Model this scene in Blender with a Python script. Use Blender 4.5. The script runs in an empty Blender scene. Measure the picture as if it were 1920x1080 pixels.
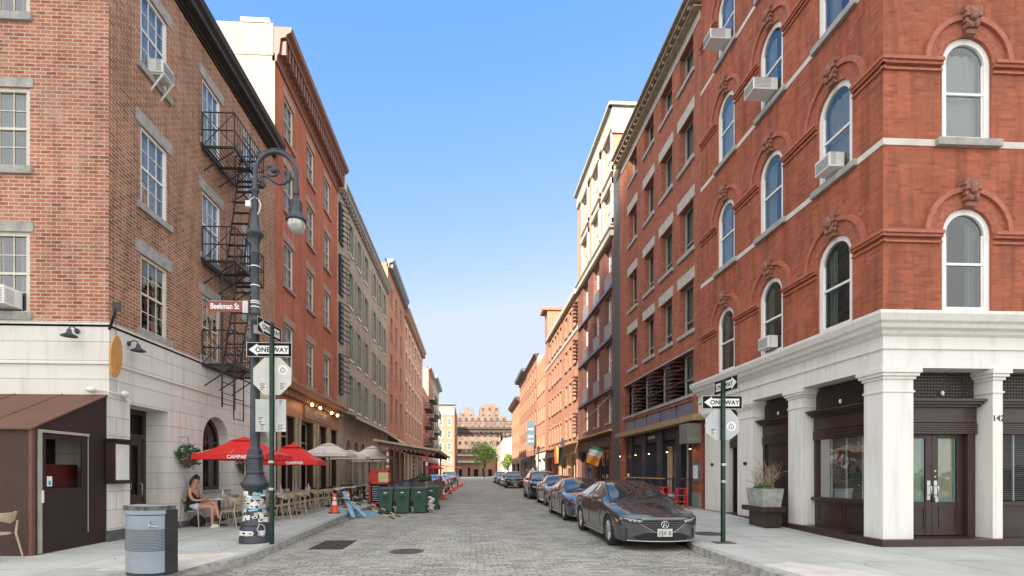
import bpy, bmesh, math, random
from mathutils import Vector, Matrix, noise
R = math.radians
rnd = random.Random(11)
sc = bpy.context.scene
C = sc.collection
# ------------------------------------------------------------ camera, sky, sun, exposure
cam = bpy.data.cameras.new('camera'); camo = bpy.data.objects.new('camera', cam); C.objects.link(camo)
sc.camera = camo
cam.sensor_width = 36; cam.lens = 920 / 1920 * 36
cam.shift_x = 33.4 / 1920; cam.shift_y = 345 / 1920
cam.clip_start = 0.05; cam.clip_end = 3000
camo.location = (0, 0, 1.6); camo.rotation_euler = (R(90), 0, R(-2.77))
sc.render.resolution_x = 1024; sc.render.resolution_y = 576
SUN = Vector((-.60, -1, .65)).normalized()
world = bpy.data.worlds.new("World"); sc.world = world; world.use_nodes = True
wn = world.node_tree; wn.nodes.clear()
sky = wn.nodes.new('ShaderNodeTexSky'); sky.sky_type = 'NISHITA'; sky.sun_disc = False
sky.sun_elevation = math.asin(SUN.z); sky.sun_rotation = math.atan2(SUN.x, SUN.y) % (2 * math.pi)
sky.altitude = 20; sky.air_density = 1.0; sky.dust_density = 1.6; sky.ozone_density = 1.6
bg = wn.nodes.new('ShaderNodeBackground'); bg.inputs[1].default_value = 0.15
wo = wn.nodes.new('ShaderNodeOutputWorld')
# grade of the sky colour (same for every ray): deeper blue away from the sun, untouched bright haze round it
def _wm(op, a, b_=0.0, cl=False):
    x = wn.nodes.new('ShaderNodeMath'); x.operation = op; x.use_clamp = cl
    if op == 'MULTIPLY_ADD': x.inputs[2].default_value = .45
    for i, v in enumerate((a, b_)):
        if isinstance(v, bpy.types.NodeSocket): wn.links.new(v, x.inputs[i])
        else: x.inputs[i].default_value = v
    return x.outputs[0]
ss = wn.nodes.new('ShaderNodeSeparateColor'); wn.links.new(sky.outputs[0], ss.inputs[0]); cc_ = wn.nodes.new('ShaderNodeCombineColor')
for i, (k, p, g, cap_) in enumerate(((1.35, 1.4, .36, 1.36), (.80, .66, .88, 1.56), (.449, .06, 1.84, 1.84))):
    wn.links.new(_wm('MINIMUM', _wm('MULTIPLY', _wm('POWER', _wm('MULTIPLY', ss.outputs[i], k), p), g), cap_), cc_.inputs[i])
lum = _wm('MULTIPLY', _wm('ADD', ss.outputs[0], ss.outputs[1]), .075)
fac_ = _wm('DIVIDE', _wm('SUBTRACT', lum, 1.1), .8, True)
mx_ = wn.nodes.new('ShaderNodeMix'); mx_.data_type = 'RGBA'; wn.links.new(fac_, mx_.inputs[0]); wn.links.new(cc_.outputs[0], mx_.inputs[6]); wn.links.new(sky.outputs[0], mx_.inputs[7])
# added white sky fill for the shaded walls, overhead and behind the viewer (procedural, by sky direction, out of this view)
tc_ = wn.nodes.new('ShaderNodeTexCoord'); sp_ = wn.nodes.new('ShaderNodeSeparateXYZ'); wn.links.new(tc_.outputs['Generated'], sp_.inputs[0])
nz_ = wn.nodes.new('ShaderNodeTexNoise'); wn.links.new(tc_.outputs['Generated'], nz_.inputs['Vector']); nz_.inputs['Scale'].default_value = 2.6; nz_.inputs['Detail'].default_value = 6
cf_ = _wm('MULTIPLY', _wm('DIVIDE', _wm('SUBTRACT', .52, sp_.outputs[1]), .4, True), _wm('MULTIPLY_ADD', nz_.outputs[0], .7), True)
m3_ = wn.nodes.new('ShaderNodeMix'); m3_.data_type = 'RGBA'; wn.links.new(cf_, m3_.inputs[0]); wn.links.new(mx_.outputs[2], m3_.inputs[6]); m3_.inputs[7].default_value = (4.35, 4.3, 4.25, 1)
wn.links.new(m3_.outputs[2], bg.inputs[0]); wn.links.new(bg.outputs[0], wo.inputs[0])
sun = bpy.data.lights.new('sun', 'SUN'); sun.energy = 2.9; sun.angle = R(.5); sun.color = (1, .93, .82)
suno = bpy.data.objects.new('sun', sun); C.objects.link(suno)
suno.rotation_euler = SUN.to_track_quat('Z', 'Y').to_euler()
sc.view_settings.view_transform = 'Standard'; sc.view_settings.look = 'None'
sc.view_settings.exposure = 1.88; sc.view_settings.gamma = 1
sc.cycles.max_bounces = 8
sc.cycles.transparent_max_bounces = 12

# ------------------------------------------------------------ mesh builder
class MB:
    def __init__(s): s.v = []; s.f = []; s.m = []; s.sm = []
    def face(s, pts, m=0, sm=False):
        i = len(s.v); s.v += [tuple(p) for p in pts]; s.f.append(tuple(range(i, i + len(pts)))); s.m.append(m); s.sm.append(sm); return s
    def mesh(s, vs, fs, m=0, sm=False):
        i = len(s.v); s.v += [tuple(p) for p in vs]
        for f in fs: s.f.append(tuple(i + k for k in f)); s.m.append(m); s.sm.append(sm)
        return s
    def box(s, x0, x1, y0, y1, z0, z1, m=0, T=None):
        if x0 > x1: x0, x1 = x1, x0
        if y0 > y1: y0, y1 = y1, y0
        if z0 > z1: z0, z1 = z1, z0
        p = [(x0, y0, z0), (x1, y0, z0), (x1, y1, z0), (x0, y1, z0), (x0, y0, z1), (x1, y0, z1), (x1, y1, z1), (x0, y1, z1)]
        if T: p = [T(*q) for q in p]
        return s.mesh(p, [(0, 3, 2, 1), (4, 5, 6, 7), (0, 1, 5, 4), (1, 2, 6, 5), (2, 3, 7, 6), (3, 0, 4, 7)], m)
    def prism(s, poly, z0, z1, m=0, T=None):
        n = len(poly); p = [(x, y, z0) for x, y in poly] + [(x, y, z1) for x, y in poly]
        if T: p = [T(*q) for q in p]
        return s.mesh(p, [tuple(range(n - 1, -1, -1)), tuple(range(n, 2 * n))] + [(i, (i + 1) % n, n + (i + 1) % n, n + i) for i in range(n)], m)
    def tube(s, pts, r, n=8, m=0, cap=True, closed=False, sm=True):
        pts = [Vector(p) for p in pts]; k = len(pts)
        rr = r if isinstance(r, (list, tuple)) else [r] * k
        vs = []; up = None
        for i, p in enumerate(pts):
            if closed: d = pts[(i + 1) % k] - pts[i - 1]
            else: d = pts[min(i + 1, k - 1)] - pts[max(i - 1, 0)]
            d = d.normalized() if d.length > 1e-9 else Vector((0, 0, 1))
            if up is None:
                up = Vector((0, 0, 1)) if abs(d.z) < .9 else Vector((1, 0, 0))
            a = d.cross(up); a = a.normalized() if a.length > 1e-6 else Vector((1, 0, 0)); b = a.cross(d); up = b
            for j in range(n):
                t = 2 * math.pi * j / n
                vs.append(p + (a * math.cos(t) + b * math.sin(t)) * rr[i])
        fs = []
        for i in range(k if closed else k - 1):
            i2 = (i + 1) % k
            for j in range(n):
                fs.append((i * n + j, i2 * n + j, i2 * n + (j + 1) % n, i * n + (j + 1) % n))
        s.mesh(vs, fs, m, sm)
        if cap and not closed:
            s.face([vs[j] for j in range(n)], m); s.face([vs[(k - 1) * n + j] for j in range(n - 1, -1, -1)], m)
        return s
    def lathe(s, prof, c=(0, 0, 0), n=20, m=0, sm=True, ang=(0, 2 * math.pi)):
        full = abs(ang[1] - ang[0] - 2 * math.pi) < 1e-6
        nn = n if full else n + 1; vs = []
        for r, z in prof:
            for j in range(nn):
                t = ang[0] + (ang[1] - ang[0]) * j / n
                vs.append((c[0] + r * math.cos(t), c[1] + r * math.sin(t), c[2] + z))
        fs = []
        for i in range(len(prof) - 1):
            for j in range(n if full else n):
                j2 = (j + 1) % nn if full else j + 1
                fs.append((i * nn + j, i * nn + j2, (i + 1) * nn + j2, (i + 1) * nn + j))
        return s.mesh(vs, fs, m, sm)
    def ellip(s, c, r, m=0, n=12, k=8):
        return s.mesh([(c[0] + r[0] * math.sin(math.pi * i / k) * math.cos(2 * math.pi * j / n), c[1] + r[1] * math.sin(math.pi * i / k) * math.sin(2 * math.pi * j / n), c[2] + r[2] * math.cos(math.pi * i / k)) for i in range(k + 1) for j in range(n)],
                      [(i * n + j, (i + 1) * n + j, (i + 1) * n + (j + 1) % n, i * n + (j + 1) % n) for i in range(k) for j in range(n)], m, True)
    def data(s, name, mats):
        me = bpy.data.meshes.new(name); me.from_pydata(s.v, [], s.f)
        for x in (mats if isinstance(mats, (list, tuple)) else [mats]): me.materials.append(x)
        me.polygons.foreach_set('material_index', s.m); me.polygons.foreach_set('use_smooth', s.sm)
        me.update(); return me
    def islands(s, name, mats, parent=None, gap=.02):
        # one object for every separate piece (pieces whose boxes touch belong together)
        n = len(s.v); par = list(range(n))
        def find(a):
            while par[a] != a: par[a] = par[par[a]]; a = par[a]
            return a
        for f in s.f:
            for k in f[1:]: par[find(k)] = find(f[0])
        grp = {}
        for i, v in enumerate(s.v): grp.setdefault(find(i), []).append(i)
        bx = [[min(s.v[i][k] for i in g) - gap / 2 for k in range(3)] + [max(s.v[i][k] for i in g) + gap / 2 for k in range(3)] + [g] for g in grp.values()]
        ch = True
        while ch:
            ch = False; out = []
            for b in bx:
                for o in out:
                    if all(b[k] <= o[k + 3] and o[k] <= b[k + 3] for k in range(3)):
                        for k in range(3): o[k] = min(o[k], b[k]); o[k + 3] = max(o[k + 3], b[k + 3])
                        o[6] = o[6] + b[6]; ch = True; break
                else: out.append(list(b))
            bx = out
        res = []
        for b in bx:
            ids = set(b[6]); m = MB()
            for f, mm, sm in zip(s.f, s.m, s.sm):
                if f[0] in ids: m.face([s.v[i] for i in f], mm, sm)
            res.append(m.build(name, mats, parent))
        return res
    def build(s, name, mats, parent=None, loc=None, rz=0, bevel=0, weld=False):
        me = s.data(name, mats)
        if weld or bevel:
            b = bmesh.new(); b.from_mesh(me); bmesh.ops.remove_doubles(b, verts=b.verts, dist=1e-4)
            bmesh.ops.recalc_face_normals(b, faces=b.faces)
            if bevel:
                es = [e for e in b.edges if len(e.link_faces) == 2 and e.calc_face_angle(0) > .6]
                bmesh.ops.bevel(b, geom=es, offset=bevel, segments=2, affect='EDGES', profile=.5)
            b.to_mesh(me); b.free()
        return put(name, me, parent, loc, rz)
def put(name, me, parent=None, loc=None, rz=0):
    o = bpy.data.objects.new(name, me); C.objects.link(o)
    if parent is not None:
        o.parent = parent
        if loc is None:      # mesh is written in world metres, keep it there
            p = parent; off = Vector()
            while p is not None: off += p.location; p = p.parent
            o.location = -off
        else: o.location = loc
    elif loc is not None: o.location = loc
    o.rotation_euler = (0, 0, rz); return o
def tag(o, label=None, cat=None, group=None, kind=None):
    if label: o['label'] = label
    if cat: o['category'] = cat
    if group: o['group'] = group
    if kind: o['kind'] = kind
    return o
def thing(name, label, cat, loc=(0, 0, 0), rz=0, group=None):
    o = bpy.data.objects.new(name, None); C.objects.link(o); o.empty_display_size = .2
    o.location = loc; o.rotation_euler = (0, 0, rz); return tag(o, label, cat, group)
def struct(name, mb, mats): return tag(mb.build(name, mats), kind='structure')
def dup(o, parent=None, loc=None, rz=None, label=None, scale=None):
    c = o.copy(); C.objects.link(c)
    if parent is not None: c.parent = parent
    if loc is not None: c.location = loc
    if rz is not None: c.rotation_euler = (0, 0, rz)
    if label: c['label'] = label
    if scale: c.scale = scale
    for ch in list(o.children): dup(ch, c)
    return c

# ------------------------------------------------------------ materials
MATS = {}
class NT:
    def __init__(s, name):
        s.m = bpy.data.materials.new(name); s.m.use_nodes = True; s.t = s.m.node_tree; s.t.nodes.clear()
        s.out = s.t.nodes.new('ShaderNodeOutputMaterial'); s.p = s.n('ShaderNodeBsdfPrincipled')
        s.l(s.p.outputs[0], s.out.inputs[0]); MATS[name] = s.m
    def n(s, ty, **k):
        x = s.t.nodes.new(ty)
        for a, b in k.items(): setattr(x, a, b)
        return x
    def l(s, a, b): s.t.links.new(a, b)
    def inp(s, node, **k):
        for a, b in k.items():
            a = a.replace('_', ' ')
            if hasattr(b, 'is_output') or isinstance(b, bpy.types.NodeSocket): s.l(b, node.inputs[a])
            else: node.inputs[a].default_value = b
        return node
    def math(s, op, a, b=0, clamp=False):
        x = s.n('ShaderNodeMath', operation=op, use_clamp=clamp)
        for i, v in enumerate((a, b)):
            if isinstance(v, bpy.types.NodeSocket): s.l(v, x.inputs[i])
            else: x.inputs[i].default_value = v
        return x.outputs[0]
    def ramp(s, fac, stops, interp='LINEAR'):
        x = s.n('ShaderNodeValToRGB'); s.l(fac, x.inputs[0]); e = x.color_ramp.elements; x.color_ramp.interpolation = interp
        while len(e) < len(stops): e.new(.5)
        for i, (p, c) in enumerate(stops):
            e[i].position = p; e[i].color = (c if len(c) == 4 else (*c, 1)) if isinstance(c, (tuple, list)) else (c, c, c, 1)
        return x.outputs[0]
    def mix(s, fac, a, b, mode='MIX'):
        x = s.n('ShaderNodeMix', data_type='RGBA', blend_type=mode)
        for i, v in ((0, fac), (6, a), (7, b)):
            if isinstance(v, bpy.types.NodeSocket): s.l(v, x.inputs[i])
            elif i == 0: x.inputs[0].default_value = v
            else: x.inputs[i].default_value = (*v, 1) if len(v) == 3 else v
        return x.outputs[2]
    def obj(s): return s.n('ShaderNodeTexCoord').outputs['Object']
    def noise(s, vec, scale, detail=3, rough=.5, dist=0):
        x = s.n('ShaderNodeTexNoise'); s.l(vec, x.inputs['Vector']); x.inputs['Scale'].default_value = scale
        x.inputs['Detail'].default_value = detail; x.inputs['Roughness'].default_value = rough; x.inputs['Distortion'].default_value = dist
        return x.outputs['Fac']
    def mapv(s, vec, scale=(1, 1, 1), loc=(0, 0, 0), rot=(0, 0, 0)):
        x = s.n('ShaderNodeMapping'); s.l(vec, x.inputs[0]); x.inputs['Scale'].default_value = scale; x.inputs['Location'].default_value = loc; x.inputs['Rotation'].default_value = rot
        return x.outputs[0]
    def wallvec(s):
        o = s.obj(); sx = s.n('ShaderNodeSeparateXYZ'); s.l(o, sx.inputs[0])
        g = s.n('ShaderNodeNewGeometry'); sn = s.n('ShaderNodeSeparateXYZ'); s.l(g.outputs['Normal'], sn.inputs[0])
        a = s.math('GREATER_THAN', s.math('ABSOLUTE', sn.outputs[0]), .6)
        m = s.n('ShaderNodeMix'); s.l(a, m.inputs[0]); s.l(sx.outputs[0], m.inputs[2]); s.l(sx.outputs[1], m.inputs[3])
        cb = s.n('ShaderNodeCombineXYZ'); s.l(m.outputs[0], cb.inputs[0]); s.l(sx.outputs[2], cb.inputs[1])
        return cb.outputs[0]
    def bump(s, h, strength=.3, dist=.01):
        b = s.n('ShaderNodeBump'); s.l(h, b.inputs['Height']); b.inputs['Strength'].default_value = strength; b.inputs['Distance'].default_value = dist
        s.l(b.outputs[0], s.p.inputs['Normal']); return b
def plain(name, col, rough=.6, metal=0, var=.12, vs=6, bump=0, spec=.5, coat=0, emis=None):
    if name in MATS: return MATS[name]
    t = NT(name); o = t.obj(); n = t.noise(o, vs, 4, .6)
    lo = tuple(c * (1 - var) for c in col); hi = tuple(min(1, c * (1 + var)) for c in col)
    t.inp(t.p, Base_Color=t.ramp(n, [(.3, lo), (.7, hi)]), Roughness=rough, Metallic=metal)
    t.p.inputs['Specular IOR Level'].default_value = spec
    if coat: t.p.inputs['Coat Weight'].default_value = coat; t.p.inputs['Coat Roughness'].default_value = .03
    if bump: t.bump(t.noise(o, vs * 8, 4, .6), bump, .004)
    if emis: t.p.inputs['Emission Color'].default_value = (*emis[0], 1); t.p.inputs['Emission Strength'].default_value = emis[1]
    return t.m
def brick(name, cols, mortar, msize=.009, bw=.215, bh=.072, stain=.35, streak=.2, bias=0, blotch=None, mfade=0, bumps=.5, off=.5, msm=.15):
    t = NT(name); v = t.wallvec()
    w = t.noise(v, 3.1, 2); dv = t.n('ShaderNodeVectorMath', operation='SCALE'); 
    nn = t.n('ShaderNodeTexNoise'); t.l(v, nn.inputs['Vector']); nn.inputs['Scale'].default_value = 9
    sb = t.n('ShaderNodeVectorMath', operation='SUBTRACT'); t.l(nn.outputs['Color'], sb.inputs[0]); sb.inputs[1].default_value = (.5, .5, .5)
    t.l(sb.outputs[0], dv.inputs[0]); dv.inputs['Scale'].default_value = .012
    ad = t.n('ShaderNodeVectorMath', operation='ADD'); t.l(v, ad.inputs[0]); t.l(dv.outputs[0], ad.inputs[1])
    b = t.n('ShaderNodeTexBrick'); t.l(ad.outputs[0], b.inputs['Vector']); b.offset = off; b.squash = 1
    t.inp(b, Color1=(0, 0, 0, 1), Color2=(1, 1, 1, 1), Mortar=(.5, .5, .5, 1), Scale=1.0, Mortar_Size=msize, Mortar_Smooth=msm, Bias=bias, Brick_Width=bw, Row_Height=bh)
    k = len(cols); c = t.ramp(b.outputs['Color'], [((i + .0) / (k - 1) * .98 + .01, q) for i, q in enumerate(cols)])
    fine = t.noise(v, 60, 3, .6); c = t.mix(.35, c, t.ramp(fine, [(.3, (.35, .35, .35)), (.7, (.65, .65, .65))]), 'OVERLAY')
    big = t.noise(v, .45, 4, .6, .3)
    mf = b.outputs['Fac']
    if mfade: mf = t.math('MULTIPLY', mf, t.ramp(t.noise(v, 1.7, 3), [(.35, 1 - mfade), (.6, 1)]))
    c = t.mix(mf, c, mortar)
    c = t.mix(stain, c, t.ramp(big, [(.25, (.25, .25, .25)), (.5, (.5, .5, .5)), (.75, (.72, .72, .72))]), 'OVERLAY')
    st = t.noise(t.mapv(v, (2.2, .25, 1)), 1.6, 5, .62, .2)
    c = t.mix(streak, c, t.ramp(st, [(.38, (.22, .2, .18)), (.55, (1, 1, 1))]), 'MULTIPLY')
    if blotch:
        f = t.ramp(t.noise(v, blotch[1], 5, .62, .5), [(.52, 0), (.66, 1)]); c = t.mix(t.math('MULTIPLY', f, blotch[2]), c, blotch[0])
    t.inp(t.p, Base_Color=c, Roughness=.88); t.p.inputs['Specular IOR Level'].default_value = .25
    h = t.math('ADD', t.math('MULTIPLY', b.outputs['Fac'], -1.0), t.math('MULTIPLY', fine, .5)); t.bump(h, bumps, .012)
    return t.m
# ------------------------------------------------------------ shared materials
STONE_W = None
def stone_blocks(name, c1, c2, joint, bw, bh, ms=.008, rough=.8, dirt=.3, off=.5):
    t = NT(name); v = t.wallvec()
    b = t.n('ShaderNodeTexBrick'); t.l(v, b.inputs['Vector']); b.offset = off
    t.inp(b, Color1=(*c1, 1), Color2=(*c2, 1), Mortar=(*joint, 1), Scale=1.0, Mortar_Size=ms, Mortar_Smooth=.1, Brick_Width=bw, Row_Height=bh)
    c = t.mix(dirt, b.outputs['Color'], t.ramp(t.noise(v, .9, 5, .65, .4), [(.3, (.3, .29, .27)), (.6, (.56, .56, .56))]), 'OVERLAY')
    st = t.noise(t.mapv(v, (3.5, .3, 1)), 1.5, 5, .6)
    c = t.mix(.35, c, t.ramp(st, [(.33, (.55, .52, .47)), (.5, (1, 1, 1))]), 'MULTIPLY')
    t.inp(t.p, Base_Color=c, Roughness=rough)
    t.bump(t.math('ADD', t.math('MULTIPLY', b.outputs['Fac'], -1), t.math('MULTIPLY', t.noise(v, 40, 4), .35)), .5, .01)
    return t.m
def paint(name, col, rough=.5, dirt=.25, spec=.4):
    t = NT(name); v = t.obj()
    c = t.mix(dirt, (*col, 1), t.ramp(t.noise(v, 1.3, 6, .65, .3), [(.3, (.36, .35, .33)), (.62, (.55, .55, .55))]), 'OVERLAY')
    st = t.noise(t.mapv(v, (3, 3, .3)), 2.2, 5, .6)
    c = t.mix(.22, c, t.ramp(st, [(.35, (.55, .52, .48)), (.5, (1, 1, 1))]), 'MULTIPLY')
    t.inp(t.p, Base_Color=c, Roughness=rough); t.p.inputs['Specular IOR Level'].default_value = spec
    t.bump(t.noise(v, 30, 4, .6), .08, .004); return t.m
def glass(name, tint=(.8, .84, .84), boost=1.5, base=.015, wob=.02):
    t = NT(name); t.t.nodes.remove(t.p)
    tr = t.n('ShaderNodeBsdfTransparent'); tr.inputs[0].default_value = (*tint, 1)
    gl = t.n('ShaderNodeBsdfGlossy'); gl.inputs['Roughness'].default_value = .02; gl.inputs[0].default_value = (.95, .97, 1, 1)
    b = t.n('ShaderNodeBump'); t.l(t.noise(t.obj(), 1.6, 2), b.inputs['Height']); b.inputs['Strength'].default_value = wob; b.inputs['Distance'].default_value = .5
    t.l(b.outputs[0], gl.inputs['Normal'])
    fr = t.n('ShaderNodeFresnel'); fr.inputs[0].default_value = 1.55
    f = t.math('ADD', t.math('MULTIPLY', fr.outputs[0], boost), base, True)
    mx = t.n('ShaderNodeMixShader'); t.l(f, mx.inputs[0]); t.l(tr.outputs[0], mx.inputs[1]); t.l(gl.outputs[0], mx.inputs[2]); t.l(mx.outputs[0], t.out.inputs[0])
    return t.m
def folds(name, c1, c2, scale=22, vert=True):
    t = NT(name); o = t.obj()
    w = t.n('ShaderNodeTexWave', wave_type='BANDS', bands_direction='X' if vert else 'Z'); t.l(o, w.inputs[0]); w.inputs['Scale'].default_value = scale; w.inputs['Distortion'].default_value = 2.5 if vert else .0; w.inputs['Detail'].default_value = 2
    t.inp(t.p, Base_Color=t.ramp(w.outputs['Fac'], [(0, c1), (1, c2)]), Roughness=.9); t.bump(w.outputs['Fac'], .6, .03); return t.m

M_brickL = brick('weathered_brown_brick', [(.36, .125, .072), (.45, .17, .10), (.27, .09, .055), (.49, .225, .145), (.41, .15, .088)], (.54, .43, .34), .0105, bw=.215, bh=.079, stain=.45, streak=.22, blotch=((.50, .36, .28), 1.2, .35))
M_brickLs = brick('shaded_brown_brick', [(.29, .12, .072), (.37, .155, .09), (.21, .09, .055), (.42, .20, .12), (.31, .13, .075)], (.52, .42, .31), .0095, bw=.215, bh=.079, stain=.4, streak=.3)  # darker copy of the front brick, side wall shade put into its colour
M_brickR = brick('dark_red_brick', [(.37, .105, .055), (.43, .122, .064), (.30, .085, .048), (.46, .14, .075), (.35, .10, .056)], (.32, .135, .088), .007, bh=.066, stain=.32, streak=.34, blotch=((.17, .08, .055), 1.1, .38), mfade=.2)
M_brickR2 = brick('plain_red_brick', [(.35, .105, .062), (.41, .13, .075), (.29, .085, .05), (.44, .155, .09)], (.30, .15, .11), .009, bh=.078, stain=.3, streak=.22)
M_redL2 = brick('painted_red_brick', [(.46, .15, .085), (.50, .165, .09), (.42, .13, .075)], (.38, .14, .08), .006, stain=.45, streak=.3, blotch=((.40, .16, .09), .7, .4), mfade=.5)
M_greyb = brick('grey_tan_brick', [(.40, .33, .25), (.47, .39, .30), (.33, .27, .20), (.44, .35, .26)], (.42, .36, .29), .008, stain=.3, streak=.25)
M_brL4 = brick('russet_brick', [(.47, .20, .125), (.53, .24, .15), (.40, .17, .11)], (.36, .20, .14), .007, stain=.3, streak=.2)
M_brL5 = brick('salmon_brick', [(.56, .30, .20), (.62, .34, .23), (.50, .26, .17)], (.50, .34, .25), .007, stain=.3, streak=.2)
M_dkb = brick('dark_maroon_brick', [(.23, .085, .06), (.29, .11, .075), (.18, .07, .05)], (.22, .14, .11), .009, stain=.25, streak=.2)
M_char = brick('charcoal_brick', [(.07, .065, .065), (.12, .11, .11), (.05, .047, .047)], (.20, .18, .17), .010, stain=.2, streak=.1)
M_orange = brick('orange_brick', [(.43, .195, .12), (.50, .23, .145), (.36, .16, .10)], (.55, .32, .22), .007, stain=.25, streak=.15)
M_orange2 = brick('tan_orange_brick', [(.56, .27, .15), (.62, .31, .18), (.50, .23, .13)], (.58, .40, .29), .007, stain=.25, streak=.15)
M_pink = brick('pale_pink_brick', [(.60, .40, .31), (.66, .46, .36), (.55, .36, .28)], (.62, .50, .42), .007, stain=.25, streak=.15)
M_whst = stone_blocks('white_painted_masonry', (.68, .66, .605), (.72, .70, .645), (.38, .36, .34), 7.3, .395, .007, dirt=.25)
M_gum = stone_blocks('gumwall_tan_masonry', (.42, .35, .27), (.46, .385, .30), (.3, .25, .2), 1.2, .4)
M_cream = paint('cream_stucco', (.37, .34, .275), .8, .35)
M_white = paint('white_paint', (.72, .715, .67), .5, .3)
M_wframe = paint('window_frame_paint', (.78, .78, .75), .4, .1)
M_offw = paint('aged_cream_frame', (.66, .62, .53), .5, .25)
M_stone = plain('grey_stone', (.34, .335, .31), .85, var=.25, vs=5, bump=.3)
M_brst = plain('brownstone', (.36, .24, .18), .85, var=.2, vs=5, bump=.3)
M_lims = plain('limestone', (.60, .57, .50), .8, var=.12, vs=4, bump=.15)
M_redst = plain('red_terracotta', (.38, .12, .07), .7, var=.2, vs=7, bump=.2)
M_carv = plain('carved_terracotta', (.27, .12, .085), .85, var=.5, vs=22, bump=1)
M_black = plain('black_painted_metal', (.022, .021, .022), .5, .0, vs=4, var=.4)
M_dark = plain('dark_void', (.012, .012, .013), .9)
M_brown = plain('dark_brown_paint', (.040, .022, .018), .38, var=.2, vs=3, bump=.06)
M_brown2 = plain('brown_wood_paint', (.12, .055, .03), .5, var=.25, vs=3)
M_tan = plain('tan_wood_paint', (.42, .34, .22), .6, var=.2, vs=3)
M_wood = plain('oiled_wood', (.36, .21, .09), .55, var=.3, vs=9)
M_navy = plain('navy_paint', (.022, .028, .045), .4, var=.3, vs=3)
M_slate = plain('slate_blue_panel', (.11, .13, .19), .35, var=.3, vs=2)
M_grey = plain('galvanised_metal', (.45, .46, .47), .42, .7, var=.15, vs=5)
M_gpanel = plain('grey_spandrel_panel', (.26, .23, .24), .5, var=.15)
M_wplast = plain('white_plastic', (.72, .72, .69), .45, var=.06)
M_roof = plain('roof_tar', (.09, .09, .09), .9, var=.3)
M_glass = glass('window_glass')
M_glass2 = glass('window_glass_tinted', (.7, .73, .73), .38, .0)
M_paneD = plain('dark_reflective_pane', (.035, .045, .05), .06, var=.3, vs=1.5, spec=1.0)
M_paneG = plain('grey_green_pane', (.15, .18, .165), .12, var=.25, vs=1.2, spec=.9)
M_paneW = plain('pale_reflective_pane', (.38, .42, .45), .08, var=.2, vs=1.2, spec=1.0)
M_curt = folds('white_curtain', (.50, .52, .50), (.66, .68, .66))
M_curtG = folds('green_curtain', (.19, .26, .22), (.29, .36, .31), 9)
M_blind = folds('slat_blind', (.05, .05, .05), (.30, .30, .29), 13, False)
M_shut = plain('weathered_green_shutter', (.25, .26, .205), .8, var=.25, vs=3)

# ------------------------------------------------------------ ground
def zr(x, y):      # right pavement rises away from the corner towards the house line
    a = min(1, max(0, (y - 9.8) / 6.0)); a = a * a * (3 - 2 * a); b = min(1, max(0, (x - 4.6) / 3.4)); return .13 + .17 * a * b
t = NT('cobbled_setts'); o = t.obj()
nn = t.n('ShaderNodeTexNoise'); t.l(o, nn.inputs['Vector']); nn.inputs['Scale'].default_value = 2.2; nn.inputs['Detail'].default_value = 3
sb = t.n('ShaderNodeVectorMath', operation='SUBTRACT'); t.l(nn.outputs['Color'], sb.inputs[0]); sb.inputs[1].default_value = (.5, .5, .5)
dv = t.n('ShaderNodeVectorMath', operation='SCALE'); t.l(sb.outputs[0], dv.inputs[0]); dv.inputs['Scale'].default_value = .26
ad = t.n('ShaderNodeVectorMath', operation='ADD'); t.l(o, ad.inputs[0]); t.l(dv.outputs[0], ad.inputs[1])
b = t.n('ShaderNodeTexBrick'); t.l(ad.outputs[0], b.inputs['Vector'])
t.inp(b, Color1=(0, 0, 0, 1), Color2=(1, 1, 1, 1), Mortar=(.5, .5, .5, 1), Scale=1.0, Mortar_Size=.012, Mortar_Smooth=.5, Brick_Width=.24, Row_Height=.105)
c = t.ramp(b.outputs['Color'], [(0, (.27, .265, .225)), (.3, (.345, .34, .29)), (.6, (.395, .388, .335)), (1, (.46, .45, .39))])
gap = t.ramp(t.noise(o, .8, 5, .65, .6), [(.40, .15), (.56, 1)])
c = t.mix(t.math('MULTIPLY', b.outputs['Fac'], gap), c, (.085, .08, .065))
sxx = t.n('ShaderNodeSeparateXYZ'); t.l(o, sxx.inputs[0])
gut = t.ramp(t.math('ADD', t.math('ABSOLUTE', t.math('ADD', sxx.outputs[0], 4.1)), t.math('MULTIPLY', t.noise(o, 2.5, 4, .6), .5)), [(.28, .75), (.52, 0)])
c = t.mix(gut, c, (.12, .105, .08))
oil = t.ramp(t.noise(t.mapv(o, (1, .5, 1), (3, 7, 0)), .9, 5, .7, .9), [(.62, 0), (.72, .6)]); c = t.mix(oil, c, (.20, .19, .165))
f = t.noise(o, 45, 4, .7); c = t.mix(.5, c, t.ramp(f, [(.28, (.25, .25, .25)), (.72, (.75, .75, .75))]), 'OVERLAY')
big = t.noise(t.mapv(o, (1, .45, 1)), .35, 5, .6, .6); c = t.mix(.6, c, t.ramp(big, [(.3, (.34, .34, .33)), (.7, (.66, .655, .64))]), 'OVERLAY')
wr = t.ramp(t.noise(t.mapv(o, (.55, 1.6, 1)), 1.1, 5, .65, .8), [(.56, 0), (.70, 1)]); c = t.mix(t.math('MULTIPLY', wr, .55), c, (.50, .47, .41))
t.inp(t.p, Base_Color=c, Roughness=t.ramp(big, [(.3, .62), (.7, .85)])); t.p.inputs['Specular IOR Level'].default_value = .35
t.bump(t.math('ADD', t.math('MULTIPLY', b.outputs['Fac'], -1.0), t.math('MULTIPLY', f, .7)), .8, .025)
M_cob = t.m
t = NT('pavement_concrete'); o = t.obj()
b = t.n('ShaderNodeTexBrick'); t.l(o, b.inputs['Vector']); b.offset = 0
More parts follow.
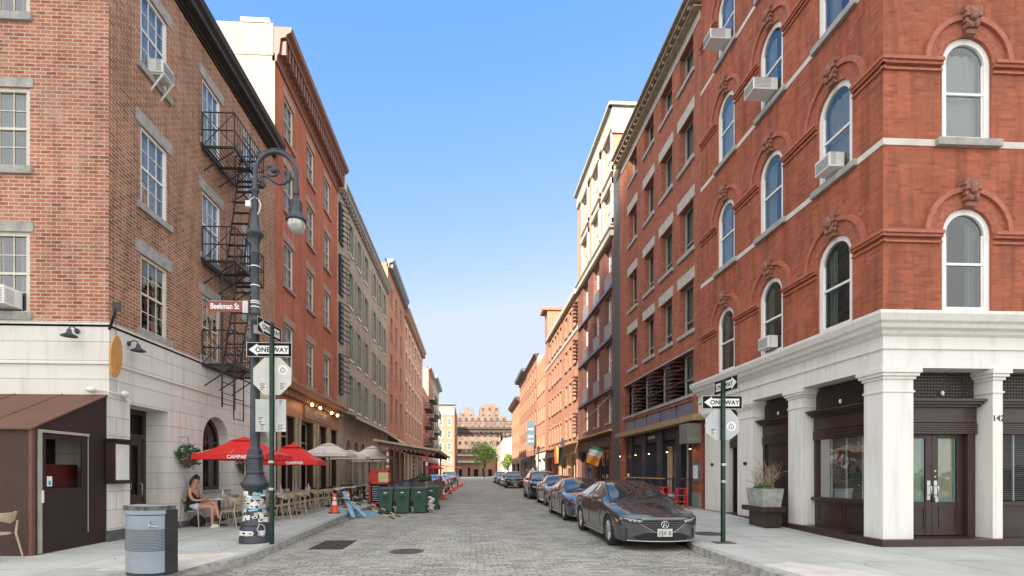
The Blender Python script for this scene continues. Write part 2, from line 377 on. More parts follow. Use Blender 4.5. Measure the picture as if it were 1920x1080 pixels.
t.inp(b, Color1=(.38, .39, .36, 1), Color2=(.45, .455, .42, 1), Mortar=(.15, .15, .14, 1), Scale=1.0, Mortar_Size=.009, Mortar_Smooth=.2, Brick_Width=1.55, Row_Height=1.55)
c = b.outputs['Color']
c = t.mix(.5, c, t.ramp(t.noise(o, .8, 6, .65, .5), [(.3, (.32, .32, .31)), (.7, (.65, .65, .64))]), 'OVERLAY')
c = t.mix(.35, c, t.ramp(t.noise(o, 60, 3, .6), [(.3, (.3, .3, .3)), (.7, (.7, .7, .7))]), 'OVERLAY')
vo = t.n('ShaderNodeTexVoronoi'); t.l(o, vo.inputs['Vector']); vo.inputs['Scale'].default_value = 1.9
sp = t.ramp(vo.outputs['Distance'], [(.05, 1), (.075, 0)]); sp2 = t.math('MULTIPLY', sp, t.ramp(t.noise(o, .9, 2), [(.45, 0), (.55, .7)]))
c = t.mix(sp2, c, (.07, .07, .065))
t.inp(t.p, Base_Color=c, Roughness=.85); t.bump(t.math('ADD', t.math('MULTIPLY', b.outputs['Fac'], -1), t.math('MULTIPLY', t.noise(o, 50, 4), .3)), .4, .01)
M_pave = t.m
M_curb = plain('granite_curb', (.33, .32, .30), .75, var=.35, vs=9, bump=.5)
M_asph = plain('asphalt', (.07, .07, .068), .9, var=.3, vs=2)
M_ramp = plain('pale_new_concrete', (.55, .52, .46), .85, var=.14, vs=2.5, bump=.2)
struct('ground', MB().face([(-1500, -1500, -.03), (1500, -1500, -.03), (1500, 1500, -.03), (-1500, 1500, -.03)]), M_asph)
g = MB(); g.face([(-60, -14, 0), (60, -14, 0), (60, 9.35, 0), (-60, 9.35, 0)]); g.face([(-8.5, 9.35, 0), (9, 9.35, 0), (9, 160, 0), (-8.5, 160, 0)])
struct('road', g, M_cob)
def sidewalk(name, outline, inner, zf, side):
    # outline: kerb line from the cross street round the corner up the street; inner: same number of points under the houses
    mb = MB(); k = len(outline); cb = MB(); W = .16
    off = []
    for i in range(k):
        a = Vector(outline[max(i - 1, 0)]); b_ = Vector(outline[min(i + 1, k - 1)]); d = (b_ - a).normalized(); nrm = Vector((-d.y, d.x)) if side < 0 else Vector((d.y, -d.x))
        off.append(Vector(outline[i]) + nrm * W)
    N = 10
    for i in range(k - 1):
        for j in range(N):
            def q(i_, t_):
                p = off[i_].lerp(Vector(inner[i_]), t_); return (p.x, p.y, zf(p.x, p.y))
            mb.face([q(i, j / N), q(i + 1, j / N), q(i + 1, (j + 1) / N), q(i, (j + 1) / N)])
        o0, o1, f0, f1 = Vector(outline[i]), Vector(outline[i + 1]), off[i], off[i + 1]
        z0 = zf(*outline[i]) + .004; z1 = zf(*outline[i + 1]) + .004
        cb.face([(o0.x, o0.y, z0), (o1.x, o1.y, z1), (f1.x, f1.y, z1), (f0.x, f0.y, z0)])
        cb.face([(o0.x, o0.y, -.02), (o1.x, o1.y, -.02), (o1.x, o1.y, z1), (o0.x, o0.y, z0)])
        cb.face([(f0.x, f0.y, -.02), (f1.x, f1.y, -.02), (f1.x, f1.y, z1), (f0.x, f0.y, z0)])
    struct(name, mb, M_pave); struct(name + '_curb', cb, M_curb)
def arc(cx, cy, r, a0, a1, n=9): return [(cx + r * math.cos(R(a0 + (a1 - a0) * i / n)), cy + r * math.sin(R(a0 + (a1 - a0) * i / n))) for i in range(n + 1)]
ol = [(-60, 7.0), (-20, 7.0), (-9, 7.0)] + arc(-5.9, 9.0, 2.0, -90, 0) + [(-3.95, 10.5), (-4.1, 13), (-4.3, 17), (-4.35, 22), (-4.35, 40), (-4.35, 80), (-4.35, 150)]
il = [(-60, 12), (-20, 12), (-9, 12)] + [(-9, 12)] * 10 + [(-9, 12.5), (-9, 14), (-9, 17), (-9, 22), (-9, 40), (-9, 80), (-9, 150)]
sidewalk('left_sidewalk', ol, il, lambda x, y: .13, -1)
orr = [(60, 4.2), (20, 4.2), (12, 4.2)] + [(a, b_) for a, b_ in arc(7.0, 6.8, 2.6, -90, -180)] + [(4.42, 8.3), (4.5, 9.7), (4.8, 10.8), (5.1, 12.5), (5.4, 15), (5.45, 20), (5.45, 40), (5.45, 80), (5.45, 150)]
ir = [(60, 12), (20, 12), (12, 12)] + [(9, 12)] * 10 + [(9, 12), (9, 12), (9, 12.2), (9, 13), (9, 15), (9, 20), (9, 40), (9, 80), (9, 150)]
sidewalk('right_sidewalk', orr, ir, zr, 1)
rp = MB(); rp.prism([(-4.3, 7.5), (-5.6, 7.6), (-5.3, 8.9), (-4.45, 9.2), (-4.12, 8.9)], .128, .137); rp.prism([(4.62, 7.5), (5.2, 7.75), (6.6, 5.6), (5.6, 5.0), (4.75, 6.3)], .128, .137)
struct('crossing_ramp_pavement', rp, M_ramp)
ir_ = plain('rusty_iron', (.105, .09, .08), .7, .5, var=.4, vs=12, bump=.4)
def disc(name, x, y, z, r, lab):
    mb = MB(); mb.lathe([(0, .006), (r * .93, .006)], (x, y, z), 28); mb.lathe([(r * .95, .003), (r, .008), (r * 1.04, .002)], (x, y, z), 28)
    for i in range(6): mb.lathe([(r * .12 * (i + 1), .006), (r * .12 * (i + 1) + .01, .010), (r * .12 * (i + 1) + .02, .006)], (x, y, z), 24)
    tag(mb.build(name, ir_), lab, 'manhole')
disc('manhole_cover', -1.28, 9.95, .0, .33, 'round iron manhole cover in the middle of the cobbled road')
disc('manhole_cover', 5.62, 11.35, zr(5.6, 11.3) + .003, .36, 'round iron manhole cover in the right pavement beside the dark grey sedan')
mb = MB()
for i in range(15): mb.box(-3.32 + i * .045, -3.32 + i * .045 + .013, 10.35, 11.55, .0, .012)
for i in range(8): mb.box(-3.34, -2.66, 10.35 + i * .168, 10.37 + i * .168, .002, .014)
mb.box(-3.36, -2.64, 10.3, 11.6, -.01, .003, 1)
tag(mb.build('drain_grate', [ir_, M_dark]), 'rusty iron drain grate in the cobbles by the left kerb', 'drain grate')

# ------------------------------------------------------------ facades
class Fac:
    def __init__(s, side, c): s.s = side; s.c = c
    def T(s, u, z, d=0):
        if s.s == 'L': return (s.c + d, u, z)
        if s.s == 'R': return (s.c - d, u, z)
        if s.s == 'F': return (u, s.c - d, z)
        return (u, s.c + d, z)        # 'B'
    @property
    def rz(s): return {'L': R(90), 'R': R(-90), 'F': 0, 'B': R(180)}[s.s]
    def box(s, mb, u0, u1, z0, z1, d0, d1, m=0): return mb.box(u0, u1, d0, d1, z0, z1, m, T=lambda a, b, c_: s.T(a, c_, b))
def wall(mb, fac, u0, u1, z0, z1, ops=(), rev=.2, m=0, mr=None):
    mr = m if mr is None else mr; T = fac.T
    us = sorted({u0, u1} | {a for o in ops for a in o[:2] if u0 < a < u1}); zs = sorted({z0, z1} | {a for o in ops for a in o[2:4] if z0 < a < z1})
    for i in range(len(us) - 1):
        for j in range(len(zs) - 1):
            cu = (us[i] + us[i + 1]) / 2; cz = (zs[j] + zs[j + 1]) / 2
            if any(o[0] < cu < o[1] and o[2] < cz < o[3] for o in ops): continue
            mb.face([T(us[i], zs[j]), T(us[i + 1], zs[j]), T(us[i + 1], zs[j + 1]), T(us[i], zs[j + 1])], m)
    for o in ops:
        a, b_, c_, d_ = o[:4]; ar = len(o) > 4 and o[4]; r = (b_ - a) / 2; zt = d_ - r if ar else d_
        mb.face([T(a, c_), T(a, zt), T(a, zt, -rev), T(a, c_, -rev)], mr); mb.face([T(b_, c_), T(b_, zt), T(b_, zt, -rev), T(b_, c_, -rev)], mr)
        mb.face([T(a, c_), T(b_, c_), T(b_, c_, -rev), T(a, c_, -rev)], mr)
        if not ar: mb.face([T(a, d_), T(b_, d_), T(b_, d_, -rev), T(a, d_, -rev)], mr)
        else:
            n = 18; P = [((a + b_) / 2 - r * math.cos(math.pi * k / n), zt + r * math.sin(math.pi * k / n)) for k in range(n + 1)]
            for k in range(n):
                (p, q), (p2, q2) = P[k], P[k + 1]
                mb.face([T(p, q), T(p2, q2), T(p2, d_), T(p, d_)], m); mb.face([T(p, q), T(p2, q2), T(p2, q2, -rev), T(p, q, -rev)], mr)
def arcband(mb, cx, cz, r0, r1, y0, y1, a0=0, a1=180, n=16, m=0, T=lambda x, y, z: (x, y, z)):
    vs = []
    for i in range(n + 1):
        t = R(a0 + (a1 - a0) * i / n)
        for (r, y) in ((r0, y0), (r1, y0), (r1, y1), (r0, y1)): vs.append(T(cx + r * math.cos(t), y, cz + r * math.sin(t)))
    fs = [(i * 4 + j, i * 4 + (j + 1) % 4, i * 4 + 4 + (j + 1) % 4, i * 4 + 4 + j) for i in range(n) for j in range(4)]
    fs += [(0, 1, 2, 3), (n * 4 + 3, n * 4 + 2, n * 4 + 1, n * 4)]
    mb.mesh(vs, fs, m)
WIN = {}
def win_meshes(key, w, h, fw=.07, cols=1, rows=1, arch=False, y0=.09, mf=None, mp=None, cur=None, sill=None, lint=None, mid=.5, cury=.12, curtop=1):
    k = (key, round(w, 3), round(h, 3))
    if k in WIN: return WIN[k]
    mf = mf or M_wframe; mp = mp or M_glass
    r = w / 2; zt = h - r if arch else h; fr = MB(); y1 = y0 + .09
    fr.box(-r, -r + fw, y0, y1, 0, zt); fr.box(r - fw, r, y0, y1, 0, zt); fr.box(-r + fw, r - fw, y0, y1, 0, fw)
    if arch: arcband(fr, 0, zt, r - fw, r, y0, y1)
    else: fr.box(-r + fw, r - fw, y0, y1, h - fw, h)
    zm = h * mid
    fr.box(-r + fw, r - fw, y0 + .01, y1 - .01, zm - .025, zm + .025)
    # sash stiles set back
    s2 = .035
    for sx in (-1, 1): fr.box(sx * (r - fw), sx * (r - fw - s2), y0 + .02, y1 - .01, fw, zt)
    mw = .018
    for part, (za, zb) in enumerate(((fw, zm), (zm, h - fw))):
        for i in range(1, cols):
            x = -r + fw + (w - 2 * fw) * i / cols; ztp = zb
            if arch and part: ztp = zt + math.sqrt(max(0, (r - fw) ** 2 - x * x))
            fr.box(x - mw / 2, x + mw / 2, y0 + .025, y0 + .05, za, ztp)
        for j in range(1, rows):
            z = za + (zb - za) * j / rows; fr.box(-r + fw, r - fw, y0 + .024, y0 + .051, z - mw / 2, z + mw / 2)
    pn = MB(); yp = y0 + .04
    if arch:
        n = 18; pts = [(-r + fw, yp, fw), (r - fw, yp, fw)] + [((r - fw) * math.cos(math.pi * i / n), yp, zt + (r - fw) * math.sin(math.pi * i / n)) for i in range(n + 1)]
        pn.face(pts)
    else: pn.face([(-r + fw, yp, fw), (r - fw, yp, fw), (r - fw, yp, h - fw), (-r + fw, yp, h - fw)])
    out = dict(frame=fr.data('window', mf), pane=pn.data('pane', mp))
    if cur:
        c_ = MB(); n = 24; mode, mc = cur
        xs = {'full': [(-r + .02, r - .02)], 'sides': [(-r + .02, -r * .35), (r * .35, r - .02)], 'left': [(-r + .02, -r * .1)]}[mode]
        for a, b_ in xs:
            for i in range(n):
                f0, f1 = i / n, (i + 1) / n; yy = lambda f: y0 + cury + .018 * math.sin(f * 34)
                c_.face([(a + (b_ - a) * f0, yy(f0), .03), (a + (b_ - a) * f1, yy(f1), .03), (a + (b_ - a) * f1, yy(f1), h * curtop - .03 if not arch else zt + r * .6), (a + (b_ - a) * f0, yy(f0), h * curtop - .03 if not arch else zt + r * .6)], 0, True)
        out['curtain'] = c_.data('curtain', mc)
    if sill:
        ov, sh, pr, ms = sill; s_ = MB(); s_.box(-r - ov, r + ov, -pr, y0 + .02, -sh, .022); out['sill'] = s_.data('sill', ms)
    if lint:
        ov, lh, pr, ml = lint; s_ = MB(); s_.box(-r - ov, r + ov, -pr, .06, h + .004, h + lh); out['lintel'] = s_.data('lintel', ml)
    WIN[k] = out; return out
def place_win(bld, fac, u, z, meshes, name='window'):
    p = Vector(fac.T(u, z)) - bld.location
    w_ = put(name, meshes['frame'], bld, p, fac.rz)
    for nm in ('pane', 'curtain', 'sill', 'lintel'):
        if nm in meshes: put(nm, meshes[nm], w_, (0, 0, 0))
    return w_
def body(name, bld, side, X, Y0, Y1, z0, z1, depth, mw, mg, ops=(), rev=.2, back=True, top=.0, para=0):
    """street wall with openings, gables, roof and a dark room behind the glass"""
    fac = Fac(side, X); sg = -1 if side == 'L' else 1
    mb = MB(); wall(mb, fac, Y0, Y1, z0, z1, ops, rev, 0)
    xb = X + sg * depth
    for Y in (Y0, Y1): mb.face([(X, Y, z0), (xb, Y, z0), (xb, Y, z1), (X, Y, z1)], 1)
    mb.face([(xb, Y0, z0), (xb, Y1, z0), (xb, Y1, z1), (xb, Y0, z1)], 1)
    mb.build('wall', [mw, mg], bld)
    MB().box(X + sg * .02, xb - sg * .02, Y0 + .02, Y1 - .02, z1 - .35, z1 - .25).build('roof', M_roof, bld)
    if ops: MB().face([(X + sg * .55, Y0 + .03, z0), (X + sg * .55, Y1 - .03, z0), (X + sg * .55, Y1 - .03, z1 - .4), (X + sg * .55, Y0 + .03, z1 - .4)]).build('interior', M_dark, bld)
    return fac
def cornice(bld, fac, u0, u1, z0, prof, mat, name='cornice', dent=None, ends=True):
    """prof: list of (z offset, projection); dent: (spacing, width, z0, z1, projection)"""
    mb = MB(); T = fac.T
    for i in range(len(prof) - 1):
        (a, p), (b_, q) = prof[i], prof[i + 1]
        mb.face([T(u0, z0 + a, p), T(u1, z0 + a, p), T(u1, z0 + b_, q), T(u0, z0 + b_, q)])
    for u in (u0, u1):
        pl = [T(u, z0 + a, p) for a, p in prof]; mb.face([T(u, z0 + prof[0][0], -.1)] + pl + [T(u, z0 + prof[-1][0], -.1)])
    mb.face([T(u0, z0 + prof[-1][0], prof[-1][1]), T(u1, z0 + prof[-1][0], prof[-1][1]), T(u1, z0 + prof[-1][0], -.3), T(u0, z0 + prof[-1][0], -.3)])
    if dent:
        sp, w, za, zb, pr = dent; n = int((u1 - u0) / sp)
        for i in range(n):
            u = u0 + (u1 - u0) * (i + .5) / n; fac.box(mb, u - w / 2, u + w / 2, z0 + za, z0 + zb, 0.003, pr)
    return mb.build(name, mat, bld)
# ------------------------------------------------------------ left corner building
XL, XR = -7.65, 8.18
def left_corner():
    b = thing('corner_building', 'weathered brown brick corner building with white painted ground floor and black cornice', 'building', (XL, 10.77, 0))
    f = Fac('L', XL); g = Fac('F', 10.77); Y1 = 19.6
    cols = [12.285, 14.915, 17.45]; rows = [(4.9, 1.78), (7.83, 1.84), (11.08, 1.82)]; w = 1.02
    gx = [-9.76, -12.4, -15.0]
    wa = MB()
    wall(wa, f, 10.77, Y1, 4.7, 13.95, [(c - w / 2, c + w / 2, z, z + h) for c in cols for z, h in rows], .16)
    wall(wa, g, -24, XL, 4.7, 13.95, [(c - w / 2, c + w / 2, z, z + h) for c in gx for z, h in [(4.92, 1.72), (7.99, 1.68), (11.2, 1.7)]], .16, 1)
    wa.face([(XL, Y1, 0), (-24, Y1, 0), (-24, Y1, 13.95), (XL, Y1, 13.95)])
    wa.build('wall', [M_brickLs, M_brickL], b)
    # white ground floor
    gf = MB(); ops = [(11.37, 12.77, .13, 3.12), (14.36, 15.86, 1.05, 3.25, True), (17.5, 18.95, 1.05, 3.2, True)]
    e = .035
    wall(gf, Fac('L', XL + e), 10.77 - e, Y1, 0, 4.7, ops, .62)
    wall(gf, Fac('F', 10.77 - e), -24, XL + e, 0, 4.7, [(-10.6, -8.7, .13, 2.6)], .3)
    gf.box(-24, XL + e, 10.77 - e, Y1, 4.66, 4.72)
    gf.build('ground_floor_wall', M_whst, b)
    bd = MB()
    for z in (3.87,): f.box(bd, 10.72, Y1, z, z + .035, .036, .075); g.box(bd, -24, XL + .07, z, z + .035, .037, .076)
    f.box(bd, 10.70, Y1, 4.70, 4.76, .0, .07); g.box(bd, -24, XL + .07, 4.70, 4.76, .0, .071)
    bd.build('string_course', M_whst, b)
    pl = MB(); f.box(pl, 10.73, 11.37, .1, .36, .034, .07); f.box(pl, 12.77, Y1, .1, .30, .034, .06); g.box(pl, -24, XL + .08, .1, .36, .034, .071)
    pl.build('plinth', plain('dark_plinth', (.10, .10, .105), .8, var=.3), b)
    MB().face([(XL - .66, 10.9, 0), (XL - .66, Y1, 0), (XL - .66, Y1, 13.8), (XL - .66, 10.9, 13.8)]).face([(-24, 11.3, 0), (XL - .66, 11.3, 0), (XL - .66, 11.3, 13.8), (-24, 11.3, 13.8)]).build('interior', M_dark, b)
    MB().box(-24, XL, 10.8, Y1, 13.8, 13.9).build('roof', M_roof, b)
    cornice(b, f, 10.6, Y1 + .02, 13.93, [(0, 0), (0, .07), (.1, .09), (.12, .28), (.22, .30), (.30, .40), (.42, .44), (.46, .44)], M_black)
    cornice(b, g, -24, XL + .42, 13.93, [(0, 0), (0, .07), (.1, .09), (.12, .28), (.22, .30), (.30, .40), (.42, .44), (.46, .44)], M_black)
    for c in cols:
        for i, (z, h) in enumerate(rows):
            cur = [('sides', M_curt), ('full', folds('lavender_sky_reflection', (.50, .50, .62), (.60, .60, .70), 3) if 'lavender_sky_reflection' not in MATS else MATS['lavender_sky_reflection']), ('full', MATS.get('lavender_sky_reflection'))][i]  # upper rows: lavender sky reflection painted on sheets behind the panes
            mm = win_meshes('L1s%d' % i, w, h, .075, 3, 2, y0=.03, mf=M_offw if i == 0 else M_wframe, cur=cur, sill=(.13, .13, .06, M_stone), lint=(.17, .30, .02, M_stone), mid=.5, cury=.16)
            place_win(b, f, c, z, mm)
    for c in gx:
        for i, (z, h) in enumerate([(4.92, 1.72), (7.99, 1.68), (11.2, 1.7)]):
            mm = win_meshes('L1f%d' % i, w, h, .075, 3, 2, y0=.03, mf=M_offw, cur=('full' if i == 1 else 'sides', M_curtG), sill=(.06, .14, .06, M_stone), lint=(.08, .20, .02, M_stone), mid=.5, cury=.16)
            place_win(b, g, c, z, mm)
    # recessed entrance door
    d = MB(); X0 = XL - .56
    q = lambda mb, y0, y1, z0, z1, x0, x1, m=0: mb.box(X0 + x0, X0 + x1, y0, y1, z0, z1, m)
    q(d, 11.37, 11.50, .13, 3.12, -.04, .05); q(d, 12.66, 12.77, .13, 3.12, -.04, .05); q(d, 11.5, 12.66, 2.42, 2.52, -.04, .05); q(d, 11.5, 12.66, 3.0, 3.12, -.04, .05)
    for y in (11.5, 12.5): q(d, y, y + .16, .15, 2.42, -.03, .03)
    q(d, 11.66, 12.5, 2.25, 2.42, -.03, .03); q(d, 11.66, 12.5, .15, 1.05, -.03, .03); q(d, 11.72, 12.44, .3, .9, .03, .045)
    dr = d.build('door', M_brown, b)
    MB().face([(X0, 11.66, 1.05), (X0, 12.5, 1.05), (X0, 12.5, 2.25), (X0, 11.66, 2.25)]).face([(X0, 11.5, 2.52), (X0, 12.66, 2.52), (X0, 12.66, 3.0), (X0, 11.5, 3.0)]).build('pane', M_glass2, dr)
    gold = plain('gold_lettering', (.55, .38, .10), .4)
    text('lettering', 'PORTO', .24, gold, dr, (X0 + .012, 12.08, 1.18), (R(90), 0, R(90)), sx=.55)
    MB().box(X0 + .012, X0 + .016, 11.95, 12.25, 1.88, 2.18).build('grade_card', M_wplast, dr)
    text('lettering', 'B', .24, plain('green_ink', (.03, .30, .10), .5), dr, (X0 + .02, 12.1, 1.94), (R(90), 0, R(90)))
    MB().tube([(X0 + .04, 12.56, 1.0), (X0 + .09, 12.56, 1.02), (X0 + .09, 12.56, 1.3), (X0 + .04, 12.56, 1.32)], .012).build('handle', M_grey, dr)
    # arched french windows
    for (a, c_) in ((14.36, 15.86), (17.5, 18.95)):
        wv = c_ - a; top = 3.25 if a < 16 else 3.2
        mm = win_meshes('L1arch', wv, top - 1.05, .12, 2, 1, True, y0=.30, mf=M_brown, mp=M_glass2, mid=.66)
        o = place_win(b, Fac('L', XL + .035), (a + c_) / 2, 1.05, mm, 'arched_window'); o['label'] = 'tall arched window in a dark brown frame'
        MB().box(XL - .3, XL + .08, a - .05, c_ + .05, .98, 1.06).build('sill', M_stone, b)
    amber = plain('warm_interior', (.55, .22, .08), .8, var=.4, vs=2)
    MB().face([(XL - .62, 14.4, 2.4), (XL - .62, 15.8, 2.4), (XL - .62, 15.8, 3.2), (XL - .62, 14.4, 3.2)]).build('interior_wall', amber, b)
    # fire escape
    fe = MB(); BR = lambda p, q_, r=.018: fe.tube([p, q_], r, 5, 0, False)
    def platform(z, ya, yb, out=.95):
        x0, x1 = XL + .06, XL + out
        for i in range(11): BR((x0 + (x1 - x0) * i / 10, ya, z), (x0 + (x1 - x0) * i / 10, yb, z), .014)
        for y in (ya, (ya + yb) / 2, yb): fe.box(x0, x1, y - .02, y + .02, z - .07, z - .01)
        fe.box(x1 - .02, x1 + .02, ya, yb, z - .06, z + .03); fe.box(x0 - .02, x0 + .02, ya, yb, z - .06, z + .03)
        for hh in (.45, .95):
            BR((x0, ya, z + hh), (x1, ya, z + hh)); BR((x1, ya, z + hh), (x1, yb, z + hh)); BR((x0, yb, z + hh), (x1, yb, z + hh))
        n = 12
        for i in range(n + 1):
            y = ya + (yb - ya) * i / n; BR((x1, y, z), (x1, y, z + .95), .010 if i % 6 else .022)
        for i in range(5):
            for y in (ya, yb): BR((x0 + (x1 - x0) * i / 4, y, z), (x0 + (x1 - x0) * i / 4, y, z + .95), .010 if i % 4 else .02)
        for y in (ya + .15, (ya + yb) / 2, yb - .15): BR((XL + .02, y, z - .62), (x1 - .1, y, z - .05), .02)
        BR((x1, ya, z), (x1, (ya + yb) / 2, z + .95), .012); BR((x1, (ya + yb) / 2, z), (x1, yb, z + .95), .012)
        for yy in (ya, yb): BR((x0, yy, z), (x1, yy, z + .95), .012); BR((x1, yy, z), (x0, yy, z + .95), .012)
    for z in (4.68, 7.62, 10.86): platform(z, 14.3, 16.25)
    fe2 = fe.build('fire_escape', M_black, b)
    for z0, z1 in ((4.7, 7.6), (7.65, 10.85)):
        fe = MB()
        for xx in (XL + .42, XL + .92):
            fe.tube([(xx, 14.7 if z0 < 5 else 14.9, z0), (xx, 15.9, z1 + .9)], .026, 5, 0, False)
        n = 11
        for i in range(1, n):
            tt = i / n; yy = (14.7 if z0 < 5 else 14.9) * (1 - tt) + 15.9 * tt; zz = z0 * (1 - tt) + (z1 + .9) * tt
            fe.box(XL + .42, XL + .92, yy - .05, yy + .05, zz - .012, zz + .012)
        fe.build('ladder', M_black, fe2)
    fe = MB()     # the drop ladder hanging in front of the white wall
    for yy in (13.55, 14.25): fe.tube([(XL + .97, yy, 3.35), (XL + .97, yy, 6.9)], .026, 5)
    for yy in (14.35, 14.95): fe.tube([(XL + .90, yy, 3.1), (XL + .90, yy, 4.7)], .018, 5)
    for i in range(12): fe.tube([(XL + .97, 13.55, 3.45 + i * .29), (XL + .97, 14.25, 3.45 + i * .29)], .012, 5)
    for z in (3.12, 3.7): fe.tube([(XL + .90, 14.35, z), (XL + .90, 14.95, z)], .014, 5)
    fe.build('ladder', M_black, fe2)
    return b
def text(name, s, size, m, parent, loc, rot, ext=.0, sx=1.0, center=True, bold=0.0, sp=1.0):
    cu = bpy.data.curves.new(name, 'FONT'); cu.body = s; cu.size = size; cu.extrude = ext + .0008; cu.offset = bold; cu.space_character = sp
    if center: cu.align_x = 'CENTER'
    o = bpy.data.objects.new('tmp', cu); C.objects.link(o); dg = bpy.context.evaluated_depsgraph_get()
    me = bpy.data.meshes.new_from_object(o.evaluated_get(dg)); bpy.data.objects.remove(o)
    me.materials.clear(); me.materials.append(m)
    t_ = bpy.data.objects.new(name, me); C.objects.link(t_)
    if parent is not None:
        t_.parent = parent; p = parent; off = Vector()
        if isinstance(loc, tuple):
            while p is not None: off += p.location; p = p.parent
            t_.location = Vector(loc) - off
        else: t_.location = loc
    else: t_.location = loc
    t_.rotation_euler = rot; t_.scale = (sx, 1, 1); return t_
left_corner()

# ------------------------------------------------------------ right corner building
def right_corner():
    YF = 9.35; YE = 17.05; H = 20.0
    b = thing('corner_building', 'dark red brick corner building with arched windows over a white pillared ground floor', 'building', (XR, YF, 0))
    f = Fac('R', XR); g = Fac('F', YF); w = 1.04
    cols = [10.66, 13.0, 15.36]; gx = [9.92, 12.6, 15.3]; zr_ = [4.80, 8.22, 11.64, 15.06]; h = 2.08
    fo = [(c - w / 2, c + w / 2, z, z + h, True) for c in cols for z in zr_]; go = [(c - w / 2, c + w / 2, z, z + h, True) for c in gx for z in zr_]
    wa = MB(); wall(wa, f, YF, YE, 4.74, H, fo, .17); wall(wa, g, XR, 20, 4.74, H, go, .17)
    wa.face([(XR, YE, 0), (20, YE, 0), (20, YE, H), (XR, YE, H)])
    wa.build('wall', M_brickR, b)
    MB().face([(XR + .6, YF + .6, 0), (XR + .6, YE, 0), (XR + .6, YE, H), (XR + .6, YF + .6, H)]).face([(XR + .6, YF + .6, 0), (20, YF + .6, 0), (20, YF + .6, H), (XR + .6, YF + .6, H)]).build('interior', M_dark, b)
    MB().box(XR, 20, YF, YE, H - .1, H).build('roof', M_roof, b)
    for fac, cc in ((f, cols), (g, gx)):
        for ci, c in enumerate(cc):
            for i, z in enumerate(zr_):
                cur = ('sides', M_curtG) if i == 0 else (('full', M_curt) if (i + ci) % 3 == 1 else ('left', M_curt))
                mm = win_meshes('R1%d%s' % (i, cur[0]), w, h, .115, 1, 1, True, y0=.04, mf=M_wframe, cur=cur, mid=.47, cury=.17)
                o = place_win(b, fac, c, z, mm)
                zs = z + h - w / 2
                hd = MB()      # moulded brick arch with its raised hood, per window
                TT = lambda x, y, zz: (x, y, zz)
                arcband(hd, 0, h - w / 2, w / 2 + .004, w / 2 + .30, -.018, .05, 0, 180, 26)
                hood = MB(); arcband(hood, 0, h - w / 2, w / 2 + .30, w / 2 + .40, -.07, .05, 2, 178, 26, 0)
                hd.build('arch', M_rub, o, (0, 0, 0)); hood.build('hood_mould', M_redst, o, (0, 0, 0))
                ks = MB(); zt = h - .02
                for k in range(5):
                    ww = .10 + .022 * k; z0 = zt + .02 + k * .10; ks.prism([(-ww, -.10 - .012 * k - (.02 if k % 2 else 0)), (ww, -.10 - .012 * k - (.02 if k % 2 else 0)), (ww, .04), (-ww, .04)], z0, z0 + .104)
                ks.ellip((0, -.15, zt + .34), (.085, .06, .12)); ks.ellip((-.07, -.14, zt + .16), (.04, .04, .06)); ks.ellip((.07, -.14, zt + .16), (.04, .04, .06))
                ks.build('keystone', M_carv, o, (0, 0, 0))
                if i:
                    sl = MB(); sl.box(-w / 2 - .15, w / 2 + .15, -.09, .04, -.13, .012); sl.build('sill', M_stone, o, (0, 0, 0))
    # impost bands between the arches, stone belts at sill level
    im = MB()
    for z in zr_:
        zs = z + h - w / 2
        for fac, cc, a0, a1, e in ((f, cols, YF - .07, YE, 0), (g, gx, XR - .07, 20, .002)):
            seg = [a0] + [q for c in cc for q in (c - w / 2 - .02, c + w / 2 + .02)] + [a1]
            for k in range(0, len(seg), 2):
                fac.box(im, seg[k], seg[k + 1], zs - .03, zs + .035, .0, .095 - e); fac.box(im, seg[k], seg[k + 1], zs - .09, zs - .03, .0, .06 - e); fac.box(im, seg[k], seg[k + 1], zs - .20, zs - .16, .0, .04 - e)
    im.islands('impost_band', M_redst, b, .05)
    bl = MB()
    for z in zr_[1:]:
        for fac, a0, a1, cc in ((f, YF - .012, YE, cols), (g, XR - .010, 20, gx)):
            seg = [a0] + [q for c in cc for q in (c - w / 2 - .15, c + w / 2 + .15)] + [a1]
            for k in range(0, len(seg), 2): fac.box(bl, seg[k], seg[k + 1], z - .125, z + .005, 0, .013 if fac is f else .011)
    bl.islands('stone_belt', M_lims, b)
    # entablature
    prof = [(0, .0), (0, .05), (.36, .05), (.37, .09), (.42, .09), (.43, .05), (.62, .05), (.66, .12), (.72, .14), (.75, .24), (.82, .27), (.86, .33), (.98, .38), (1.04, .38), (1.10, .02)]
    lin = plain('lead_flashing', (.28, .28, .28), .6, .3)
    for fac, a0, a1 in ((f, YF - .38, YE + .1), (g, XR - .38, 20)):
        mb = MB(); T = fac.T; c0 = YF if fac is f else XR
        for i in range(len(prof) - 1):
            (a, p), (b_, q) = prof[i], prof[i + 1]; z0 = 3.66
            mb.face([T(c0 - p, z0 + a, p), T(a1, z0 + a, p), T(a1, z0 + b_, q), T(c0 - q, z0 + b_, q)], 1 if i == len(prof) - 2 else 0)
        mb.face([T(a1, z0 + a, p) for a, p in prof] + [T(a1, z0 + 1.1, -.1), T(a1, z0, -.1)])
        mb.face([T(c0, 3.66, -.6), T(a1, 3.66, -.6), T(a1, 3.66, .05), T(c0 - .05, 3.66, .05)])
        mb.build('entablature', [M_white, lin], b)
    # pillars: (side facade Y0,Y1) and (front facade X0,X1)
    piers = [(XR - .02, 8.79, YF - .02, 9.81, 'c'), (XR - .02, XR + .52, 11.72, 12.24, 's'), (XR - .02, XR + .52, 13.84, 14.64, 's'), (XR - .02, XR + .52, 15.62, 16.72, 's'), (10.45, 10.66, YF - .02, YF + .78, 'f'), (13.3, 13.85, YF - .02, YF + .78, 'f')]
